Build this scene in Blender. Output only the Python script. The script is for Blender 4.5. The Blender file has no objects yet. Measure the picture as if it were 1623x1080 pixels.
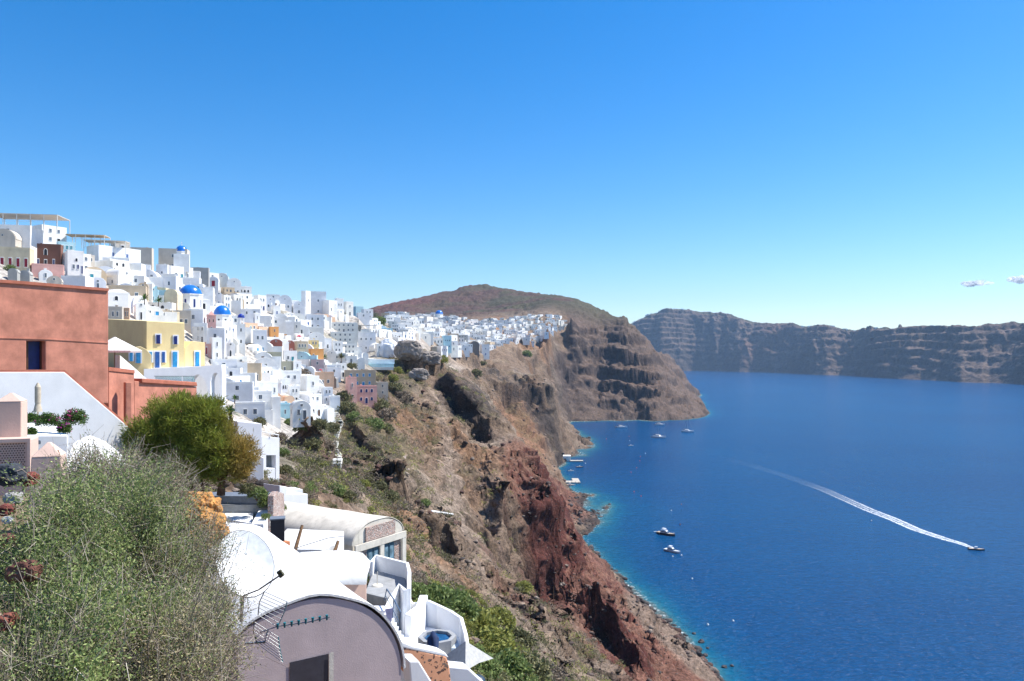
import bpy, math, random
import numpy as np
from mathutils import Vector, Matrix
R = math.radians
SC = bpy.context.scene
COL = SC.collection

# ------------------------------------------------------------------ camera
F, CX, HY, CAMZ = 1172.0, 811.5, 565.0, 111.0        # focal length and horizon in pixels of the photograph, metres above the sea
cam = bpy.data.cameras.new('camera'); camo = bpy.data.objects.new('camera', cam); COL.objects.link(camo)
camo.location = (0, 0, CAMZ); camo.rotation_euler = (R(90), 0, 0)
cam.sensor_width = 36; cam.lens = F / 1623 * 36; cam.shift_y = (HY - 540) / 1623
cam.clip_start = 0.3; cam.clip_end = 120000
SC.camera = camo
# ------------------------------------------------------------------ sky, sun, exposure
SUN_AZ, SUN_EL = 72.0, 54.0                            # clockwise from the viewing direction
world = bpy.data.worlds.new('World'); SC.world = world; world.use_nodes = True
wn, wl = world.node_tree.nodes, world.node_tree.links
sky = wn.new('ShaderNodeTexSky'); sky.sky_type = 'NISHITA'; sky.sun_disc = False
sky.sun_elevation = R(SUN_EL); sky.sun_rotation = R(SUN_AZ)
sky.altitude = 100; sky.air_density = 1.0; sky.dust_density = 0.35; sky.ozone_density = 3.2
hsv = wn.new('ShaderNodeHueSaturation'); hsv.inputs['Saturation'].default_value = 1.46; hsv.inputs['Hue'].default_value = .503; hsv.inputs['Value'].default_value = 1.0
wl.new(sky.outputs[0], hsv.inputs['Color'])
wl.new(hsv.outputs[0], wn['Background'].inputs[0]); wn['Background'].inputs[1].default_value = 0.10
sun = bpy.data.lights.new('sun', 'SUN'); sun.energy = 4.3; sun.angle = R(0.53); sun.color = (1.0, 0.95, 0.87)
suno = bpy.data.objects.new('sun', sun); COL.objects.link(suno)
sd = Vector((math.sin(R(SUN_AZ)) * math.cos(R(SUN_EL)), math.cos(R(SUN_AZ)) * math.cos(R(SUN_EL)), math.sin(R(SUN_EL))))
suno.rotation_euler = sd.to_track_quat('Z', 'Y').to_euler(); suno.location = (60, 60, 300)
SC.view_settings.view_transform = 'Standard'; SC.view_settings.look = 'None'
SC.view_settings.exposure = 0.9; SC.view_settings.gamma = 1.0
SC.cycles.max_bounces = 6; SC.cycles.transparent_max_bounces = 24; SC.cycles.volume_bounces = 0
SC.cycles.sample_clamp_indirect = 6

# ------------------------------------------------------------------ helpers
def PW(px, py, Y): return ((px - CX) / F * Y, Y, CAMZ + (HY - py) / F * Y)
def ss(a, b, x):
    t = np.clip((np.asarray(x, float) - a) / (b - a), 0, 1); return t * t * (3 - 2 * t)
def _hash(i, j, k):
    h = (i * 374761393 + j * 668265263 + k * 2147483647 * 3 + 12345) & 0xFFFFFFFF
    h = ((h ^ (h >> 13)) * 1274126177) & 0xFFFFFFFF
    return ((h ^ (h >> 16)) & 0xFFFF) / 65535.0
def vnoise(x, y, z=None, s=0):
    """value noise -1..1"""
    x = np.asarray(x, float); y = np.asarray(y, float)
    xi = np.floor(x).astype(np.int64); yi = np.floor(y).astype(np.int64)
    fx = x - xi; fy = y - yi; fx = fx * fx * fx * (fx * (fx * 6 - 15) + 10); fy = fy * fy * fy * (fy * (fy * 6 - 15) + 10)
    def lay(k):
        a = _hash(xi, yi, k); b = _hash(xi + 1, yi, k); c = _hash(xi, yi + 1, k); d = _hash(xi + 1, yi + 1, k)
        return (a + (b - a) * fx) * (1 - fy) + (c + (d - c) * fx) * fy
    if z is None: return lay(s + np.zeros_like(xi)) * 2 - 1
    z = np.asarray(z, float); zi = np.floor(z).astype(np.int64); fz = z - zi; fz = fz * fz * (3 - 2 * fz)
    return (lay(zi + s) * (1 - fz) + lay(zi + 1 + s) * fz) * 2 - 1
def rot2(x, y, a): return x * math.cos(a) - y * math.sin(a), x * math.sin(a) + y * math.cos(a)
def fbm(x, y, wl, oct=4, s=0, gain=.5, ridged=False):
    o = 0; a = 1; t = 0
    for k in range(oct):
        xr, yr = rot2(x / wl, y / wl, .7 + k * 1.3)
        n = vnoise(xr + 17.3 * k, yr - 9.1 * k, None, s + k)
        if ridged: n = 1 - 2 * np.abs(n)
        o = o + a * n; t += a; a *= gain; wl = wl / 2.03
    return o / t
def link(name, me, mat=None, parent=None):
    o = bpy.data.objects.new(name, me); COL.objects.link(o)
    if mat is not None:
        for m_ in (mat if isinstance(mat, (list, tuple)) else [mat]): me.materials.append(m_)
    if parent is not None: o.parent = parent
    return o
def mesh_np(name, V, Fq, smooth=False):
    """V (n,3); Fq (m,k) same size faces"""
    V = np.asarray(V, np.float32); Fq = np.asarray(Fq, np.int32)
    me = bpy.data.meshes.new(name); k = Fq.shape[1]
    me.vertices.add(len(V)); me.vertices.foreach_set('co', V.ravel())
    me.loops.add(Fq.size); me.loops.foreach_set('vertex_index', Fq.ravel())
    me.polygons.add(len(Fq)); me.polygons.foreach_set('loop_start', np.arange(0, Fq.size, k, dtype=np.int32))
    me.polygons.foreach_set('loop_total', np.full(len(Fq), k, np.int32))
    if smooth: me.polygons.foreach_set('use_smooth', np.ones(len(Fq), bool))
    me.update(calc_edges=True); return me
def col_attr(me, C, name='Col'):
    a = me.color_attributes.new(name, 'FLOAT_COLOR', 'POINT')
    C = np.asarray(C, np.float32)
    if C.shape[1] == 3: C = np.concatenate([C, np.ones((len(C), 1), np.float32)], 1)
    a.data.foreach_set('color', C.ravel())
def tag(o, label=None, cat=None, group=None, kind=None):
    if label: o['label'] = label
    if cat: o['category'] = cat
    if group: o['group'] = group
    if kind: o['kind'] = kind
    return o
def empty(name, loc, rz=0, label=None, cat=None, group=None, parent=None):
    o = bpy.data.objects.new(name, None); COL.objects.link(o); o.location = loc; o.rotation_euler = (0, 0, rz); o.empty_display_size = .3
    if parent: o.parent = parent
    return tag(o, label, cat, group)

# ------------------------------------------------------------------ materials
class NT:
    """small node helper"""
    def __init__(s, name, rough=.8, spec=.3, metal=0):
        s.m = bpy.data.materials.new(name); s.m.use_nodes = True; s.n = s.m.node_tree.nodes; s.l = s.m.node_tree.links
        s.b = s.n['Principled BSDF']; s.b.inputs['Roughness'].default_value = rough
        s.b.inputs['Specular IOR Level'].default_value = spec; s.b.inputs['Metallic'].default_value = metal
        g = s.n.new('ShaderNodeNewGeometry'); s.pos = g.outputs['Position']; s.geo = g
    def noise(s, scale, detail=4, rough=.55, vec=None, dist=0):
        n = s.n.new('ShaderNodeTexNoise'); n.inputs['Scale'].default_value = scale; n.inputs['Detail'].default_value = detail
        n.inputs['Roughness'].default_value = rough; n.inputs['Distortion'].default_value = dist
        s.l.new(vec or s.pos, n.inputs['Vector']); return n.outputs['Fac']
    def vor(s, scale, feature='F1', vec=None, out='Distance'):
        n = s.n.new('ShaderNodeTexVoronoi'); n.inputs['Scale'].default_value = scale; n.feature = feature
        s.l.new(vec or s.pos, n.inputs['Vector']); return n.outputs[out]
    def vscale(s, v, sc):
        n = s.n.new('ShaderNodeVectorMath'); n.operation = 'MULTIPLY'; s.l.new(v, n.inputs[0]); n.inputs[1].default_value = sc; return n.outputs[0]
    def ramp(s, f, stops, interp='LINEAR'):
        n = s.n.new('ShaderNodeValToRGB'); s.l.new(f, n.inputs[0]); cr = n.color_ramp; cr.interpolation = interp
        while len(cr.elements) < len(stops): cr.elements.new(.5)
        for e, (p, c) in zip(cr.elements, stops):
            e.position = p; e.color = (c, c, c, 1) if not isinstance(c, (tuple, list)) else (*c, 1)
        return n.outputs[0]
    def val(s, x): return x if not isinstance(x, (int, float)) else x
    def math(s, op, a, b=None, clamp=False):
        n = s.n.new('ShaderNodeMath'); n.operation = op; n.use_clamp = clamp
        for i, x in enumerate((a, b)):
            if x is None: continue
            if isinstance(x, (int, float)): n.inputs[i].default_value = x
            else: s.l.new(x, n.inputs[i])
        return n.outputs[0]
    def mix(s, f, a, b, mode='MIX'):
        n = s.n.new('ShaderNodeMix'); n.data_type = 'RGBA'; n.blend_type = mode
        for i, x in ((0, f), (6, a), (7, b)):
            if isinstance(x, (int, float)): n.inputs[i].default_value = x if i == 0 else (x, x, x, 1)
            elif isinstance(x, (tuple, list)): n.inputs[i].default_value = (*x, 1)
            else: s.l.new(x, n.inputs[i])
        return n.outputs[2]
    def attr(s, name, out='Color'):
        n = s.n.new('ShaderNodeAttribute'); n.attribute_name = name; return n.outputs[out]
    def bump(s, h, dist, strength=1.0, prev=None):
        n = s.n.new('ShaderNodeBump'); n.inputs['Distance'].default_value = dist; n.inputs['Strength'].default_value = strength
        s.l.new(h, n.inputs['Height'])
        if prev is not None: s.l.new(prev, n.inputs['Normal'])
        s.l.new(n.outputs[0], s.b.inputs['Normal']); return n.outputs[0]
    def color(s, c):
        if isinstance(c, (tuple, list)): s.b.inputs['Base Color'].default_value = (*c, 1)
        else: s.l.new(c, s.b.inputs['Base Color'])
        return s
_M = {}
def plaster(name, c, var=.08, rough=.85, scale=1.0, bump=.004, stain=0.0):
    """painted plaster with faint blotches, drips and trowel marks"""
    if name in _M: return _M[name]
    t = NT(name, rough, .25)
    n1 = t.noise(1.1 * scale, 5, .6); n2 = t.noise(7 * scale, 3, .6)
    lo = tuple(max(0, x * (1 - var * 2.2)) for x in c); hi = tuple(min(.9, x * (1 + var)) for x in c)
    a = t.mix(t.ramp(n1, [(.3, 0.), (.7, 1.)]), lo, hi)
    if stain:
        v = t.vscale(t.pos, (1.3, 1.3, .18)); s_ = t.ramp(t.noise(2.2 * scale, 4, .7, v), [(.52, 0.), (.75, 1.)])
        a = t.mix(t.math('MULTIPLY', s_, stain), a, tuple(x * .55 for x in c))
    a = t.mix(t.math('MULTIPLY', t.ramp(n2, [(.35, 1.), (.65, 0.)]), var), a, tuple(x * .7 for x in c))
    t.color(a); t.bump(t.noise(22 * scale, 4, .7), bump, .6); _M[name] = t.m; return t.m
def plain(name, c, rough=.5, spec=.4, metal=0, var=.1, scale=6):
    if name in _M: return _M[name]
    t = NT(name, rough, spec, metal); n = t.noise(scale, 3, .6)
    t.color(t.mix(t.ramp(n, [(.3, 0.), (.7, 1.)]), tuple(x * (1 - var * 2) for x in c), tuple(min(.95, x * (1 + var)) for x in c)))
    _M[name] = t.m; return t.m
def glass_dark(name, c=(.03, .05, .08)):
    if name in _M: return _M[name]
    t = NT(name, .12, .6); t.color(t.mix(t.ramp(t.noise(2.0, 2), [(.35, 0.), (.65, 1.)]), c, tuple(x * 2.2 for x in c))); _M[name] = t.m; return t.m
# ------------------------------------------------------------------ terrain: one height field over the whole island side
def W(x, y, z): return (x, y, z)
def Cst(px, py):
    Y = CAMZ * F / (py - HY); return ((px - CX) / F * Y, Y, 0.0)
P = PW
ctrl = [
 # coast
 W(98,40,0), W(90,100,0), W(80,180,0), Cst(1140,1080), Cst(1112,1045), Cst(1078,1003), Cst(1060,985), W(59,345,0), W(50,390,0), Cst(905,857), Cst(925,845), Cst(946,830),
 Cst(962,803), Cst(940,785), Cst(908,778), Cst(896,767), W(46,735,0), Cst(893,728), Cst(928,722), Cst(941,708), Cst(935,695), Cst(918,684), Cst(905,669), Cst(960,667), Cst(1010,666), Cst(1060,666), Cst(1104,663),
 W(370,1400,0), W(410,1600,0), W(480,1950,0), W(560,2300,0), Cst(1092,619), W(610,2700,0), W(500,3200,0),
 # sea bed
 W(125,40,-22), W(130,150,-25), W(120,252,-26), W(110,320,-24), W(98,390,-22), W(85,440,-14), W(110,520,-14), W(100,600,-14), W(95,690,-16), W(92,780,-16), W(150,850,-26), W(160,980,-28), W(160,1100,-26), W(230,1200,-16), W(380,1230,-26), W(440,1330,-26), W(500,1600,-30), W(700,2300,-40), W(300,600,-40), W(500,1000,-40), W(1000,2500,-40), W(200,200,-35), W(900,3300,-40),
 # crest of the town ridge and the land behind it
 W(-150,100,146), W(-146,160,143), W(-146,205,141), W(-142,260,144), W(-140,300,145), W(-152,370,144), W(-152,430,143), W(-128,520,142), W(-112,600,141), W(-98,720,145), W(-82,850,149), W(-20,1050,152), W(60,1250,158),
 W(-230,200,132), W(-260,320,132), W(-270,430,130), W(-240,600,128), W(-240,850,130), W(-800,500,60), W(-900,1000,70), W(-300,100,125), W(-200,1150,140), W(-600,1500,110),
 # the big hill
 P(770,451,2034), P(740,456,2040), P(700,465,2040), P(650,475,2020), P(600,489,2000), W(-700,2000,165), P(830,464,1950), P(880,470,1800), P(920,476,1700), P(940,492,1600), P(955,506,1530), P(990,516,1450), P(1008,532,1440), P(1032,562,1420), P(1054,598,1400), P(1070,628,1365), P(1079,646,1340), P(1093,657,1332),
 W(-72,2700,200), W(-500,2600,120), W(300,2300,150), W(300,1800,160), P(1060,566,2150), P(1078,584,2300), P(1088,602,2420), W(200,2900,60),
 P(700,500,1650), P(770,490,1700), P(830,490,1600), P(650,500,1500), P(870,497,1430), P(905,508,1400),
 # headland face and bay slopes
 P(1000,560,1400), P(1000,600,1360), P(1000,640,1315), P(950,540,1420), P(950,600,1370), P(950,645,1305), P(1050,620,1350), P(1060,650,1310), P(900,530,1410), P(900,560,1370), P(900,610,1320), P(905,650,1275), P(860,560,1250), P(860,600,1180), P(880,640,1180), P(830,545,1180), P(800,545,1090), P(810,580,1020), P(760,552,930), P(765,575,880), P(890,668,1150), P(900,690,1010), P(912,700,950),
 # far spur with its dark cliff band
 P(700,572,700), P(740,580,720), P(790,605,750), P(800,614,755), P(800,655,728), P(850,606,800), P(878,612,805), P(880,655,785), P(870,690,760), P(900,700,850), P(820,682,690), P(850,710,665), P(868,716,720), P(915,715,880),
 # near spur ending in the red buttress
 P(640,562,430), P(690,590,410), P(740,612,400), P(765,640,388), P(790,662,375), P(830,703,352), P(852,733,338), P(872,757,330), P(880,784,326), P(760,612,470), P(720,590,520), W(-20,520,58), W(5,560,42), W(18,620,30), P(884,776,555), P(912,803,540), W(24,470,22), W(30,420,16),
 P(800,835,270), P(800,882,271), P(825,838,281), P(825,902,281), P(850,832,292), P(850,916,290), P(872,790,306), P(872,922,298), P(868,776,322), P(884,903,303), P(877,796,326), P(893,868,318), P(770,858,264), P(900,930,296), P(930,702,915), P(915,692,940), P(948,806,560),
 # near slope
 P(700,650,335), P(650,600,375), P(620,650,290), P(590,610,330), P(560,640,260), P(540,700,210), P(700,750,250), P(620,750,200), P(800,800,272), P(800,730,315), P(760,680,350), P(860,960,238), P(1000,960,300), P(965,905,355), P(1040,1000,285), P(1000,1040,235), P(930,960,250), P(960,968,243), P(900,968,218), P(1010,1050,222), P(985,1075,200), P(1080,1040,258), P(1040,1065,232), P(850,975,180), P(850,1060,125), P(900,1050,155), P(950,1075,178),
 P(720,900,160), P(700,840,185), P(770,900,185), P(650,830,150), P(560,760,130), P(500,740,150), P(450,695,185), P(480,664,222), P(430,655,212), W(40,100,40), W(50,180,24), W(20,60,64), W(50,40,46),
 P(620,900,78), P(660,930,70), P(720,960,60), P(800,1040,66), P(850,1078,84), P(580,850,88), P(470,760,92), P(540,800,100),
 # ground around the camera and under the near houses
 W(0,0,108.6), W(-6,3,109), W(-3,.8,109), W(-9,1,110.5), W(3.5,2,105.5), W(3,.4,106.5), W(8,3,102), W(16,2,94), W(-20,8,112), W(60,4,45), W(60,25,46), W(100,10,0), W(-100,6,132), W(-100,30,132), W(-3,4,108.4), W(-4.5,7,108.6), W(-2,8,107), W(2,5,105), W(0,12,101), W(-5,14,102.5), W(-8,15,105), W(-13,14,107.3), W(-4,25,97), W(-10,38,95), W(-2,35,92), W(-1,45,90), W(6,25,90), W(15,40,76), W(10,10,96), W(20,0,86), W(30,20,72), W(-26,30,103), W(-32,50,106), W(-15,30,101), W(-40,78,106), W(-19,60,97), W(-60,60,118), W(-60,100,115), W(-100,60,134), W(-100,120,134), W(-15,0,112), W(-40,0,122), W(-40,20,112), W(-12,50,97),
 # the town slope
 W(-112,160,122), W(-76,160,100), W(-100,200,120), W(-68,200,97), W(-105,300,121), W(-80,300,104), P(490,500,410), P(530,504,420), P(570,512,432), P(598,522,460), P(440,494,370), P(520,530,385), P(600,560,420), W(-88,430,113), W(-100,520,128), W(-82,600,126), W(-70,640,118), W(-70,720,124), W(-50,850,124), W(-48,120,99), W(0,1000,128), W(50,1150,130),
]
ctrl = np.array(ctrl, float)
VS = .36
def uv_of(x, y): return np.arctan2(x, np.maximum(y, -1e9)), np.log(np.maximum(np.hypot(x, y), 1.0)) * VS
cu, cv = uv_of(ctrl[:, 0], ctrl[:, 1])
n_ = len(ctrl); K = np.hypot(cu[:, None] - cu[None], cv[:, None] - cv[None])
A = np.zeros((n_ + 3, n_ + 3)); A[:n_, :n_] = K + np.eye(n_) * 4e-4; A[:n_, n_] = 1; A[:n_, n_ + 1] = cu; A[:n_, n_ + 2] = cv; A[n_:, :n_] = A[:n_, n_:].T
wts = np.linalg.solve(A, np.concatenate([ctrl[:, 2], np.zeros(3)]))
def hbase(x, y):
    u, v = uv_of(np.asarray(x, float), np.asarray(y, float)); sh = u.shape; u = u.ravel(); v = v.ravel()
    o = wts[n_] + wts[n_ + 1] * u + wts[n_ + 2] * v
    for i in range(n_): o += wts[i] * np.hypot(u - cu[i], v - cv[i])
    return o.reshape(sh)
def blob(x, y, cx, cy, rx, ry, rz=0):
    a, b = rot2(x - cx, y - cy, -rz); return np.exp(-((a / rx) ** 2 + (b / ry) ** 2))

def terr(z, period, sharp, w):
    t = (z + w) / period; f = t - np.floor(t); g = np.floor(t) + ss(.5 - sharp, .5 + sharp, f); return g * period - w
def cells(x, y, wl, s, tilt=.5):
    gx = x / wl; gy = y / wl; gx, gy = rot2(gx, gy, .4 + s); gx = gx + .35 * vnoise(gx * 1.7, gy * 1.7, None, s); xi = np.floor(gx).astype(np.int64); yi = np.floor(gy).astype(np.int64)
    bd = np.full(gx.shape, 9.); bh = np.zeros(gx.shape)
    for di in (-1, 0, 1):
        for dj in (-1, 0, 1):
            a, b = xi + di, yi + dj; cx_ = a + _hash(a, b, s * 7 + 1); cy_ = b + _hash(a, b, s * 7 + 2); d = (gx - cx_) ** 2 + (gy - cy_) ** 2
            v = _hash(a, b, s * 7 + 3) - .5 + tilt * ((_hash(a, b, s * 7 + 4) - .5) * (gx - cx_) + (_hash(a, b, s * 7 + 5) - .5) * (gy - cy_)) * 2
            m = d < bd; bd = np.where(m, d, bd); bh = np.where(m, v, bh)
    return bh
def G(px, py, Y): return ((px - CX) / F * Y, Y)
def seg(pts, h, L=14, jit=3.0, side=1):
    'a cliff step of height h along a line of ground points, high side to the left of its direction'
    global H
    for (x1, y1), (x2, y2) in zip(pts[:-1], pts[1:]):
        ln = math.hypot(x2 - x1, y2 - y1); ux, uy = (x2 - x1) / ln, (y2 - y1) / ln
        m = np.hypot(X - (x1 + x2) / 2, Y - (y1 + y2) / 2) < ln * .62 + 5 * L
        Xm, Ym = X[m], Y[m]
        a = (Xm - x1) * ux + (Ym - y1) * uy; s_ = side * (-(Xm - x1) * uy + (Ym - y1) * ux) + jit * fbm(Xm, Ym, L * 1.1, 3, 333) * 1.6
        win = ss(-.12 * ln - 1, .10 * ln, a) * ss(1.12 * ln + 1, .9 * ln, a) * land[m]
        e = np.sign(s_) * .5 * np.exp(-np.abs(s_) / L) * (1 - np.exp(-(np.abs(s_) / (.07 * L)) ** 2))
        H[m] += win * e * h
def G(px, py, Y): return ((px - CX) / F * Y, Y)

NU, NR = 1050, 1400
A0, A1, R0, R1 = R(-52), R(48), 1.0, 3400.0
ang = np.linspace(A0, A1, NU)
for PASS in (0, 1):
    if PASS == 0:
        ang_p = np.linspace(A0, A1, 300); lr = np.linspace(math.log(R0), math.log(R1), 900); AG, LG = np.meshgrid(ang_p, lr, indexing='ij')
    else:
        # second pass: samples crowd where the ground is steep, so that cliffs get as much detail as slopes
        dl = lr[1] - lr[0]; ds = np.sqrt(dl ** 2 + (2.6 * np.abs(np.diff(H, axis=1)) / RG[:, 1:]) ** 2) * (.35 + .65 * ss(8, 60, RG[:, 1:])) * (1 + 0 * H[:, 1:])
        ker = np.hanning(9); ker /= ker.sum(); ds = np.apply_along_axis(lambda v: np.convolve(np.pad(v, 4, 'edge'), ker, 'valid'), 0, ds); ds = np.apply_along_axis(lambda v: np.convolve(np.pad(v, 4, 'edge'), ker, 'valid'), 1, ds)
        cs = np.concatenate([np.zeros((300, 1)), np.cumsum(ds, 1)], 1); cs /= cs[:, -1:]; tgt = np.linspace(0, 1, NR)
        L3 = np.array([np.interp(tgt, cs[k], lr) for k in range(300)]); fi = (ang - A0) / (A1 - A0) * 299; k0 = np.minimum(fi.astype(int), 298); fr_ = (fi - k0)[:, None]
        LG = L3[k0] * (1 - fr_) + L3[k0 + 1] * fr_; AG = np.repeat(ang[:, None], NR, 1)
    RG = np.exp(LG); X = RG * np.sin(AG); Y = RG * np.cos(AG)
    H0 = hbase(X, Y)
    H0 = np.where(RG < 40, np.minimum(H0, 108.9 + .35 * np.maximum(RG - 7, 0) * np.clip(-X / 10, 0, 1) + 0 * X), H0)
    pxG = CX + F * X / np.maximum(Y, .1)
    # --- where the town stands the slope is cut into smooth terraces; elsewhere it is rough rock and scree
    town = ss(-6, 6, np.interp(Y, [0, 100, 160, 210, 300, 430, 520, 640, 850, 1000, 1200, 1400], [-22, -30, -52, -54, -70, -70, -62, -52, -22, 40, 95, 110]) * 1.0 - X) * ss(1650, 1450, Y)
    town = town * np.where(Y > 900, ss(104, 120, H0), 1)
    land = ss(-3, 4, H0)
    rough = np.clip((1 - .93 * town * ss(1000, 700, Y) - .5 * town * ss(700, 1000, Y)), .05, 1) * land
    rough *= .12 + .88 * ss(12, 60, RG)
    far = ss(1500, 1750, RG)
    w1 = fbm(X, Y, 42, 3, 11); w2 = fbm(X, Y, 90, 2, 31)
    strata_w = 5 * w2 + 2.5 * w1
    rock = ss(-.25, .35, fbm(X, Y, 75, 3, 5) + .55 * blob(X, Y, 15, 320, 28, 45) + .5 * blob(X, Y, -25, 395, 25, 50) + .9 * ss(1260, 1330, Y) * ss(120, 200, X) + .8 * blob(X, Y, 15, 770, 60, 50) + .5 * blob(X, Y, -38, 140, 14, 20) - .4 * blob(X, Y, -12, 300, 18, 60))
    gul = fbm(X, Y, 60, 4, 77, .55, True)
    H = H0 + rough * (3.2 * fbm(X, Y, 55, 3, 3) * ss(60, 200, RG) * (1 + 1.2 * far) + 1.6 * gul * ss(80, 220, RG))
    tH = terr(H, 17, .16, strata_w); H = H + (tH - H) * rough * rock * .5 * ss(-.4, .2, fbm(X, Y, 60, 2, 143)) * ss(80, 160, RG) * (1 - .75 * far)
    tH = terr(H, 5.5, .2, strata_w * .7); H = H + (tH - H) * rough * (.1 + .45 * rock) * ss(-.2, .3, fbm(X, Y, 30, 2, 147)) * ss(40, 90, RG) * ss(1600, 900, RG)
    H += rough * (.5 + .5 * rock) * (1.9 * fbm(X, Y, 13, 4, 21, .62, True) * ss(25, 120, RG) + .35 * fbm(X, Y, 3.2, 3, 51, .6, True) * ss(900, 300, RG))
    hd = blob(X, Y, 250, 1370, 170, 90) + blob(X, Y, 480, 2000, 200, 400)
    dp = .22 * (X - 200); hm1 = np.clip(hd, 0, 1) * land
    tH = terr(H + dp, 34, .10, strata_w * 1.6); H += (tH - dp - H) * hm1 * .55 * ss(-.5, .2, fbm(X, Y, 130, 2, 141))
    tH = terr(H + dp, 11, .16, strata_w * 1.6); H += (tH - dp - H) * hm1 * .5 * ss(-.4, .3, fbm(X, Y, 90, 2, 145))
    rk2 = np.clip(.25 + .75 * rock, 0, 1) * rough
    H += rk2 * (2.6 * cells(X, Y, 9, 1) * ss(60, 150, RG) + 1.1 * cells(X, Y, 3.6, 2) * ss(40, 80, RG) * ss(1000, 500, RG) + 8 * cells(X, Y, 34, 3) * ss(300, 900, RG) * (1 - .6 * far))
    seg([G(705, 640, 385), G(735, 672, 360), G(775, 700, 350)], 15, 14, 4)
    seg([G(790, 655, 735), G(835, 640, 775), G(878, 640, 790)], 20, 16, 5)
    seg([G(455, 720, 165), G(490, 728, 160), G(530, 715, 178)], 10, 6, 2)
    seg([G(632, 880, 150), G(665, 880, 165), G(715, 915, 165)], 10, 7, 2)
    seg([G(740, 880, 235), G(775, 905, 240), G(805, 890, 268)], 9, 8, 2)
    seg([G(800, 862, 271), G(850, 878, 291), G(872, 862, 301), G(884, 812, 318)], 15, 7, 1.6)
    seg([G(925, 985, 235), G(955, 1000, 236), G(985, 1040, 226), G(1000, 1075, 212)], 15, 9, 2.5)
    seg([G(830, 555, 1120), G(880, 552, 1300), G(930, 560, 1400)], 24, 26, 9)
    seg([G(820, 600, 960), G(850, 596, 1060), G(900, 590, 1300)], 20, 26, 9)
    seg([G(640, 590, 400), G(672, 600, 400), G(705, 598, 430)], 12, 10, 3)
    seg([G(715, 560, 720), G(752, 566, 760), G(775, 560, 850)], 16, 14, 4)
    seg([G(560, 690, 235), G(580, 720, 215), G(600, 735, 205)], 6, 6, 2)
    # notches and gullies running down the faces
    H -= rough * 2.2 * np.clip(fbm(X * .9, Y, 26, 3, 91, .6, True) - .25, 0, 1) * ss(60, 160, RG) * (1 + 2.5 * np.clip(hd, 0, 1) + 1.2 * far)
    H += .12 * fbm(X, Y, .9, 3, 66) * ss(60, 15, RG) * land
    H = np.where(H0 < -1.5, np.minimum(H, -1.0), H)
def hit(px, py, rmin=20, rmax=3000):
    """first ground point along the view through a pixel of the photograph; None if it misses"""
    a = math.atan((px - CX) / F); i = int(round((a - A0) / (A1 - A0) * (NU - 1)))
    r = RG[i]; z = CAMZ + (HY - py) / F * r * math.cos(a)
    ok = (H[i] >= z) & (r > rmin) & (r < rmax)
    if not ok.any(): return None
    r = r[np.argmax(ok)]; return (r * math.sin(a), r * math.cos(a), CAMZ + (HY - py) / F * r * math.cos(a))
# --- slope, normals, sideways displacement so that cliffs are ragged and not stretched
def grid_normals(X, Y, Z):
    a = np.stack(np.gradient(X) , -1); b = np.stack(np.gradient(Y), -1); c = np.stack(np.gradient(Z), -1)
    U = np.stack([a[..., 0], b[..., 0], c[..., 0]], -1); V = np.stack([a[..., 1], b[..., 1], c[..., 1]], -1)
    N = np.cross(V, U); N /= np.linalg.norm(N, axis=-1, keepdims=True) + 1e-9; return N * np.sign(N[..., 2:3] + 1e-9)
N = grid_normals(X, Y, H); steep = 1 - N[..., 2]
d3 = vnoise(X / 9, Y / 9, H / 5, 7) * 2.4 + vnoise(X / 3.6, Y / 3.6, H / 2.4, 107) * 1.1 * ss(900, 400, RG) + vnoise(X / 28, Y / 28, H / 14, 207) * 4 * ss(500, 1100, RG)
d3 = d3 + 3.2 * hm1 * vnoise(X / 45, Y / 45, (H + dp) / 4.5, 407) * 2 + 1.2 * vnoise(X / 20, Y / 20, (H + strata_w) / 1.6, 507) * ss(150, 350, RG)
D = d3 * ss(.10, .42, steep) * rough * ss(60, 130, RG) * ss(-1, 6, H)
XD = X + N[..., 0] * D; YD = Y + N[..., 1] * D; ZD = H + N[..., 2] * D * .4
# --- ground colours
def mixc(c, c2, w): return c + (np.array(c2) - c) * np.clip(w, 0, 1)[..., None]
n8 = fbm(X, Y, 22, 4, 201); n9 = fbm(X, Y, 7, 4, 221); n10 = fbm(X, Y, 70, 3, 241); n3 = vnoise(X / 4, Y / 4, H / 1.6, 300)
C = np.zeros(X.shape + (3,)) + np.array((.235, .165, .115))
C = mixc(C, (.30, .235, .18), ss(-.1, .5, n8)); C = mixc(C, (.30, .165, .09), ss(.12, .5, -n10 + .3 * n9) * .7)
C = mixc(C, (.17, .125, .10), ss(.1, .45, n9) * .6)
red = blob(X, Y, 30, 308, 34, 62) + .9 * blob(X, Y, 38, 225, 20, 45) + .9 * blob(X, Y, 36, 540, 26, 60) + .55 * blob(X, Y, 60, 270, 18, 50) + .35 * blob(X, Y, -5, 190, 16, 40)
redn = ss(.22, .62, red + .25 * n8 + .12 * n9)
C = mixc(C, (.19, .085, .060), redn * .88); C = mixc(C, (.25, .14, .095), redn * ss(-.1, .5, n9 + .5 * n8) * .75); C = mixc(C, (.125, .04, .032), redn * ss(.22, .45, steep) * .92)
orange = blob(X, Y, 10, 690, 34, 90) + blob(X, Y, -78, 470, 22, 40)
C = mixc(C, (.30, .15, .085), ss(.3, .8, orange + .3 * n8) * .75)
grey = blob(X, Y, 60, 262, 10, 40, .1) + blob(X, Y, 55, 300, 8, 50)
C = mixc(C, (.26, .20, .155), ss(.35, .8, grey + .35 * n8) * .8)
path = np.exp(-((X - np.interp(Y, [160, 230, 300, 345, 390], [-6, -18, -26, -33, -42]) + 2.0 * vnoise(X / 9, Y / 9)) / 3.4) ** 2) * ss(150, 200, Y) * ss(395, 370, Y)
C = mixc(C, (.36, .28, .22), path * .8)
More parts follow.
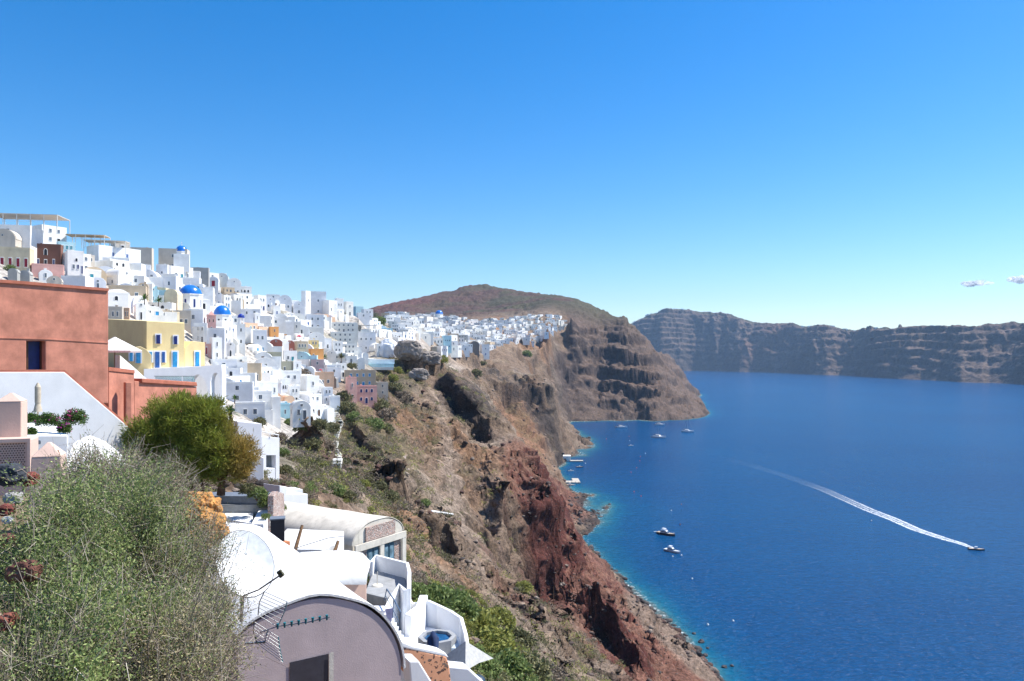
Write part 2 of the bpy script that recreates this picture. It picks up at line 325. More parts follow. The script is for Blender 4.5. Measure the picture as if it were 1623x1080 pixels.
dark = blob(X, Y, -25, 398, 22, 30) + blob(X, Y, -22, 370, 14, 30) + .9 * blob(X, Y, 10, 765, 70, 40) + .8 * blob(X, Y, -37, 142, 13, 26) + .7 * blob(X, Y, 10, 130, 22, 40) * 0 + .5 * ss(.2, .6, fbm(X, Y, 45, 4, 401))
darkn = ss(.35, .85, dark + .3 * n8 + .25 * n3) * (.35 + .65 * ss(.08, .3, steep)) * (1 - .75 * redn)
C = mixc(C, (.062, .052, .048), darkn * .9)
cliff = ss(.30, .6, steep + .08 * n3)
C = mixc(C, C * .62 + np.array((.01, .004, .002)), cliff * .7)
hw = ss(1180, 1330, Y) * (1 - town)
C = mixc(C, (.135, .092, .072), hw * .85)
strat = np.sin((H + .04 * (X - 200) + strata_w * 1.1) / 24 * 2 * math.pi * 3 + n9 * 1.5)
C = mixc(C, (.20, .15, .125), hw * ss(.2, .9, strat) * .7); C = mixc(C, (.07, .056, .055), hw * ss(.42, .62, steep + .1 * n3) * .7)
hill = ss(1430, 1600, RG) * ss(150, 190, H + 20 * n10)
C = mixc(C, (.125, .08, .068), hill * .9); C = mixc(C, (.105, .098, .062), hill * ss(-.2, .35, n10 + .6 * vnoise(X / 60, Y / 60) + .0016 * (X + 150)) * .95); C = mixc(C, (.19, .085, .072), hill * blob(X, Y, -330, 1900, 160, 260) * .9)
pave = town * ss(90, 130, Y) * ss(1350, 1200, Y)
C = mixc(C, (.46, .43, .39), pave * ss(-.5, .1, n8 + .4) * ss(800, 500, Y) * .9)
C = mixc(C, (.045, .04, .04), ss(3.2, .8, H) * ss(-2, .3, H) * ss(-.5, .1, n9 + .2) * .9)
veg = ss(.05, .45, fbm(X, Y, 34, 4, 501) + .25 * n9 + .55 * blob(X, Y, -32, 110, 26, 40) + .5 * blob(X, Y, -40, 230, 20, 60) + .4 * blob(X, Y, -58, 330, 18, 60) - .5 * blob(X, Y, 30, 290, 40, 120)) * ss(.55, .25, steep)
veg *= ss(1300, 500, Y) * (1 - .9 * redn) * (1 - path) * ss(8, 25, H)
C = mixc(C, (.10, .10, .042), veg * .45)
near = ss(45, 12, RG); C = mixc(C, (.12, .055, .04), near * ss(-.3, .3, n9 + vnoise(X, Y)) * .9); C = mixc(C, (.20, .15, .12), near * ss(.2, .6, vnoise(X * 1.6, Y * 1.6)) * .6)
C = mixc(C, (.20, .19, .12), ss(-.3, -1.2, H) * .0)
C *= (1 + .16 * vnoise(X / 1.7, Y / 1.7, H / 1.2, 601) * ss(900, 300, RG) + .10 * n3)[..., None]
terrain_veg = veg
idx = np.arange(NU * NR).reshape(NU, NR)
q = np.stack([idx[:-1, :-1], idx[1:, :-1], idx[1:, 1:], idx[:-1, 1:]], -1).reshape(-1, 4)
hm = np.maximum.reduce([H[:-1, :-1], H[1:, :-1], H[1:, 1:], H[:-1, 1:]]).ravel()
q = q[hm > -5][:, ::-1]
used = np.zeros(NU * NR, bool); used[q.ravel()] = True; remap = np.cumsum(used) - 1
me = mesh_np('hillside', np.stack([XD, YD, ZD], -1).reshape(-1, 3)[used], remap[q], smooth=False)
C = C * (1 - .24 * (1 - pave))[..., None]
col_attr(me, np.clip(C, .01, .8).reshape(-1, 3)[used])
def ground_mat(name, s=1.0):
    t = NT(name, .95, .15); c = t.attr('Col')
    n1 = t.noise(.9 * s, 5, .7); n2 = t.noise(.16 * s, 5, .65); n3_ = t.noise(.035 * s, 4, .6)
    v = t.vor(1.1 * s); v2 = t.vor(.32 * s)
    c = t.mix(1, c, t.ramp(n1, [(.30, .35), (.46, .85), (.70, 1.6)]), 'MULTIPLY')
    c = t.mix(1, c, t.ramp(n2, [(.3, .6), (.7, 1.3)]), 'MULTIPLY')
    c = t.mix(t.ramp(v, [(.12, .55), (.22, 0.)]), c, t.mix(.5, c, (.33, .29, .26)))
    t.color(c)
    hgt = t.math('ADD', t.math('MULTIPLY', n1, .8), t.math('MULTIPLY', t.ramp(v2, [(0., 1.), (.6, 0.)]), .5))
    b1 = t.bump(n2, 1.6 / s, .7); t.bump(hgt, .7 / s, .8, b1); return t.m
gm = ground_mat('volcanic_soil')
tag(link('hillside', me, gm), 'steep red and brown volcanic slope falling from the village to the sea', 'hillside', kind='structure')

# ------------------------------------------------------------------ far caldera cliffs
nu, nr = 900, 330
a2 = np.linspace(R(5), R(50), nu); t2 = np.linspace(0, 1, nr) ** 1.25
px2 = CX + F * np.tan(a2)
bpy_ = np.interp(px2, [900, 1080, 1150, 1250, 1350, 1450, 1623, 1800, 2300], [588, 588.5, 589, 592, 596.5, 602, 610, 620, 640])
tpy = np.interp(px2, [900, 1000, 1030, 1052, 1080, 1110, 1145, 1180, 1210, 1260, 1310, 1350, 1372, 1400, 1450, 1500, 1560, 1590, 1623, 1700, 1800, 2300], [520, 514, 502, 493, 493, 497, 498, 509, 514, 517, 520, 525, 526, 523, 524, 523, 524, 520, 517, 508, 515, 520])
yc = CAMZ * F / (bpy_ - HY) ; yc = yc * (1 + .012 * np.sin(px2 / 19) + .02 * fbm(px2, px2 * 0, 45, 3, 9))
ww = 520.0
Ht = CAMZ + (HY - tpy) / F * (yc + ww) + 2
dd = (t2 * 2400)[None, :]
YY = yc[:, None] + dd - 30; XX = np.tan(a2)[:, None] * YY
prof = np.interp(dd / ww, [0, .06, .3, .6, .85, 1.0, 1.2, 5], [-.04, .02, .34, .68, .93, 1.0, 1.0, .5])
gl = fbm(XX, YY, 330, 5, 901, .6, True); gl2 = fbm(XX * 1.2, YY * .5, 120, 4, 931, .6, True)
HH = prof * Ht[:, None]
amp = np.clip(np.minimum(dd / ww * 3.2, (1.12 - dd / ww) * 3.0), 0, 1)
HH = HH + amp * (58 * gl + 26 * gl2)
wst = 34 * fbm(XX, YY, 520, 3, 951) + .02 * XX
msk = .25 + .75 * ss(-.3, .4, fbm(XX, YY, 480, 3, 955))
HH = HH + (terr(HH, 44, .13, wst) - HH) * amp * .62 * msk; HH = HH + (terr(HH, 15, .2, wst) - HH) * amp * .4 * ss(-.3, .3, fbm(XX, YY, 260, 3, 957))
HH += amp * 4 * fbm(XX, YY, 30, 3, 971) + (dd > ww) * 2.0 * fbm(XX, YY, 60, 3, 981)
N2 = grid_normals(XX, YY, HH); st2 = 1 - N2[..., 2]
DD = vnoise(XX / 40, YY / 40, HH / 14, 17) * 13 * ss(.1, .4, st2) * amp
C2 = np.zeros(XX.shape + (3,)) + np.array((.17, .12, .095)); nn = fbm(XX, YY, 120, 4, 991)
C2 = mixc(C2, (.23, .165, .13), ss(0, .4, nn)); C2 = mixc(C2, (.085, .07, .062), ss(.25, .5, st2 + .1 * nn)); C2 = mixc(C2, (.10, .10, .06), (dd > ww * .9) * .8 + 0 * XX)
C2 = mixc(C2, (.22, .11, .08), ss(.2, .6, fbm(XX, YY, 500, 3, 1001)) * .4)
id2 = np.arange(nu * nr).reshape(nu, nr)
q2 = np.stack([id2[:-1, :-1], id2[:-1, 1:], id2[1:, 1:], id2[1:, :-1]], -1).reshape(-1, 4)
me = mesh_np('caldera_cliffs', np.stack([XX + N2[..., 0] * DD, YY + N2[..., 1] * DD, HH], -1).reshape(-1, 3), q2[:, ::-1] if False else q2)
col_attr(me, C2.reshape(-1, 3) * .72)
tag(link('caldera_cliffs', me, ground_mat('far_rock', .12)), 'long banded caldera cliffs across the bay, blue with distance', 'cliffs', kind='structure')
RIM = (px2, yc + ww * 1.02, Ht, XX, YY, HH)

# ------------------------------------------------------------------ sea
nu3, nr3 = 500, 620
a3 = np.linspace(R(-8), R(56), nu3); r3 = np.exp(np.linspace(math.log(60), math.log(9000), nr3))
A3, R3 = np.meshgrid(a3, r3, indexing='ij'); XS = R3 * np.sin(A3); YS = R3 * np.cos(A3)
HS = hbase(XS, YS); HS = np.where(R3 > 3300, -60, HS)
id3 = np.arange(nu3 * nr3).reshape(nu3, nr3)
q3 = np.stack([id3[:-1, :-1], id3[:-1, 1:], id3[1:, 1:], id3[1:, :-1]], -1).reshape(-1, 4)
# rings out to the horizon
V3 = np.stack([XS, YS, XS * 0], -1).reshape(-1, 3)
me = mesh_np('sea', V3, q3, smooth=True)
at = me.attributes.new('depth', 'FLOAT', 'POINT'); at.data.foreach_set('value', HS.ravel().astype(np.float32))
def sea_mat():
    t = NT('sea_water', .25, .13); t.b.inputs['IOR'].default_value = 1.33
    d = t.attr('depth', 'Fac')
    wob = t.noise(.035, 4, .6); dn = t.math('ADD', d, t.math('MULTIPLY', t.math('SUBTRACT', wob, .5), 9))
    sh = t.ramp(t.math('MULTIPLY', t.math('ADD', dn, 26), 1 / 26.), [(.35, (.0, .056, .165)), (.72, (.0, .070, .178)), (.88, (.003, .105, .19)), (.96, (.03, .15, .19)), (1., (.10, .14, .13))])
    big = t.noise(.0035, 4, .6); rip = t.ramp(t.noise(.20, 5, .7, t.vscale(t.pos, (1, 1.8, 1))), [(.36, .84), (.64, 1.18)]); sh = t.mix(1, sh, rip, 'MULTIPLY')
    c = t.mix(t.math('MULTIPLY', t.ramp(big, [(.4, 0.), (.6, 1.)]), .8), sh, t.mix(1, sh, (.72, .78, .86), 'MULTIPLY'))
    fo = t.noise(.45, 5, .7); near_ = t.ramp(t.math('ADD', t.math('MULTIPLY', d, 1 / 4.), 1.0), [(.55, 0.), (1., 1.)])
    foam = t.math('MULTIPLY', near_, t.ramp(fo, [(.54, 0.), (.66, 1.)]))
    glint = t.ramp(t.noise(.55, 2, .5, t.vscale(t.pos, (1, 1.6, 1))), [(.80, 0.), (.84, 1.)])  # sun glints on the waves, painted as pale specks in the water colour
    c = t.mix(t.math('MAXIMUM', foam, t.math('MULTIPLY', glint, .55)), c, (.75, .8, .82)); t.color(c)
    t.l.new(t.ramp(foam, [(0., .2), (1., .8)]), t.b.inputs['Roughness'])
    v = t.vscale(t.pos, (1, 1.5, 1))
    h1 = t.noise(.07, 3, .6, v); h2 = t.noise(.36, 4, .65, v, .6)
    b = t.bump(h1, 3.0, .5); t.bump(h2, 1.3, .9, b); return t.m
sm_ = sea_mat()
sea = tag(link('sea', me, sm_), 'deep blue sea with fine ripples, turquoise along the rocks', 'sea', kind='structure')
# ------------------------------------------------------------------ mesh builder and house builder
class MB:
    def __init__(s): s.v = []; s.f = []; s.mi = []; s.sm = []
    def add(s, V, Fs, mi=0, smooth=False):
        o = len(s.v); s.v += [tuple(p) for p in V]; s.f += [tuple(i + o for i in f) for f in Fs]; s.mi += [mi] * len(Fs); s.sm += [smooth] * len(Fs); return s
    def box(s, x0, x1, y0, y1, z0, z1, mi=0, taper=0.0):
        t = taper
        V = [(x0, y0, z0), (x1, y0, z0), (x1, y1, z0), (x0, y1, z0), (x0 + t, y0 + t, z1), (x1 - t, y0 + t, z1), (x1 - t, y1 - t, z1), (x0 + t, y1 - t, z1)]
        return s.add(V, [(3, 2, 1, 0), (4, 5, 6, 7), (0, 1, 5, 4), (1, 2, 6, 5), (2, 3, 7, 6), (3, 0, 4, 7)], mi)
    def parapet(s, x0, x1, y0, y1, z0, z1, t=.25, mi=0, sides='fblr'):
        if 'f' in sides: s.box(x0, x1, y0, y0 + t, z0, z1, mi)
        if 'b' in sides: s.box(x0, x1, y1 - t, y1, z0, z1, mi)
        if 'l' in sides: s.box(x0, x0 + t, y0 + t, y1 - t, z0, z1, mi)
        if 'r' in sides: s.box(x1 - t, x1, y0 + t, y1 - t, z0, z1, mi)
        return s
    def vault(s, x0, x1, y0, y1, z0, rise, n=14, mi=0, ends=True, axis='y', thick=0):
        """solid barrel: half ellipse over x0..x1, extruded along y"""
        V = []; c = (x0 + x1) / 2; r = (x1 - x0) / 2
        for y in (y0, y1):
            for k in range(n + 1):
                a = math.pi * k / n; V.append((c + r * math.cos(a), y, z0 + rise * math.sin(a)))
        m = n + 1; Fs = [(k, k + 1, m + k + 1, m + k) for k in range(n)]
        if axis == 'x': V = [(y, x, z) for x, y, z in V]; Fs = [f[::-1] for f in Fs]
        Fs = [f[::-1] for f in Fs] if False else Fs
        s.add(V, Fs, mi, True)
        if ends: s.add(V, [tuple(range(m)), tuple(range(2 * m - 1, m - 1, -1))], mi)
        return s
    def dome(s, cx, cy, z0, r, h, n=20, m=8, mi=0):
        V = []; Fs = []
        for j in range(m):
            a = math.pi / 2 * j / m
            for k in range(n): b = 2 * math.pi * k / n; V.append((cx + r * math.cos(a) * math.cos(b), cy + r * math.cos(a) * math.sin(b), z0 + h * math.sin(a)))
        V.append((cx, cy, z0 + h))
        for j in range(m - 1):
            for k in range(n): Fs.append((j * n + k, j * n + (k + 1) % n, (j + 1) * n + (k + 1) % n, (j + 1) * n + k))
        for k in range(n): Fs.append(((m - 1) * n + k, (m - 1) * n + (k + 1) % n, m * n))
        return s.add(V, Fs, mi, True)
    def cyl(s, cx, cy, z0, z1, r0, r1=None, n=12, mi=0, smooth=True):
        r1 = r0 if r1 is None else r1; V = []
        for z, r in ((z0, r0), (z1, r1)):
            for k in range(n): b = 2 * math.pi * k / n; V.append((cx + r * math.cos(b), cy + r * math.sin(b), z))
        s.add(V, [(k, (k + 1) % n, n + (k + 1) % n, n + k) for k in range(n)], mi, smooth)
        return s.add(V, [tuple(range(n))[::-1], tuple(range(n, 2 * n))], mi)
    def tube(s, pts, r, n=6, mi=0):
        pts = [Vector(p) for p in pts]; rs = r if isinstance(r, (list, tuple)) else [r] * len(pts); V = []
        for i, p in enumerate(pts):
            d = (pts[min(i + 1, len(pts) - 1)] - pts[max(i - 1, 0)]).normalized(); a = d.cross(Vector((0, 0, 1)) if abs(d.z) < .9 else Vector((1, 0, 0))).normalized(); b = d.cross(a)
            for k in range(n): t = 2 * math.pi * k / n; V.append(p + (a * math.cos(t) + b * math.sin(t)) * rs[i])
        Fs = [(i * n + k, i * n + (k + 1) % n, (i + 1) * n + (k + 1) % n, (i + 1) * n + k) for i in range(len(pts) - 1) for k in range(n)]
        s.add(V, Fs, mi, True); return s.add(V, [tuple(range(n))[::-1], tuple(range(len(V) - n, len(V)))], mi)
    def sheet(s, rows, thick=0.0, mi=0, smooth=True):
        """grid of points (list of rows); thick>0 gives it a back"""
        n = len(rows[0]); V = [Vector(p) for r in rows for p in r]; Fs = [(i * n + k, i * n + k + 1, (i + 1) * n + k + 1, (i + 1) * n + k) for i in range(len(rows) - 1) for k in range(n - 1)]
        if not thick: return s.add(V, Fs, mi, smooth)
        N = [Vector() for _ in V]
        for f in Fs:
            nn = (V[f[2]] - V[f[0]]).cross(V[f[3]] - V[f[1]])
            for i in f: N[i] += nn
        B = [v - nn.normalized() * thick for v, nn in zip(V, N)]; m = len(V); R_ = len(rows)
        s.add(V + B, Fs + [tuple(i + m for i in f[::-1]) for f in Fs], mi, smooth)
        ed = [i for i in range(n)] + [i * n + n - 1 for i in range(1, R_)] + [(R_ - 1) * n + k for k in range(n - 2, -1, -1)] + [i * n for i in range(R_ - 2, 0, -1)]
        return s.add(V + B, [(ed[k], ed[k] + m, ed[(k + 1) % len(ed)] + m, ed[(k + 1) % len(ed)]) for k in range(len(ed))], mi)
    def rot(s, rz=0, off=(0, 0, 0), start=0):
        c, n = math.cos(rz), math.sin(rz); s.v[start:] = [(x * c - y * n + off[0], x * n + y * c + off[1], z + off[2]) for x, y, z in s.v[start:]]; return s
    def build(s, name, mat, parent=None, bevel=0, seg=2):
        me = bpy.data.meshes.new(name); me.from_pydata(s.v, [], s.f); me.polygons.foreach_set('material_index', s.mi); me.polygons.foreach_set('use_smooth', s.sm)
        me.validate(); me.update(); o = link(name, me, mat, parent)
        if bevel: m = o.modifiers.new('b', 'BEVEL'); m.width = bevel; m.segments = seg; m.limit_method = 'ANGLE'; m.angle_limit = R(40)
        return o
WALLC = {'white': (.87, .855, .82), 'milk': (.78, .76, .70), 'bluewhite': (.78, .79, .81), 'cream': (.70, .60, .42), 'yellow': (.80, .62, .28), 'pink': (.74, .42, .36), 'terracotta': (.46, .16, .11),
         'orange': (.74, .36, .13), 'peach': (.74, .50, .34), 'sand': (.60, .48, .34), 'beige': (.60, .54, .46), 'grey': (.42, .42, .40), 'olive': (.46, .44, .33), 'maroon': (.34, .12, .09), 'brown': (.20, .095, .07), 'mauve': (.52, .42, .42), 'aqua': (.45, .68, .74), 'stone': (.22, .19, .17)}
def wallmat(c): return plaster('plaster_' + c, WALLC[c], .07, .85, .35, .01, .12 if c in ('white', 'milk', 'bluewhite') else .35)
DOORC = {'blue': (.02, .10, .34), 'teal': (.02, .25, .32), 'brown': (.09, .04, .02), 'red': (.32, .02, .04), 'dark': (.02, .022, .03), 'grey': (.16, .18, .20), 'green': (.02, .12, .06), 'white': (.7, .7, .7), 'navy': (.01, .025, .16), 'sky': (.03, .30, .60)}
def doormat_(c): return plain('painted_' + c, DOORC[c], .45, .4, 0, .15, 3)
_mesh = {}
def unit_panel(kind, c):
    """a unit wide, unit tall opening: frame round a leaf or pane set back inside it; returns (frame mesh, leaf mesh)"""
    k = (kind, c)
    if k in _mesh: return _mesh[k]
    f = MB(); p = MB()
    if kind == 'arch':
        n = 10; o = [(math.cos(math.pi * i / n) * .5, .62 + math.sin(math.pi * i / n) * .38) for i in range(n + 1)]
        inn = [(x * .8, .62 + (z - .62) * .8) for x, z in o]; out = [(.5, 0)] + o + [(-.5, 0)]; inn = [(.4, 0)] + inn + [(-.4, 0)]
        V = [(x, -.07, z) for x, z in out] + [(x, -.07, z) for x, z in inn] + [(x, 0, z) for x, z in out] + [(x, 0, z) for x, z in inn]; m = len(out)
        f.add(V, [(i, i + 1, m + i + 1, m + i) for i in range(m - 1)] + [(i, 2 * m + i, 2 * m + i + 1, i + 1) for i in range(m - 1)] + [(m + i, m + i + 1, 3 * m + i + 1, 3 * m + i) for i in range(m - 1)])
        p.add([(x, -.02, z) for x, z in inn], [tuple(range(m))])
    else:
        f.box(-.5, -.4, -.07, 0, 0, 1).box(.4, .5, -.07, 0, 0, 1).box(-.4, .4, -.07, 0, .9, 1).box(-.56, .56, -.10, 0, -.06, 0)
        p.box(-.4, .4, -.03, 0, 0, .9)
        if kind == 'window': f.box(-.02, .02, -.05, -.03, 0, .9)
    mw = wallmat('white')
    def mk(b, nm, mt):
        me = bpy.data.meshes.new(nm); me.from_pydata(b.v, [], b.f); me.materials.append(mt); me.update(); return me
    pane_m = glass_dark('window_glass') if kind == 'window' and c == 'dark' else doormat_(c)
    _mesh[k] = (mk(f, 'frame', mw), mk(p, 'pane', pane_m)); return _mesh[k]
_rd = random.Random(5)
def opening(parent, kind, c, x, z, w, h, face='f', dims=None, sub=True):
    """window or door on a face of the parent (f front -y, l left -x, r right +x)"""
    fm, pm = unit_panel('arch' if kind.startswith('arch') else ('window' if 'window' in kind else 'door'), c)
    nm = 'door' if 'door' in kind else 'window'
    W_, D_ = dims
    o = bpy.data.objects.new(nm, pm); COL.objects.link(o); o.parent = parent
    if face == 'f': o.location = (x, -D_ / 2, z)
    elif face == 'l': o.location = (-W_ / 2, -x, z); o.rotation_euler = (0, 0, -math.pi / 2)
    else: o.location = (W_ / 2, x, z); o.rotation_euler = (0, 0, math.pi / 2)
    o.scale = (w, 1.3, h)
    if sub:
        f = bpy.data.objects.new('frame', fm); COL.objects.link(f); f.parent = o
    return o
PLACED = []       # (x, y, radius)
HOUSES = []       # (root, px, py, kind words)
def house(x, y, z, w, d, h, rz, kind='box', col='white', roofc=None, wins=None, label='', group=None, base=5.0, name='house', nw=2, door='blue', arch=False, detail=1, terrace=0, winc='dark', rise=None, par=.45, rng=None, sidewin=1, cat='house', annex=0):
    """x, y, z is the middle of the foot; front looks along local -y"""
    g = rng or _rd
    r = empty(name, (x, y, z), rz, label, cat, group)
    m = wallmat(col); rm = wallmat(roofc or ('white' if col in ('white', 'milk', 'bluewhite') else col)); b = MB(); hw, hd = w / 2, d / 2
    if kind == 'vault':
        rs = rise or w * .42; hb = max(h - rs, .8); b.box(-hw, hw, -hd, hd, -base, hb); b.vault(-hw, hw, -hd, hd, hb, rs)
        b.build('wall', m, r); q = MB(); q.sheet([[(math.cos(math.pi * k / 14) * (hw + .12), yy, hb + math.sin(math.pi * k / 14) * (rs + .14)) for k in range(15)] for yy in (hd + .05, -hd + .25)], .12); q.build('roof', rm, r)
        ht = h
    else:
        b.box(-hw, hw, -hd, hd, -base, h - par); b.build('wall', m, r)
        q = MB(); q.parapet(-hw - .02, hw + .02, -hd - .02, hd + .02, h - par, h, .28)
        q.box(-hw + .26, hw - .26, -hd + .26, hd - .26, h - par, h - par + .04)
        if kind == 'dome': q.cyl(0, 0, h - par, h + .8, w * .36, n=16); q.dome(0, 0, h + .8, w * .36, w * .32)
        q.build('roof', rm, r); ht = h - par
    # openings
    if wins is None and detail:
        wins = []
        rows = 2 if (kind != 'vault' and h > 5.2) else 1
        hh = (h / rows if kind != 'vault' else h)
        for row in range(rows):
            n = nw if row == 0 else max(1, nw)
            sp = w / (n + 1)
            for i in range(n):
                cx_ = -hw + sp * (i + 1); isd = (row == 0 and i == n // 2 and door)
                if isd: wins.append(('arch_door' if arch else 'door', door, cx_, 0.05, min(1.15, w * .22), min(2.2, hh * .72), 'f'))
                else: wins.append(('arch_window' if arch else 'window', winc, cx_, row * hh * .93 + min(1.05, hh * .34), min(.95, w * .17), min(1.35, hh * .42), 'f'))
        if kind == 'vault' and h > 3.6: wins.append(('window', winc, 0, h - (rise or w * .42) * .72, .6, .55, 'f'))
        if sidewin and detail > 1 and h > 2.6: wins.append(('window', winc, g.uniform(-.2, .2) * d, min(1.3, h * .4), .8, 1.1, 'l'))
    for (k, c, cx_, z0, ww_, hh_, fc) in wins or ():
        opening(r, k, c, cx_, z0, ww_, hh_, fc, (w, d), detail > 1)
    if terrace:
        t = MB(); t.box(-hw, hw * .98, -hd - terrace, -hd, -base, -.03); t.parapet(-hw, hw * .98, -hd - terrace, -hd, -.03, .85, .22, sides='flr'); t.build('terrace', wallmat('white' if col not in ('milk',) else col), r)
    if annex:
        q = MB(); sx = annex; aw, ah, ad = w * g.uniform(.35, .6), h * g.uniform(.4, .72), d * g.uniform(.7, 1.1); ax0 = (hw if sx > 0 else -hw - aw); y0 = -hd - g.uniform(.2, 1.6)
        if g.random() < .35: q.box(ax0, ax0 + aw, y0, y0 + ad, -base, ah * .55); q.vault(ax0, ax0 + aw, y0, y0 + ad, ah * .55, aw * .42, 10)
        else: q.box(ax0, ax0 + aw, y0, y0 + ad, -base, ah); q.parapet(ax0, ax0 + aw, y0, y0 + ad, ah, ah + .4, .2)
        q.build('annex', wallmat('white' if col == 'bluewhite' else col), r)
        if g.random() < .5:
            q = MB(); n_s = 7
            for i in range(n_s): q.box(-hw + .2 + i * .5, -hw + .7 + i * .5, -hd - 1.0, -hd - .02, -base, h * .9 * (n_s - i) / n_s)
            q.build('stairs', wallmat('white' if col == 'bluewhite' else col), r)
    if detail > 1 and g.random() < .6:
        c = MB(); cx_, cy_ = g.uniform(-.3, .3) * w, g.uniform(0, .35) * d; zt = ht + (0 if kind != 'vault' else -w * .1); c.box(cx_ - .28, cx_ + .28, cy_ - .28, cy_ + .28, zt - .5, zt + .8).box(cx_ - .34, cx_ + .34, cy_ - .34, cy_ + .34, zt + .8, zt + .9); c.build('chimney', wallmat('white' if col == 'bluewhite' else col), r)
    PLACED.append((x, y, .5 * math.sqrt(w * d))); px, py = CX + F * x / y, HY - F * (z + h * .5 - CAMZ) / y
    HOUSES.append((r, px, py, (kind, col, nw, door)))
    return r
def pix_house(p0, p1, pt, pb, label='', rz=45, Y=None, ratio=.9, Dy=0, **k):
    """a house that fills these pixels of the photograph, standing where the ground is seen under its foot"""
    pc = (p0 + p1) / 2
    if Y is None:
        q = hit(pc, pb, 60) or hit(pc, pb + 4, 60) or hit(pc, pb + 10, 60)
        if q is None: q = PW(pc, pb, 300)
        Y = q[1] * .99 + Dy
    a = R(rz); span = (p1 - p0) / F * Y; w = span / (math.cos(a) + ratio * abs(math.sin(a))); d = w * ratio; h = (pb - pt) / F * Y
    x, y, z = PW(pc, pb, Y); y += d * .45 * math.cos(a) + w * .3 * math.sin(abs(a)); x *= y / Y
    return house(x, y, z, w, d, h, a, label=label, **k)
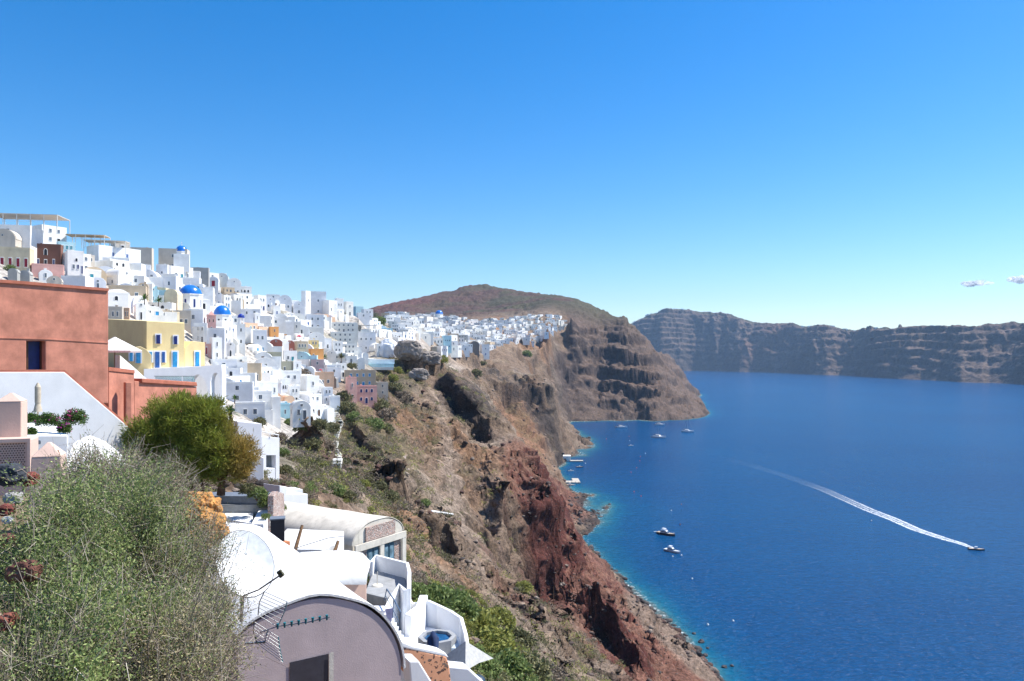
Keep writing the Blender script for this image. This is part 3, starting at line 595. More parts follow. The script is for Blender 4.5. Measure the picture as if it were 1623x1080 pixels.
# ------------------------------------------------------------------ the village on the slope: houses one can point at
GR = 'houses stacked on the village slope'
T = [  # left, right, top, foot (photo pixels), turn, kind, wall, windows, door, label, extras
 (58,100,357,386,60,'box','white',2,'dark','large white terrace building under the restaurant canopy on the skyline',dict(ratio=.7,Y=205)),
 (-12,60,356,392,12,'box','white',1,None,'plain white block left of the skyline restaurant',dict(Y=208,ratio=.8)),
 (-8,34,363,392,8,'vault','beige',0,None,'big grey rounded gable at the left edge below the skyline restaurant',dict(Y=190)),
 (34,66,374,398,50,'vault','white',1,'dark','white vaulted house with one tall dark window under the restaurant',dict(Y=182)),
 (-10,50,391,424,20,'box','cream',5,'maroon_','cream townhouse with five dark red doors at the left edge',dict(Y=165,ratio=.5,wins='cream')),
 (49,97,386,422,20,'box','brown',4,None,'dark brown stone mansion with white framed windows and an arched fanlight',dict(Y=160,ratio=.4,wins='mansion')),
 (49,104,418,444,30,'box','pink',0,None,'windowless pink terrace block in front of the brown mansion',dict(Y=142,ratio=.8)),
 (92,118,383,400,40,'box','aqua',3,None,'teal glass conservatory beside the skyline restaurant',dict(Y=180,winc='teal',ratio=.5)),
 (103,133,397,442,40,'box','white',3,'dark','tall white house with a round window right of the brown mansion',dict(Y=158,wins='round')),
 (131,150,404,432,45,'box','beige',2,'navy','narrow beige house with navy doors right of the round window house',dict(Y=165)),
 (144,168,396,418,18,'vault','white',1,'blue','white arched gable with a shell window over a blue door',dict(Y=172)),
 (148,214,390,428,58,'box','bluewhite',2,None,'broad white building with two small blue windows near the skyline',dict(Y=185,winc='blue',ratio=.5)),
 (176,206,382,398,45,'box','beige',1,'dark','beige roof terrace building under the second skyline canopy',dict(Y=205)),
 (14,30,426,446,15,'vault','grey',0,None,'small grey barrel roof, first of the row behind the red wall',dict(Y=92)),
 (32,50,429,446,15,'vault','grey',0,None,'grey barrel roof beside the pink block, second behind the red wall',dict(Y=92)),
 (60,84,428,446,35,'vault','white',1,None,'small white vault with a tiny window in front of the pink block',dict(Y=95)),
 (74,100,438,462,25,'vault','beige',0,None,'pale grey vault with a dark rim just above the red wall',dict(Y=80)),
 (103,143,437,462,8,'box','bluewhite',0,None,'white house in shade with a sloping parapet above the red wall',dict(Y=120)),
 (140,170,440,462,30,'vault','bluewhite',1,None,'pale turquoise vault behind the top corner of the red wall',dict(Y=122)),
 (168,212,425,456,62,'vault','white',0,None,'long smooth white vault above the sandy gabled house',dict(Y=165,ratio=1.2)),
 (174,232,452,476,22,'box','sand',3,'green','sandy house with three dark windows and a green door',dict(Y=128,ratio=.45)),
 (218,236,449,476,22,'vault','sand',0,None,'sandy arched gable joined to the right of the sandy house',dict(Y=130)),
 (172,200,476,492,20,'box','pink',0,None,'flat pink wall block below the sandy house',dict(Y=118)),
 (172,196,486,508,20,'box','beige',2,None,'beige block behind the yellow house by the red wall',dict(Y=100)),
 (196,206,488,508,20,'box','peach',2,None,'narrow peach block behind the yellow house',dict(Y=100)),
 (212,232,480,507,40,'vault','white',1,'dark','white vault with a mustard yellow arched niche',dict(Y=108,roofc='white')),
 (200,242,392,406,15,'box','beige',0,None,'low beige block on the skyline left of the hilltop church',dict(Y=262,ratio=.4)),
 (212,246,405,428,25,'box','milk',2,'dark','white house with a glazed veranda near the skyline',dict(Y=238,wins='glass')),
 (253,300,394,428,14,'box','beige',1,None,'tall blank beige wall block in front of the skyline blue dome',dict(Y=262,ratio=.6)),
 (284,300,402,430,30,'box','beige',1,'dark','beige side wing under the skyline blue dome',dict(Y=262)),
 (248,268,419,440,15,'box','bluewhite',1,None,'white block in shade left of the three window house',dict(Y=236)),
 (264,302,422,442,55,'box','white',3,'teal','white house with three slim windows under the beige church wall',dict(Y=236,ratio=.5)),
 (280,318,429,446,20,'box','bluewhite',2,None,'white porch with square posts below the beige church wall',dict(Y=240,ratio=.5)),
 (300,332,424,434,15,'box','grey',0,None,'long low grey roof right of the skyline dome',dict(Y=280,ratio=.5)),
 (316,346,432,452,55,'box','white',1,None,'white wall house below the low grey roof',dict(Y=268)),
 (330,348,439,456,15,'vault','bluewhite',1,'red','white arched gable with a large crimson door',dict(Y=262,wins='reddoor')),
 (340,364,433,452,18,'vault','milk',0,None,'blank grey shaded barrel gable on the skyline right of the crimson door',dict(Y=280)),
 (357,384,441,468,25,'vault','white',3,'dark','white rounded skyline house with a dark door between two small windows',dict(Y=278)),
 (376,399,454,478,25,'box','white',3,None,'white arcade terrace house with three dark arches on the skyline',dict(Y=272,arch=True,ratio=.5)),
 (366,384,468,492,50,'box','milk',2,'dark','milky white house with a dark arched opening below the arcade terrace',dict(Y=255,arch=True)),
 (236,260,439,464,25,'box','bluewhite',1,'teal','white house with a tall teal door above the turquoise vault',dict(Y=210)),
 (258,282,437,475,12,'box','bluewhite',0,None,'tall pale blue wall left of the large blue dome',dict(Y=206)),
 (262,288,440,456,58,'box','white',2,None,'white house with two tiny windows over the pale blue wall',dict(Y=214)),
 (280,318,440,458,12,'box','bluewhite',0,None,'wide blue white wall directly above the large blue dome',dict(Y=220,ratio=.5)),
 (234,252,456,482,22,'vault','aqua',1,None,'turquoise vault with a small dark window',dict(Y=178)),
 (250,276,460,486,20,'box','aqua',1,None,'aqua courtyard house right of the turquoise vault',dict(Y=180)),
 (320,343,461,487,22,'vault','bluewhite',2,'dark','white vault with three openings right of the large blue dome',dict(Y=205)),
 (342,352,464,486,20,'vault','bluewhite',1,'blue','slim white vault with a blue door, right of the three opening vault',dict(Y=210)),
 (350,366,468,488,50,'box','white',2,'sky','white cube with a bright blue door above the second blue dome',dict(Y=212)),
 (264,277,482,496,30,'box','orange',0,None,'small bright orange block by the palms',dict(Y=150)),
 (250,276,492,512,15,'box','brown_',2,None,'',dict(skip=1)),
 (250,274,492,513,18,'box','sand',2,None,'brown sand coloured house left of the grey beige three window house',dict(Y=108,ratio=.6)),
 (272,304,492,518,20,'box','beige',3,None,'greyish beige house with three windows behind the yellow house',dict(Y=106,ratio=.6)),
 (276,306,480,497,18,'vault','milk',0,None,'blank cream barrel gable behind the grey beige house',dict(Y=120)),
 (292,326,490,530,12,'box','bluewhite',0,None,'sloping white buttress wall left of the pink tower',dict(Y=150)),
 (306,330,512,545,20,'box','white',2,'dark','white house with a slim dark door right of the yellow house',dict(Y=112)),
 (385,412,477,493,16,'box','milk',1,None,'plain grey white box with one square window under the skyline terrace',dict(Y=232,ratio=.5)),
 (380,402,490,512,20,'box','bluewhite',0,None,'low pale blue walls right of the small belfry',dict(Y=215)),
 (326,358,520,560,14,'box','bluewhite',1,None,'big blue white box with one black window below the second dome',dict(Y=118,ratio=.6)),
 (356,374,543,566,25,'vault','white',1,'dark','small white cave house with a black arched door',dict(Y=125,arch=True)),
 (318,336,545,562,25,'box','pink',1,'red','rose pink house with a dark red door by the yellow house',dict(Y=98)),
 (332,352,535,572,40,'box','white',1,None,'white wall stepping down right of the rose pink house',dict(Y=104)),
 (344,368,508,548,55,'box','white',2,'blue','white flank of the domed church under the second dome',dict(Y=150,cat='church')),
 (352,392,565,582,40,'box','milk',2,None,'milky white house above the long beige hotel',dict(Y=150)),
 (402,422,468,492,50,'box','white',2,'navy','white house with a navy door under the skyline terrace',dict(Y=245)),
 (419,438,471,490,20,'vault','bluewhite',1,'navy','white vault with a square attic window, left of the tall gabled vault',dict(Y=258,ratio=1.1)),
 (438,464,468,491,20,'vault','bluewhite',3,None,'steep white vault with four dark windows on the skyline',dict(Y=262,rise=3.2)),
 (462,484,478,498,22,'vault','bluewhite',1,'grey','white vault with a slim arched door left of the tall cube',dict(Y=245,arch=True)),
 (430,445,485,500,35,'box','white',1,'blue','small white cube with a bright blue door',dict(Y=240)),
 (406,432,498,520,55,'box','white',4,'dark','white row house with four small windows in a line',dict(Y=225,ratio=.4)),
 (402,412,496,522,40,'box','bluewhite',1,'dark','narrow white house with a black door',dict(Y=222)),
 (478,492,461,498,60,'box','white',0,None,'left white shaft of the tall skyline cube',dict(Y=262)),
 (490,518,462,498,18,'box','bluewhite',1,None,'tall white cube with a tiny high window on the skyline',dict(Y=262,ratio=.6)),
 (512,534,476,502,55,'box','white',2,None,'tall white house with a large arched niche',dict(Y=275,wins='niche')),
 (530,545,473,500,30,'box','white',2,'dark','white stepped house with paired dark windows near the skyline',dict(Y=290)),
 (543,560,478,500,45,'box','milk',1,'dark','cream rounded house stepping down the skyline',dict(Y=300)),
 (558,576,486,504,40,'box','aqua',3,None,'aqua tinted house with a row of little windows near the end of the skyline',dict(Y=315)),
 (572,592,490,505,30,'box','bluewhite',2,None,'pale house at the end of the upper village skyline',dict(Y=330)),
 (564,586,496,512,20,'box','bluewhite',0,None,'blue white retaining house above the dark grove',dict(Y=300)),
 (484,514,498,522,18,'box','bluewhite',2,'dark','blue white house with paired windows under the tall cube',dict(Y=240,ratio=.6)),
 (458,486,497,515,20,'vault','milk',1,None,'low cream domed vault under the slim door vault',dict(Y=232)),
 (500,518,500,516,40,'box','white',2,None,'white lattice balcony house',dict(Y=238)),
 (444,464,508,535,22,'box','bluewhite',2,'dark','pale blue two storey house with an arched cellar door',dict(Y=205,arch=True)),
 (462,478,510,535,15,'box','milk',0,None,'grey white wall right of the pale blue two storey house',dict(Y=210)),
 (400,424,523,560,22,'box','bluewhite',2,'sky','pale blue house with two upper windows left of the orange wall',dict(Y=170,ratio=.6)),
 (424,442,518,540,40,'box','orange',1,None,'bright orange curved wall house with a dark arch',dict(Y=182,arch=True)),
 (438,456,530,541,20,'box','orange',0,None,'low orange terrace in front of the orange wall',dict(Y=176)),
 (425,449,538,561,22,'vault','maroon',1,'dark','maroon vaulted house with one dark window',dict(Y=162,roofc='white',rise=1.4)),
 (448,468,540,562,25,'vault','maroon',2,'red','maroon vaulted house with a wide deep red doorway',dict(Y=165,roofc='white',rise=1.4)),
 (465,489,541,566,32,'box','sand',3,'brown','ochre house with four brown windows beside the maroon vaults',dict(Y=170)),
 (488,506,538,560,28,'box','yellow',2,None,'small yellow house with a white awning roof',dict(Y=176,roofc='white')),
 (484,516,527,545,22,'vault','white',1,'dark','wide white vault above the yellow house',dict(Y=190)),
 (482,512,518,534,20,'box','milk',2,None,'milky terrace house with rounded windows above the wide vault',dict(Y=205,arch=True,ratio=.5)),
 (515,566,511,527,20,'box','milk',6,'grey','long white hotel wing with a line of doors',dict(Y=255,ratio=.25)),
 (523,562,526,543,20,'box','milk',4,None,'lower white hotel wing with dark deep balconies',dict(Y=240,ratio=.3)),
 (562,596,526,556,20,'box','bluewhite',3,None,'blue white villa with three large windows under the dark pergola',dict(Y=262,ratio=.5)),
 (510,526,536,553,30,'box','bluewhite',1,'dark','white house with a tall dark slot window below the hotel wing',dict(Y=200)),
 (524,544,541,560,25,'box','white',2,None,'white cube with a flat brown shade below the hotel wing',dict(Y=205)),
 (540,566,545,562,20,'box','milk',3,None,'white veranda house with grey columns',dict(Y=225,ratio=.5)),
 (594,606,545,564,30,'box','white',1,'dark','small white hut left of the whitewashed rock',dict(Y=300)),
 (415,447,558,578,20,'box','olive',2,None,'olive green house with two small windows',dict(Y=150,ratio=.5)),
 (444,472,556,574,30,'box','white',2,'teal','white house with a teal door below the ochre house',dict(Y=155)),
 (438,464,573,592,18,'box','olive',1,None,'grey green house with one dark window below the olive house',dict(Y=145)),
 (460,478,572,600,40,'box','bluewhite',0,None,'white ramp house left of the grey shrub',dict(Y=142)),
 (491,515,570,592,15,'box','mauve',0,None,'blank mauve block below the orange staircase',dict(Y=160)),
 (488,514,553,573,28,'box','orange',2,None,'orange house with a diagonal pale staircase',dict(Y=166,wins='stair')),
 (504,520,571,592,40,'box','white',1,'dark','white house with a black door behind the red parasol',dict(Y=160)),
 (516,534,556,574,20,'vault','milk',0,None,'grey white round gable above the small palm',dict(Y=185)),
 (526,550,576,598,35,'box','white',2,'dark','white blue house beside the pale posts',dict(Y=180)),
 (545,596,587,614,16,'box','sand',4,'sky','beige cliff house with four bright blue doors and windows',dict(Y=195,ratio=.35,winc='sky')),
 (547,566,598,636,30,'box','pink',1,None,'pink curved stair tower below the beige cliff house',dict(Y=188)),
 (560,598,612,640,24,'box','pink',3,'navy','rose pink mansion with navy windows and a large arched cellar',dict(Y=190,ratio=.5,winc='navy',arch=True)),
 (594,616,606,628,20,'box','beige',1,None,'grey beige annex right of the rose pink mansion',dict(Y=200)),
 (490,530,590,612,22,'box','peach',3,'grey','peach house with grey windows above the stone gable',dict(Y=168,ratio=.5)),
 (514,534,597,614,20,'vault','stone',1,None,'dark stone round gable beside the peach house',dict(Y=164,roofc='sand')),
 (440,478,588,606,30,'box','white',2,None,'white house with a square blue grey niche',dict(Y=138)),
 (352,414,576,604,14,'box','sand',3,'dark','long beige hotel block with white pillars and parasols',dict(Y=112,ratio=.25,wins='hotel')),
 (352,402,606,640,14,'box','bluewhite',1,None,'tall pale blue retaining house below the beige hotel',dict(Y=104,ratio=.4)),
 (376,402,622,644,22,'vault','bluewhite',1,'dark','white cave house with a tan arched hood',dict(Y=98,arch=True)),
 (398,440,606,640,50,'box','white',2,None,'broad white house with a large pale blue arched recess',dict(Y=108,wins='recess')),
 (440,460,600,622,40,'box','bluewhite',3,None,'blue white house with three tall slim windows',dict(Y=122,arch=True)),
 (455,476,612,640,30,'box','white',2,'dark','white house with a black double door below the brown roof',dict(Y=118)),
 (372,420,638,664,22,'box','bluewhite',2,None,'long white wall house with grey shutters behind the brown bush',dict(Y=92,ratio=.4)),
 (418,444,634,658,35,'box','white',3,None,'white house with three narrow windows right of the brown bush',dict(Y=100)),
 (440,462,640,662,25,'box','aqua',1,None,'pale turquoise terrace house above the green bush',dict(Y=104)),
 (458,494,636,666,25,'vault','white',2,'grey','wide white vault at the foot of the village with two grey doors',dict(Y=110)),
 (476,506,596,634,45,'box','white',1,None,'white slope wall house with a curved back left of the peach house',dict(Y=134)),
 (494,512,612,632,35,'box','white',2,'brown','white house with a brown door below the peach house',dict(Y=146)),
 (508,528,614,640,30,'box','bluewhite',2,'dark','white house with two dark openings at the edge of the ravine',dict(Y=150)),
 (520,540,628,650,20,'box','bluewhite',0,None,'last white wall at the lower right tip of the village',dict(Y=148)),
 (500,522,646,662,30,'box','milk',2,None,'low white chapel court above the cliff stairs',dict(Y=135)),
]
def YH(px, py, rmin=90):
    for k in range(0, 60, 3):
        q = hit(px, py + k, rmin)
        if q: return q[1] * .99
    return 300.0
def custom(w, d, h, key):
    hw = w / 2
    if key == 'cream': return [('door', 'red', -hw + w * (i + .5) / 5, .3, w * .1, h * .45, 'f') for i in range(5)]
    if key == 'mansion': return [('window', 'navy', -hw + w * u, .3, w * .08, h * .30, 'f') for u in (.13, .3, .78)] + [('door', 'dark', w * .03, .0, w * .1, h * .32, 'f'), ('arch_window', 'dark', w * .03, h * .5, w * .12, h * .3, 'f')]
    if key == 'round': return [('arch_window', 'dark', w * .05, h * .62, w * .16, h * .12, 'f'), ('window', 'dark', -w * .12, h * .36, w * .15, h * .16, 'f'), ('window', 'navy', w * .15, h * .36, w * .15, h * .16, 'f'), ('door', 'navy', w * .4, h * .2, w * .12, h * .3, 'f')]
    if key == 'glass': return [('window', 'teal', -w * .24, h * .35, w * .42, h * .42, 'f'), ('window', 'dark', w * .24, h * .35, w * .42, h * .42, 'f')]
    if key == 'reddoor': return [('door', 'red', 0, h * .12, w * .42, h * .58, 'f')]
    if key == 'niche': return [('arch_window', 'white', w * .25, h * .15, w * .34, h * .68, 'f'), ('window', 'dark', -w * .22, h * .35, w * .12, h * .2, 'f')]
    if key == 'stair': return [('window', 'brown', -w * .3, h * .3, w * .14, h * .3, 'f')]
    if key == 'recess': return [('arch_window', 'sky', -w * .1, h * .12, w * .3, h * .48, 'f'), ('window', 'dark', w * .3, h * .5, w * .1, h * .25, 'f')]
    if key == 'hotel': return [('window', 'dark', -hw + w * u, h * .58, w * .06, h * .2, 'f') for u in (.2, .62)] + [('door', c, -hw + w * u, .1, w * .065, h * .36, 'f') for u, c in ((.08, 'dark'), (.2, 'grey'), (.33, 'grey'), (.5, 'grey'), (.62, 'dark'), (.76, 'grey'), (.9, 'grey'))]
_rd.seed(12)
for (p0, p1, pt, pb, rz, kind, col, nw, door, label, ex) in T:
    if ex.pop('skip', 0): continue
    if door == 'maroon_': door = 'red'
    key = ex.pop('wins', None); ratio = ex.get('ratio', .9); Yh = ex['Y'] = YH((p0 + p1) / 2, pb)
    if key:
        a = R(rz); w = (p1 - p0) / F * Yh / (math.cos(a) + ratio * abs(math.sin(a))); ex['wins'] = custom(w, w * ratio, (pb - pt) / F * Yh, key)
    pix_house(p0, p1, pt, pb, label, rz, kind=kind, col=col, nw=nw, door=door, detail=2, base=7 if pb < 630 else 1.6, group=GR, **ex)
NAMED = list(HOUSES)

# ---- the churches with blue domes
dome_blue = NT('dome_blue', .28, .5); dome_blue.color(dome_blue.mix(dome_blue.ramp(dome_blue.noise(.8, 3), [(.3, 0.), (.7, 1.)]), (.01, .13, .52), (.02, .19, .62))); dome_blue = dome_blue.m
dome_navy = plain('dome_navy', (.01, .04, .33), .3)
def church(px, pdome_top, pdome_bot, pfoot, rpx, Y, label, n=8, mat=None, cross=True, drum_win='navy', sq=False, rfoot=1.15):
    Y = YH(px, pfoot); x, y, z = PW(px, pfoot, Y); s = Y / F; r = rpx * s
    root = empty('church', (x, y, z), R(22), label, 'church'); hd = (pfoot - pdome_bot) * s; hh = (pdome_bot - pdome_top) * s
    b = MB(); b.cyl(0, 0, 0, hd, r * 1.08, n=n, smooth=False).cyl(0, 0, hd - .25, hd + .05, r * 1.14, n=n, smooth=False); b.build('drum', wallmat('white'), root)
    q = MB(); q.box(-r * rfoot * 1.1, r * rfoot * 1.1, -r * rfoot, r * rfoot, -7, 0); q.build('wall', wallmat('white'), root)
    dm = MB().dome(0, 0, hd + .05, r, hh, 28, 10).build('dome', mat or dome_blue, root)
    if cross:
        c = MB(); z0 = hd + hh; c.cyl(0, 0, z0 - .1, z0 + .35, .22, .1).box(-.06, .06, -.06, .06, z0 + .3, z0 + 1.5).box(-.4, .4, -.05, .05, z0 + .95, z0 + 1.08); c.build('cross', wallmat('white'), dm)
    if drum_win:
        for k in range(n):
            a = -math.pi / 2 + (k + .5) * 2 * math.pi / n - 0; rr = r * 1.08 * math.cos(math.pi / n)
            w = MB(); w.box(-.28, .28, -.05, 0, 0, hd * .42); o = w.build('window', doormat_(drum_win), root)
            o.location = (rr * math.cos(a), rr * math.sin(a), hd * .3); o.rotation_euler = (0, 0, a + math.pi / 2)
    PLACED.append((x, y, r)); return root
church(301.5, 452, 467, 497, 17, 168, 'white octagonal church under the largest blue dome, in the middle of the village')
church(352, 484.5, 499.5, 524, 13, 160, 'white church with the second blue dome, right of the pink bell tower', drum_win='dark')
church(288, 389.5, 399.5, 404, 9, 275, 'white church with a small blue dome on the skyline behind the beige block', drum_win=None)
church(696, 492, 498, 506, 6, 815, 'far yellow church with a pale blue dome on the ridge of the distant village', cross=False, drum_win=None)
# belfry with the small dark blue dome
Yb = YH(382, 556); x, y, z = PW(382, 556, Yb); s = Yb / F; bt = empty('bell_tower', (x, y, z), R(20), 'white bell tower with columns and a small dark navy dome', 'bell tower')
b = MB(); b.box(-1.3, 1.3, -1.3, 1.3, -6, 41 * s).box(-1.5, 1.5, -1.5, 1.5, 41 * s, 42.5 * s); b.build('wall', wallmat('white'), bt)
for i in range(6):
    a = i * math.pi / 3 + .3; MB().cyl(.95 * math.cos(a), .95 * math.sin(a), 42.5 * s, 52 * s, .12, n=8).build('column', wallmat('white'), bt)
dm = MB().cyl(0, 0, 52 * s, 53.5 * s, 1.15).dome(0, 0, 53.5 * s, 1.05, 1.0, 20, 7).build('dome', dome_navy, bt); MB().box(-.04, .04, -.04, .04, 53.5 * s + 1, 53.5 * s + 1.7).box(-.2, .2, -.04, .04, 53.5 * s + 1.35, 53.5 * s + 1.45).build('cross', wallmat('white'), dm)
for zz, ww in ((30, .5), (12, .6)): opening(bt, 'arch_window', 'dark', 0, zz * s, ww, 1.2, 'f', (2.6, 2.6))
PLACED.append((x, y, 1.5))
# pink bell tower with a pointed cap
Yb = YH(335, 545); x, y, z = PW(335, 545, Yb); s = Yb / F; pt_ = empty('bell_tower', (x, y, z), R(25), 'pink tower with a small pyramid cap left of the second blue dome', 'tower')
b = MB(); b.box(-1.25, 1.25, -1.2, 1.2, -5, 44 * s); b.build('wall', wallmat('pink'), pt_); b = MB(); b.box(-1.35, 1.35, -1.3, 1.3, 44 * s, 45.5 * s).add([(-.9, -.9, 45.5 * s), (.9, -.9, 45.5 * s), (.9, .9, 45.5 * s), (-.9, .9, 45.5 * s), (0, 0, 53 * s)], [(0, 1, 4), (1, 2, 4), (2, 3, 4), (3, 0, 4)]); b.build('roof', wallmat('pink'), pt_)
for xx in (-.55, .5): opening(pt_, 'arch_window', 'brown', xx, 34 * s, .4, 1.0, 'f', (2.5, 2.4))
opening(pt_, 'window', 'dark', 0, 22 * s, .5, .9, 'f', (2.5, 2.4)); PLACED.append((x, y, 1.4))

# ---- fillers: every other house the slope shows
poly_near = [(100, 400), (148, 392), (215, 404), (262, 428), (330, 438), (372, 452), (420, 466), (480, 478), (540, 482), (600, 494), (618, 505), (640, 540), (632, 556), (600, 562), (566, 570), (548, 588), (545, 610), (536, 640), (522, 658), (480, 664), (430, 662), (396, 650), (345, 620), (338, 560), (318, 520), (240, 506), (178, 500), (176, 455), (104, 440)]
poly_far = [(604, 492), (650, 500), (692, 499), (740, 508), (790, 508), (830, 504), (868, 500), (893, 504), (897, 518), (880, 529), (850, 544), (835, 548), (800, 545), (775, 556), (742, 556), (705, 566), (682, 562), (655, 545), (634, 532), (612, 512)]
def inside(x, y, P_):
    c = False; j = len(P_) - 1
    for i in range(len(P_)):
        (xi, yi), (xj, yj) = P_[i], P_[j]
        if (yi > y) != (yj > y) and x < (xj - xi) * (y - yi) / (yj - yi) + xi: c = not c
        j = i
    return c
rg = random.Random(77)
def free(x, y, r, k=.86):
    for a, b, q in PLACED:
        if abs(a - x) < (r + q) and (a - x) ** 2 + (b - y) ** 2 < ((r + q) * k) ** 2: return False
    return True
near_new = []; tries = 0
while len(near_new) < 150 and tries < 16000:
    tries += 1; px, py = rg.uniform(100, 642), rg.uniform(392, 666)
    if not inside(px, py, poly_near): continue
    q = hit(px, py, 75, 700)
    if q is None or q[1] < 165: continue
    w = rg.uniform(4.6, 8.2); 
    if not free(q[0], q[1], w * .48, .74): continue
    k = rg.choice(['box', 'box', 'box', 'vault', 'vault']); c = rg.choices(['white', 'milk', 'bluewhite', 'peach', 'sand', 'cream', 'aqua'], [12, 5, 8, .5, .7, .6, .6])[0]
    h = rg.uniform(2.8, 3.8) if k == 'vault' else rg.choice([2.8, 3.2, 3.4, 5.6]); rz = R(rg.choice([12, 18, 24, 35, 48, 58, 64]) + rg.uniform(-5, 5))
    house(q[0], q[1], q[2] - .2, w, w * rg.uniform(.6, 1.0), h, rz, k, c, nw=rg.choice([0, 1, 2, 2, 3]), door=rg.choice(['blue', 'navy', 'dark', 'brown', 'teal', 'grey', 'sky', None]), arch=rg.random() < .3, detail=2 if q[1] < 300 else 1, base=6, group=GR, rng=rg, terrace=rg.choice([0, 0, 1.8, 2.6]), annex=rg.choice([0, 1, -1, 1])); near_new.append(HOUSES[-1])
far_new = []; cand = []; tries = 0
while len(cand) < 430 and tries < 30000:
    tries += 1; px, py = rg.uniform(602, 910), rg.uniform(492, 568)
    if not inside(px, py, poly_far): continue
    if 640 < px < 690 and py > 540: continue
    q = hit(px, py, 500, 1560)
    if q is None: continue
    w = rg.uniform(6, 12)
    if not free(q[0], q[1], w * .42): continue
    PLACED.append((q[0], q[1], w * .42)); cand.append((q[1], q, w, px, py))
cand.sort(key=lambda c: c[0])
nfar = 298 - len(HOUSES)
far_mb = MB(); far_win = MB(); FG = 'houses of the distant village'
for i, (Yc, q, w, px, py) in enumerate(cand):
    k = 'vault' if rg.random() < .25 else 'box'; c = rg.choices(['white', 'milk', 'bluewhite', 'sand', 'peach', 'beige'], [10, 6, 7, 1, .5, 1.2])[0]; h = rg.uniform(3, 6.5); d = w * rg.uniform(.5, .9); rz = R(rg.choice([15, 25, 40, 60]) + rg.uniform(-8, 8)); nw = rg.choice([1, 2, 3])
    if i < nfar:
        house(q[0], q[1], q[2] - .3, w, d, h, rz, k, c, nw=nw, door=rg.choice(['dark', 'blue', 'brown']), detail=1, base=7, group=FG, rng=rg); PLACED.pop(); far_new.append(HOUSES[-1])
    else:
        st = len(far_mb.v); mi = {'white': 0, 'milk': 1, 'bluewhite': 0, 'sand': 2, 'peach': 2, 'beige': 1}[c]
        far_mb.box(-w / 2, w / 2, -d / 2, d / 2, -6, h * .9, mi).parapet(-w / 2 - .02, w / 2 + .02, -d / 2 - .02, d / 2 + .02, h * .9, h, .3, mi)
        for u in range(nw): far_mb.box(-w / 2 + w * (u + .5) / nw - .55, -w / 2 + w * (u + .5) / nw + .55, -d / 2 - .05, -d / 2 + .1, h * .2, h * .6, 3)
        far_mb.rot(rz, q, st)
if far_mb.v: tag(far_mb.build('distant_houses', [wallmat('white'), wallmat('milk'), wallmat('sand'), doormat_('grey')]), 'mass of the smallest white houses at the far end of the distant village', 'houses', kind='stuff')

# ---- labels of the fillers: look plus the nearest house one can find, with its order among those that would share the words
short = [(r['label'], px, py) for r, px, py, _ in NAMED]
LM = [('the largest blue dome', 301, 462), ('the second blue dome', 352, 492), ('the small navy belfry dome', 382, 493), ('the pink bell tower', 335, 505), ('the crimson door gable', 339, 448), ('the beige church wall', 276, 410),
      ('the tall skyline cube', 500, 478), ('the maroon vaults', 446, 552), ('the orange wall', 435, 530), ('the long hotel wing', 540, 520), ('the dark pergola', 578, 522), ('the olive green house', 430, 568), ('the peach house', 510, 600),
      ('the rose pink mansion', 578, 625), ('the beige cliff house', 570, 600), ('the whitewashed rock', 614, 545), ('the beige parasol hotel', 383, 590), ('the dark stone gable', 524, 606), ('the mauve block', 503, 581), ('the broad recess house', 420, 622), ('the sandy gabled house', 205, 464), ('the blue window building', 180, 408), ('the turquoise vault', 243, 468), ('the brown bush', 424, 655),
      ('the curved pool terrace', 595, 572)]
LMF = [('the far blue domed church', 696, 500), ('the big dark stone house', 748, 549), ('the light blue hotel block', 712, 548), ('the nearest edge of the far village', 625, 515), ('the white headland cluster', 890, 518), ('the steep white quarter', 820, 530), ('the brown rock wall', 690, 556), ('the middle of the far village', 760, 520)]
CN = {'white': 'bright white', 'milk': 'cream white', 'bluewhite': 'blue tinted white', 'peach': 'peach', 'sand': 'sand coloured', 'cream': 'cream', 'aqua': 'pale aqua', 'beige': 'beige'}
def side_words(dx, dy): 
    v = 'above' if dy < 0 else 'below'; h_ = 'left of' if dx < 0 else 'right of'
    return h_ if abs(dx) > 1.6 * abs(dy) else (v if abs(dy) > 1.6 * abs(dx) else ('up ' + h_ if dy < 0 else 'down ' + h_))
ORD = ['', 'second ', 'third ', 'fourth ', 'fifth ', 'sixth ', 'seventh ', 'eighth ', 'ninth ', 'tenth ', 'eleventh ', 'twelfth ', 'thirteenth ', 'fourteenth ', 'fifteenth ', 'sixteenth ']
for rows, marks in ((near_new, LM), (far_new, LMF)):
    pool = {}
    for r, px, py, (k, c, nw, door) in rows:
        n_, mx, my = min(marks, key=lambda m: math.hypot(px - m[1], (py - m[2]) * 1.3))
        t = '%s %s%s %s %s' % (CN[c], 'vaulted' if k == 'vault' else 'flat roofed', ' house', side_words(px - mx, py - my), n_)
        if door in ('blue', 'teal', 'sky') and rows is near_new: t = t.replace(' house ', ' house with a blue door ')
        pool.setdefault(t, []).append((math.hypot(px - mx, py - my), r))
    for t, L in pool.items():
        L.sort(key=lambda a: a[0])
        for i, (_, r) in enumerate(L): s_ = (ORD[i] + t if i else ('nearest ' + t if len(L) > 1 else t)); r['label'] = s_ if len(s_.split()) < 16 else s_.replace(' flat roofed', '').replace('nearest ', '').replace('blue tinted', 'bluish').replace('the broad recess', 'the recess').replace(' building', '').replace('bright white', 'white')

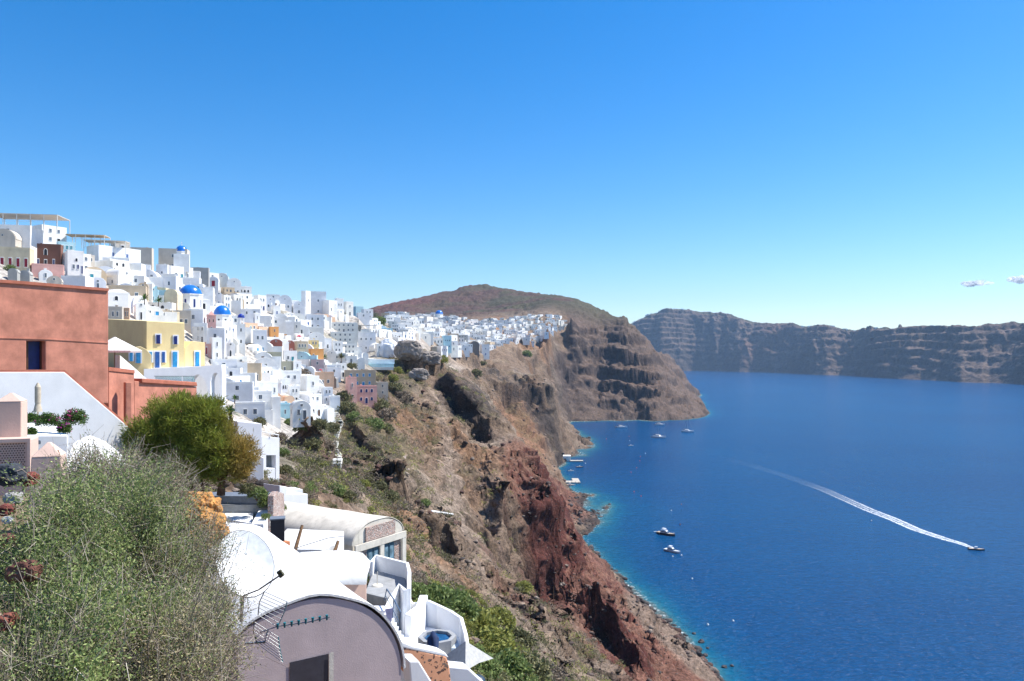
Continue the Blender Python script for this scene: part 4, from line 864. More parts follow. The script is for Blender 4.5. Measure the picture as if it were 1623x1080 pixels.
# ---- canopies, pergolas, parasols, rock, pools
def canopy(p0, p1, pt, pb, Y, rz, label, col='beige', posts=5, d=6):
    Y = YH((p0 + p1) / 2, pb) - 2; x, y, z = PW((p0 + p1) / 2, pb, Y); w = (p1 - p0) / F * Y; h = (pb - pt) / F * Y; r = empty('pergola', (x, y, z), R(rz), label, 'pergola')
    MB().box(-w / 2, w / 2, -d / 2, d / 2, h - .18, h).box(-w / 2, -w / 2 + .12, -d / 2 - .3, d / 2 + .3, h - .32, h - .18).build('roof', wallmat(col), r)
    for i in range(posts):
        xx = -w / 2 + .1 + (w - .2) * i / (posts - 1)
        for yy in (-d / 2 + .1, d / 2 - .1): MB().box(xx - .08, xx + .08, yy - .08, yy + .08, -1.5, h - .18).build('post', wallmat('milk'), r)
    MB().box(-w / 2, w / 2, -d / 2 + .02, -d / 2 + .07, .85, .92).box(-w / 2, w / 2, -d / 2 + .02, -d / 2 + .07, .4, .44).build('railing', wallmat('beige'), r); return r
canopy(0, 97, 343.5, 358, 205, 10, 'long pale canopy over the open restaurant terrace at the top left', 'beige', 6, 9)
canopy(112, 168, 374, 385, 212, 12, 'brown edged canopy on the skyline right of the restaurant', 'sand', 5, 6)
canopy(140, 200, 383, 398, 196, 14, 'pale slatted canopy over the second skyline terrace', 'beige', 5, 6)
canopy(562, 596, 516, 529, 266, 16, 'grey flat pergola over the dark lounge at the right of the village', 'grey', 4, 6)
canopy(306, 322, 518, 542, 108, 20, 'thin white pergola frame right of the yellow house', 'milk', 3, 2.5)
def parasol(px, pt, pb, wpx, Y, label, col, closed=False, h=None):
    Y = Y or YH(px, pb) - 2; x, y, z = PW(px, pb, Y); s = Y / F; h = (pb - pt) * s; rr = wpx * s / 2; r = empty('parasol', (x, y, z), .3, label, 'parasol')
    MB().cyl(0, 0, -.3, h, .035, n=8).build('pole', wallmat('brown' if not closed else 'sand'), r)
    if closed: b = MB(); b.cyl(0, 0, h * .45, h * .62, rr * 1.1, rr * .62, 10).cyl(0, 0, h * .62, h * .92, rr * .75, rr * .75, 10).cyl(0, 0, h * .92, h, rr * .75, rr * .2, 10)
    else: 
        b = MB(); n = 8; hc = min(.28 * rr * 2, h * .35); V = [(rr * math.cos(2 * math.pi * k / n), rr * math.sin(2 * math.pi * k / n), h - hc) for k in range(n)] + [(rr * .97 * math.cos(2 * math.pi * k / n), rr * .97 * math.sin(2 * math.pi * k / n), h - hc - .18) for k in range(n)] + [(0, 0, h)]
        b.add(V, [(k, (k + 1) % n, 2 * n) for k in range(n)] + [(n + k, n + (k + 1) % n, (k + 1) % n, k) for k in range(n)])
    b.build('canopy', col, r); return r
red_c = plain('crimson_cloth', (.55, .01, .05), .8); white_c = plain('white_cloth', (.78, .76, .72), .85)
parasol(474, 531, 542, 8, None, 'small crimson parasol right of the orange terrace', red_c); parasol(508, 585, 595, 5.5, None, 'small crimson parasol in front of the white house with a black door', red_c)
parasol(404, 590, 604, 19, None, 'wide white parasol on the terrace of the beige hotel', white_c); parasol(424, 594, 604, 12, None, 'small cream parasol right of the beige hotel', white_c)
# whitewashed rock
def rock_mesh(rx, ry, rz_, seed, sub=4, amp=.35, fl=0):
    import bmesh
    bm = bmesh.new(); bmesh.ops.create_icosphere(bm, subdivisions=sub, radius=1); P_ = np.array([v.co[:] for v in bm.verts])
    n = vnoise(P_[:, 0] * 1.6 + seed, P_[:, 1] * 1.6, P_[:, 2] * 1.6, seed) + .5 * vnoise(P_[:, 0] * 3.7, P_[:, 1] * 3.7 + seed, P_[:, 2] * 3.7, seed + 3) + .25 * vnoise(P_[:, 0] * 8, P_[:, 1] * 8, P_[:, 2] * 8, seed + 5)
    P_ = P_ * (1 + amp * n)[:, None]; P_ = np.sign(P_) * np.abs(P_) ** .8 * np.array([rx, ry, rz_])
    for v, p in zip(bm.verts, P_): v.co = p
    me = bpy.data.meshes.new('rock'); bm.to_mesh(me); bm.free(); return me
Yb = YH(614, 562); x, y, z = PW(614, 556, Yb); o = link('whitewashed_rock', rock_mesh(5.6, 5, 7.5, 3, 5, .16), wallmat('bluewhite')); o.location = (x, y + 2, z - 1); tag(o, 'large crumpled rock face painted white beside the blue white villa', 'rock')
# grey rock outcrops with caves under the far village
for (px, py, Y, a, b_, c_, sd, lb) in ((648, 556, 400, 7, 6, 5.5, 5, 'tall pale grey rock with hollows right of the whitewashed rock'), (672, 568, 405, 9, 6, 4, 9, 'long grey rock overhang with a dark hollow beneath'), (664, 594, 372, 4.6, 4, 3.2, 14, 'round grey boulder above the gravel chute')):
    o = link('rock_outcrop', rock_mesh(a, b_, c_, sd, 5, .3), plaster('grey_tuff', (.30, .26, .23), .25, .95, .5, .05, .5)); o.location = PW(px, py, Y); tag(o, lb, 'rock')
# curved pool terrace
Yb = YH(594, 583); x, y, z = PW(594, 583, Yb); s = Yb / F; pt2 = empty('pool_terrace', (x, y, z), 0, 'curved pale blue pool terrace jutting over the slope', 'terrace')
arc = [(-29 * s, 4.2, 9 * s), (-22 * s, 1.2, 4 * s), (-12 * s, -.6, 1.5 * s), (0, -1.2, .3 * s), (14 * s, -1.2, 0), (30 * s, -.4, 0)]
for nm, z0, z1, off, mt in (('rim', -1.2, 0.25, 0, 'milk'), ('basin', .25, 1.9, .7, 'aqua'), ('wall', 1.9, 4.2, 3.0, 'bluewhite')):
    b = MB(); b.sheet([[(xx, yy + off, zz + z_) for xx, yy, zz in arc] for z_ in (z0, z1)], -.3); b.add([(xx, yy + off + .02, zz + z1) for xx, yy, zz in arc] + [(xx, yy + off + 6, zz + z1 + .02) for xx, yy, zz in arc], [(k, k + 1, k + 7, k + 6) for k in range(5)]); b.build(nm, wallmat(mt), pt2)
# far landmark houses
def farh(p0, p1, pt, pb, rz, Y, kind, col, label, **k): pix_house(p0, p1, pt, pb, label, rz, Y=YH((p0 + p1) / 2, pb, 300), kind=kind, col=col, detail=1, **k)
farh(742, 760, 541, 558, 15, 700, 'vault', 'stone', 'big dark stone house with a round gable at the front of the far village', nw=0, door=None, roofc='sand', wins=[])
farh(760, 776, 546, 563, 20, 690, 'box', 'white', 'white block right of the big dark stone house', nw=1)
farh(700, 716, 532, 552, 20, 690, 'box', 'aqua', 'light blue hotel block with a tapering foot in the far village', nw=3); farh(700, 708, 548, 566, 15, 660, 'box', 'bluewhite', 'slim pale blue tower at the foot of the far village', nw=0, door=None)
farh(682, 693, 550, 562, 20, 640, 'box', 'sand', 'plain brown wall block at the front of the far village', nw=0, door=None); farh(614, 628, 494, 504, 20, 560, 'box', 'white', 'white villa alone on the ridge at the start of the far village', nw=1)
farh(710, 742, 531, 540, 18, 780, 'box', 'grey', 'long dark grey terrace building above the big dark stone house', nw=5)
# ------------------------------------------------------------------ near buildings
def slab(name, pts, Yl, Yr, thick, mat, parent=None, label=None, cat=None, bevel=0, dirx=0.0):
    """an upright wall whose outline is given by photo pixels, running from distance Yl at its left end to Yr at its right end"""
    xs = [p[0] for p in pts]; a, b = min(xs), max(xs); V = []
    for (px, py) in pts:
        t = (px - a) / (b - a); u0, u1 = (a - CX) / F, (b - CX) / F; x0, x1 = u0 * Yl, u1 * Yr; u = (px - CX) / F
        dx, dy = x1 - x0, Yr - Yl; s = (u * Yl - x0) / (dx - u * dy) if abs(dx - u * dy) > 1e-9 else 0; Y_ = Yl + s * dy; V.append(PW(px, py, Y_))
    n = Vector((-(Yr - Yl), x1 - x0, 0)).normalized()
    if n.y < 0: n = -n
    m = len(V); V2 = [(x + n.x * thick + dirx, y + n.y * thick, z) for x, y, z in V]; bb = MB()
    bb.add(V + V2, [tuple(range(m)), tuple(range(2 * m - 1, m - 1, -1))] + [(k, k + m, (k + 1) % m + m, (k + 1) % m) for k in range(m)])
    o = bb.build(name, mat, parent, bevel)
    import bmesh
    bm = bmesh.new(); bm.from_mesh(o.data); bmesh.ops.recalc_face_normals(bm, faces=bm.faces); bm.to_mesh(o.data); bm.free()
    return tag(o, label, cat)
def wallY(px, a, b, Yl, Yr):
    u0, u1, u = (a - CX) / F, (b - CX) / F, (px - CX) / F; x0, x1 = u0 * Yl, u1 * Yr; s = (u * Yl - x0) / ((x1 - x0) - u * (Yr - Yl)); return Yl + s * (Yr - Yl)
white = plaster('white_lime', (.86, .865, .87), .035, .8, .9, .006, .10); white2 = plaster('white_roof', (.76, .76, .74), .09, .85, .9, .02, .35)
redp = plaster('red_plaster', (.58, .245, .17), .16, .9, .9, .02, .35); mauvep = plaster('mauve_plaster', (.56, .46, .45), .05, .92, 1.6, .008, .12)
yel = plaster('yellow_plaster', (.90, .70, .36), .05, .9, .5, .006, .2); pinkp = plaster('pink_plaster', (.70, .50, .41), .06, .9, 1.2, .008, .15)
edge = plaster('terracotta_edge', (.48, .17, .11), .12, .9, 2, .006); concrete = plaster('grey_floor', (.33, .34, .35), .12, .8, 1.5, .006, .4)
creamy = plaster('cream_roof', (.66, .62, .54), .10, .9, 1.2, .015, .5); dark_m = plain('dark_metal', (.03, .035, .04), .45, .5); steel = plain('galvanised', (.35, .37, .38), .4, .5, .7); teal_pl = plain('teal_plastic', (.02, .17, .20), .4)
wood = plain('weathered_wood', (.22, .13, .07), .8, .2, 0, .3, 9)
# --- red house
rh = empty('red_house', PW(60, 590, 50), 0, 'large terracotta red house with one dark doorway at the left edge', 'house')
def W2(px, py, Y): return Vector(PW(px, py, Y)) - Vector(rh.location)
def child(o, root): o.parent = root; o.matrix_parent_inverse = Matrix.Translation(-Vector(root.location)); return o
A_ = (-160, 437, 41.5); B_ = (172, 460, 52.0)
child(slab('wall', [(-160, 436), (40, 450), (172, 460.5), (172, 640), (72, 640), (72, 541), (42, 541), (42, 640), (-160, 640)], 42.0, 52.0, 9, redp, bevel=.06), rh)
q = slab('door', [(40, 538), (75, 538), (75, 640), (40, 640)], wallY(40, -160, 172, 42, 52) + .6, wallY(75, -160, 172, 42, 52) + .6, .1, doormat_('navy')); child(q, rh)
q = slab('door_frame', [(41.5, 541.5), (45, 541.5), (45, 640), (41.5, 640)], wallY(42, -160, 172, 42, 52) + .45, wallY(45, -160, 172, 42, 52) + .45, .12, doormat_('brown')); child(q, rh)
q = slab('door_frame', [(64, 541.5), (71.5, 541.5), (71.5, 640), (64, 640)], wallY(64, -160, 172, 42, 52) + .45, wallY(71.5, -160, 172, 42, 52) + .45, .12, doormat_('brown')); child(q, rh)
child(slab('coping', [(-160, 432), (40, 446), (172.6, 457.5), (172.6, 461.5), (40, 451), (-160, 437)], 41.9, 51.9, 1.0, edge), rh)
rl = empty('red_annex', PW(195, 620, 55), 0, 'low red annex with a buttress right of the red house', 'house')
child(slab('wall', [(172.5, 586), (213, 590), (213, 700), (172.5, 700)], 53, 56, 5, redp, bevel=.05), rl); child(slab('buttress', [(199, 606), (209, 606), (209, 700), (199, 700)], 53.6, 53.9, .5, redp, bevel=.06), rl)
child(slab('parapet', [(172.5, 582), (213.5, 587), (213.5, 592), (172.5, 588)], 52.9, 55.9, .5, edge), rl)
ra = empty('red_outbuilding', PW(260, 640, 62), 0, 'flat roofed red outbuilding with a dark opening behind the green tree', 'house')
child(slab('wall', [(213, 604), (230, 606), (312, 613), (312, 690), (303, 690), (303, 624), (288, 624), (288, 690), (213, 690)], 57, 64, 6, redp, bevel=.05), ra); child(slab('roof', [(225, 600), (312, 606), (313, 612.5), (225, 607)], 57.5, 63.9, 6, edge, bevel=.05), ra); child(slab('window', [(286, 622), (305, 622), (305, 690), (286, 690)], 62.6, 63.6, .1, doormat_('dark')), ra)
for o in ra.children:
    if o.name.startswith('window'): o.location = (0, .5, 0)
# --- white garden wall with its red coping
MB()
child(slab('plaster_ridge', [(-160, 530), (74, 537), (172, 543), (172, 544.5), (74, 538.5), (-160, 532)], 41.96, 51.96, .1, redp), rh)
gw = empty('garden_wall', PW(100, 740, 40), 0, 'big white plastered stair wall with a thin red coping below the red house', 'wall')
child(slab('wall', [(-160, 590), (102, 590), (213, 685), (225, 800), (-160, 800)], 36.5, 44.5, .5, white, bevel=.04), gw); child(slab('coping', [(-160, 586.5), (102.5, 586.5), (214, 682), (213, 686), (101.5, 590.5), (-160, 590.5)], 36.45, 44.45, .56, edge), gw)
# ramp in the sun
b = MB(); rows = []
for (px, pt, pb, Y) in ((108, 735, 790, 31), (118, 712, 790, 32), (128, 696, 790, 33.5), (142, 690, 790, 35), (165, 699, 795, 37), (188, 716, 795, 38.5), (208, 738, 795, 39.5)): rows.append([PW(px, pt, Y), PW(px + 4, pb, Y - 5)])
b.sheet(rows, .3); tag(b.build('ramp', white), 'smooth bright white ramp wall sweeping down beside the flower terrace', 'ramp')
bx = empty('planter_terrace', PW(75, 745, 29), 0, 'low white terrace wall with an oval lamp under the flowers', 'terrace')
child(slab('wall', [(38, 690), (108, 690), (108, 770), (38, 770)], 28.6, 29.4, 6, white, bevel=.05), bx); child(slab('lamp', [(60, 698), (66, 698), (67, 701), (66, 704), (60, 704), (59, 701)], 28.7, 28.8, .1, doormat_('grey')), bx)
for o in bx.children:
    if o.name.startswith('lamp'): o.location = (0, -.08, 0)
parasol(60, 607, 690, 12, 33, 'closed beige parasol standing among the flowers by the white wall', plain('beige_canvas', (.50, .43, .33), .9), True)
parasol(182, 534, 600, 78, 64, 'large white open parasol in front of the yellow house', white_c)
# --- chimneys
def chimney(px0, px1, ptop, pshoulder, pfoot, Y, label, tap=0.0, mat=pinkp, hole=False, rz=.35):
    x, y, z = PW((px0 + px1) / 2, pfoot, Y); s = Y / F; w = (px1 - px0) * s / (math.cos(rz) + math.sin(rz)); h = (pfoot - pshoulder) * s; hp = (pshoulder - ptop) * s; r = empty('chimney', (x, y, z), rz, label, 'chimney')
    MB().box(-w / 2, w / 2, -w / 2, w / 2, -.6, h, 0, tap * w).build('shaft', mat, r, .02); e = w / 2 * (1 - 2 * tap) * 1.04
    MB().add([(-e, -e, h), (e, -e, h), (e, e, h), (-e, e, h), (-e * .12, -e * .12, h + hp), (e * .12, -e * .12, h + hp), (e * .12, e * .12, h + hp), (-e * .12, e * .12, h + hp)], [(0, 1, 5, 4), (1, 2, 6, 5), (2, 3, 7, 6), (3, 0, 4, 7), (4, 5, 6, 7), (3, 2, 1, 0)]).build('cap', mat, r, .015)
    if hole: o = MB().add([(-.35 * e, 0, 0), (.5 * e, 0, 0), (.3 * e, .08 * e, .55 * hp), (-.05 * e, .08 * e, .5 * hp)], [(0, 1, 2, 3)]).build('vent', doormat_('brown'), r); o.location = (.1, -e * .93, h + .02); o.rotation_euler = (-.75, 0, 0)
    return r
chimney(-4, 41, 623, 636, 702, 15, 'tall square pinkish chimney with a pyramid cap at the left edge')
chimney(48, 108, 701, 722, 756, 13.5, 'squat tapered pinkish chimney with a dark vent beside the lattice block', .07, hole=True)
lt = empty('lattice_block', PW(20, 745, 14.3), .35, 'pinkish block with a diamond lattice screen under the tall chimney', 'screen block'); s = 14.3 / F
def lattice():
    t = NT('lattice', .9, .2); g = t.n.new('ShaderNodeTexCoord').outputs['Object']; m = t.n.new('ShaderNodeMapping'); m.inputs['Rotation'].default_value = (0, R(45), 0); m.inputs['Scale'].default_value = (24, 24, 24); t.l.new(g, m.inputs[0]); c = t.n.new('ShaderNodeTexChecker'); c.inputs['Scale'].default_value = 1; t.l.new(m.outputs[0], c.inputs[0])
    t.color(t.mix(c.outputs['Fac'], (.62, .40, .31), (.13, .07, .05))); return t.m
MB().box(-.38, .30, 0, .6, -.5, .58).build('block', pinkp, lt, .02)
fr = MB(); 
for i in range(13):
    for j in range(12):
        x0 = -.33 + i * .046 + (j % 2) * .023; z0 = .0 + j * .044
        if x0 < .22: fr.add([(x0, -.012, z0), (x0 + .016, -.012, z0 + .016), (x0, -.012, z0 + .032), (x0 - .016, -.012, z0 + .016)], [(0, 1, 2, 3)])
fr.build('lattice', doormat_('brown'), lt); MB().box(-.38, .30, -.04, -.002, .53, .6).box(-.38, -.35, -.04, -.002, -.4, .53).box(.25, .30, -.04, -.002, -.4, .53).build('frame', pinkp, lt)
# --- yellow house
yh = empty('yellow_house', PW(232, 585, 78), 0, 'yellow two storey house with bright blue doors and white frames', 'house')
wall_pts = [(232, 509), (294, 513), (294, 640), (232, 640)]
child(slab('wall', [(232, 509), (292.5, 512.5), (292.5, 600), (232, 600)], 76, 78.5, 4, yel, bevel=.04), yh)
child(slab('side_wall', [(150, 505), (231.8, 509), (231.8, 640), (150, 640)], 84, 76, 4, yel, bevel=.04), yh)
child(slab('annex', [(292.6, 552), (306, 541), (325, 543), (325, 590), (292.6, 590)], 78.7, 80.5, 3, yel, bevel=.04), yh)
child(slab('front_wing', [(205, 562), (212, 551), (222, 549), (232, 554), (240, 563), (240, 640), (205, 640)], 73.6, 74.6, 1.4, yel, bevel=.04), yh)
def fop(px0, px1, pt, pb, Y, c, root, nm='door', fr=2.2):
    if root is not None and root.name == 'yellow_house': wl_ = (205, 240, 73.6, 74.6) if px0 < 225 else (232, 292.5, 76, 78.5) if px0 < 290 else (292.6, 325, 78.7, 80.5)
    else: wl_ = None
    if wl_: Y = wallY(px0 - fr, *wl_) - .08; Y2 = wallY(px1 + fr, *wl_) - .08
    else: Y2 = Y + .3
    f = slab('frame', [(px0 - fr, pt - fr), (px1 + fr, pt - fr), (px1 + fr, pb), (px0 - fr, pb)], Y, Y2, .06, white); o = slab(nm, [(px0, pt), (px1, pt), (px1, pb), (px0, pb)], wallY(px0, px0 - fr, px1 + fr, Y, Y2) - .05, wallY(px1, px0 - fr, px1 + fr, Y, Y2) - .05, .05, doormat_(c)); child(o, root); child(f, root)
for a in ((248, 254, 531, 545, 77.0, 'navy', 'window'), (276, 281, 533, 546, 79.8, 'navy', 'window'), (236, 241, 558, 575, 75.7, 'sky', 'window'), (246, 253, 558, 584, 76.7, 'blue', 'door'), (257, 261.5, 558, 575, 77.8, 'blue', 'window'), (274, 281, 558, 582, 79.3, 'sky', 'door'), (206, 210.5, 559, 573, 73.4, 'sky', 'window'), (216, 223, 559, 576, 73.6, 'sky', 'door'), (310, 316, 558, 581, 81.3, 'sky', 'door')): fop(*a[:6], yh, a[6])
base_w = empty('arched_terrace', PW(290, 640, 80), 0, 'white terrace base with two tall arched recesses under the yellow house', 'terrace')
def archwall(pts_out, arches, Yl, Yr, root):
    """front sheet with arch holes: built as vertical strips"""
    b = MB(); x0, x1 = pts_out[0][0], pts_out[-1][0]; N_ = 120
    def top(px): return np.interp(px, [p[0] for p in pts_out], [p[1] for p in pts_out])
    bot = 680
    def Yf(px): return Yl + (Yr - Yl) * (px - x0) / (x1 - x0)
    for i in range(N_):
        a, c = x0 + (x1 - x0) * i / N_, x0 + (x1 - x0) * (i + 1) / N_; lo = [bot, bot]
        for (cx_, w, ap, sp) in arches:
            if abs((a + c) / 2 - cx_) < w / 2:
                lo = [sp - (sp - ap) * math.sqrt(max(0, 1 - ((q - cx_) / (w / 2)) ** 2)) for q in (a, c)]
        P4 = [PW(a, top(a), Yf(a)), PW(c, top(c), Yf(c)), PW(c, lo[1], Yf(c)), PW(a, lo[0], Yf(a))]; Q4 = [(x, y + 1.1, z) for x, y, z in P4]
        b.add(P4 + Q4, [(3, 2, 1, 0), (4, 5, 6, 7), (0, 1, 5, 4), (2, 3, 7, 6), (1, 2, 6, 5), (3, 0, 4, 7)])
    o = b.build('wall', white, root); o.matrix_parent_inverse = Matrix.Translation(-Vector(root.location)); return o
archwall([(228, 585), (295, 583), (351, 578), (352, 590)], [(313.5, 31, 594, 625), (341.5, 17, 591, 612)], 73.5, 78, base_w)
child(slab('recess', [(228, 584), (352, 580), (352, 690), (228, 690)], 75.6, 80.1, 1, white), base_w)
for (a, c, y0, y1) in ((250, 272, 588, 603), (292, 297, 585, 612)): pass
gb = empty('glass_balustrade', PW(280, 612, 72), 0, 'pale aqua glass balustrade in front of the arched terrace', 'balustrade')
gmat = NT('aqua_glass', .05, .5); gmat.color((.30, .62, .62)); gmat.b.inputs['Alpha'].default_value = .35; gmat = gmat.m
for (a, c) in ((246, 288), (290, 308)): child(slab('pane', [(a, 597), (c, 597), (c, 612), (a, 612)], 71.5 + (a - 246) * .03, 71.5 + (c - 246) * .03, .02, gmat), gb)
child(slab('rail', [(244, 596), (309, 596), (309, 597), (244, 597)], 71.4, 73.3, .05, steel), gb)
tag(slab('stair_wall', [(190, 563), (212, 582), (232, 600), (245, 618), (245, 640), (190, 640)], 66, 70, .6, white, bevel=.04), 'white stepped wall below the white parasol and the yellow house', 'wall')
# --- white cubes right of the tree
cu_ = empty('white_apartments', PW(412, 790, 76), 0, 'grey white stepped apartment block with an open balcony right of the tree', 'building')
wc = plaster('shaded_white', (.78, .78, .80), .04, .85, .8, .006, .15)
child(slab('wall', [(376, 668), (415, 672), (415, 830), (376, 830)], 74, 75.5, 6, wc, bevel=.04), cu_); child(slab('wing', [(415.2, 692), (443, 694), (443, 830), (437, 830), (437, 722), (422, 722), (422, 742), (436, 742), (436, 830), (415.2, 830)], 75.6, 77.5, 5, wc, bevel=.03), cu_)
child(slab('balcony', [(396, 718), (418, 726), (418, 830), (396, 830)], 71, 71.6, 2.6, wc, bevel=.04), cu_)
child(slab('opening', [(421, 720), (438, 720), (438, 744), (421, 744)], 77.2, 77.6, .1, doormat_('grey')), cu_)
b = MB(); b.tube([PW(415, 684, 75.6), PW(442, 690, 77.4)], .06).tube([PW(428, 688, 76.4), PW(428, 694, 76.4)], .04).tube([PW(441, 689, 77.4), PW(441, 695, 77.4)], .04); o = b.build('railing', white); child(o, cu_)
b2 = empty('white_wall_block', PW(478, 800, 62), 0, 'small white stepped block on the slope behind the vaulted stone house', 'wall')
child(slab('wall', [(443, 770), (455, 772), (455, 783), (488, 783), (488, 815), (443, 815)], 60, 62.5, 2, wc, bevel=.04), b2); child(slab('step', [(455, 776), (480, 776), (480, 784), (455, 784)], 63, 64, 1.5, wc, bevel=.03), b2)
# --- stone walled planter and terrace under the tree
def stone_mat(name, c1=(.30, .20, .17), c2=(.62, .58, .54), s=7.0):
    t = NT(name, .95, .2); v = t.vor(s); e = t.vor(s, 'DISTANCE_TO_EDGE'); col = t.vor(s, 'F1', out='Color')
    hs = t.n.new('ShaderNodeSeparateColor'); t.l.new(col, hs.inputs[0])
    st = t.mix(hs.outputs[0], c1, tuple(min(.6, x * 1.9) for x in c1)); t.color(t.mix(t.ramp(e, [(.05, 1.), (.11, 0.)]), st, c2)); t.bump(t.ramp(e, [(0., 0.), (.16, 1.)]), .05, 1); return t.m
stonem = stone_mat('field_stone')
def spot_mat():
    t = NT('spotted_plaster', .9, .2); w = t.n.new('ShaderNodeVectorMath'); w.operation = 'ADD'; nz = t.n.new('ShaderNodeTexNoise'); nz.inputs['Scale'].default_value = 3; t.l.new(t.pos, nz.inputs['Vector']); t.l.new(t.pos, w.inputs[0]); t.l.new(nz.outputs['Color'], w.inputs[1])
    v = t.vor(3.2, 'F1', w.outputs[0]); col = t.vor(3.2, 'F1', w.outputs[0], 'Color'); hs = t.n.new('ShaderNodeSeparateColor'); t.l.new(col, hs.inputs[0]); m = t.ramp(t.math('SUBTRACT', v, t.math('MULTIPLY', hs.outputs[1], .22)), [(.19, 1.), (.24, 0.)])
    t.color(t.mix(m, t.mix(t.noise(6, 4), (.62, .28, .15), (.78, .42, .26)), t.mix(hs.outputs[0], (.10, .05, .04), (.22, .16, .13)))); t.bump(m, .06, .8); return t.m
spotm = spot_mat()
tw = empty('terrace_under_tree', PW(385, 800, 44), 0, 'grey paved sunken terrace with white benches below the tree', 'terrace')
def block(name, pts, z0, z1, mat, root, bevel=.03):
    b = MB(); m = len(pts); V = [(x, y, z0) for x, y in pts] + [(x, y, z1) for x, y in pts]
    b.add(V, [tuple(range(m))[::-1], tuple(range(m, 2 * m))] + [(k, (k + 1) % m, (k + 1) % m + m, k + m) for k in range(m)]); o = b.build(name, mat, None, bevel)
    if root: child(o, root)
    return o
def gp(px, py, z): Y = (CAMZ - z) * F / (py - HY); return ((px - CX) / F * Y, Y)     # ground point at height z seen at a pixel
zt = 102.4
block('floor', [gp(300, 830, zt - 1.2), gp(432, 828, zt - 1.2), gp(436, 795, zt - 1.2), gp(310, 795, zt - 1.2)], zt - 3, zt - 1.2, concrete, tw)
block('bench', [gp(330, 800, zt - .5), gp(438, 800, zt - .5), gp(436, 786, zt - .5), gp(330, 786, zt - .5)], zt - 2.6, zt - .5, concrete, tw); block('ledge', [gp(325, 786, zt), gp(438, 787, zt), gp(438, 780, zt), gp(325, 780, zt)], zt - 2.6, zt, plain('blue_grey_paint', (.16, .19, .24), .6), tw)
block('wall', [gp(398, 845, zt - 1.2), gp(418, 845, zt - 1.2), gp(430, 806, zt - .6), gp(410, 806, zt - .6)], zt - 4, zt - .7, white, tw); block('parapet', [gp(342, 828, zt - 1.3), gp(398, 838, zt - 1.3), gp(402, 818, zt - 1.2), gp(350, 812, zt - 1.2)], zt - 4, zt - 1.0, white, tw)
sw = slab('stone_wall', [(424, 786), (430, 779), (441, 782), (442, 800), (440, 855), (424, 848)], 43, 46, .35, stonem, bevel=.05, label='rough field stone wall ending the terrace under the tree', cat='wall')
ut = empty('utility_box', PW(440, 853, 33), .3, 'dark grey metal air conditioning box with a light top', 'utility box'); s = 33 / F
MB().box(-.30, .30, -.28, .28, -.1, .86).build('body', plain('anthracite', (.035, .037, .045), .5), ut, .02); MB().box(-.33, .33, -.31, .31, .86, .92).build('lid', plain('grey_lid', (.16, .18, .21), .5), ut, .01)
# --- the long vault with the mauve gable
def vault_house(name, c, ax, r, rise, zs, zb, ln, label, wallm, roofm, n=22, over=.03, cat='house', cut=None):
    """c middle of the gable at ground plan, ax unit axis pointing away from the gable"""
    rt = empty(name, (c[0], c[1], zb), 0, label, cat); px_, py_ = ax[1], -ax[0]
    def pt(u, v, z): return (u * px_ + v * ax[0], u * py_ + v * ax[1], z - zb)
    if px_ < 0: px_, py_ = -px_, -py_
    aend = math.pi if cut is None else math.acos(-cut / r)
    prof = [(r * math.cos(aend * k / n), zs + rise * math.sin(aend * k / n)) for k in range(n + 1)]; b = MB(); P_ = [(r, zb)] + prof + [(-(cut or r), zb)]; m = len(P_)
    V = [pt(u, 0, z) for u, z in P_] + [pt(u * .98, ln, z) for u, z in P_]
    b.add(V, [tuple(range(m)), tuple(range(2 * m - 1, m - 1, -1))] + [(k, k + m, (k + 1) % m + m, (k + 1) % m) for k in range(m)]); b.build('wall', wallm, rt)
    q = MB(); rows = []
    for j in range(9):
        v = -over + (ln + over) * j / 8; rows.append([pt((r + .06) * math.cos(aend * k / n) * 1.0, v, zs + .01 + (rise + .04 + .025 * math.sin(j * 2.1 + k)) * math.sin(aend * k / n)) for k in range(n + 1)])
    q.sheet(rows, .05); q.build('roof', roofm, rt, 0)
    import bmesh
    for o in rt.children:
        bm = bmesh.new(); bm.from_mesh(o.data); bmesh.ops.recalc_face_normals(bm, faces=bm.faces); bm.to_mesh(o.data); bm.free()
    return rt, pt
vh, pt = vault_house('vaulted_house', (-4.42, 16.0), (-.55, .835), 2.2, 2.0, 103.72, 100.5, 8.4, 'near vaulted house with a mauve grey gable and a bright white barrel roof', mauvep, white2, cut=1.45)
b = MB(); V = [pt(u, -.03, z) for u, z in ((-.45, 103.0), (.42, 103.95 - .55), (.42, 101.0), (-.45, 101.0))]; V2 = [pt(u, .10, z) for u, z in ((-.45, 103.0), (.42, 103.4), (.42, 101.0), (-.45, 101.0))]
def shift(V, d): return [tuple(Vector(p) + Vector(d)) for p in V]
zz = 104.47
b.add([pt(-.40, -.02, zz), pt(.46, -.02, zz), pt(.46, -.02, 102.2), pt(-.40, -.02, 102.2)], [(0, 1, 2, 3)]); b.build('window', plain('grey_pane', (.055, .055, .07), .3), vh)
b = MB(); b.add([pt(.46, -.05, zz + .03), pt(.56, -.05, zz + .03), pt(.56, -.05, 102.2), pt(.46, -.05, 102.2)], [(0, 1, 2, 3)]); b.build('frame', creamy, vh)
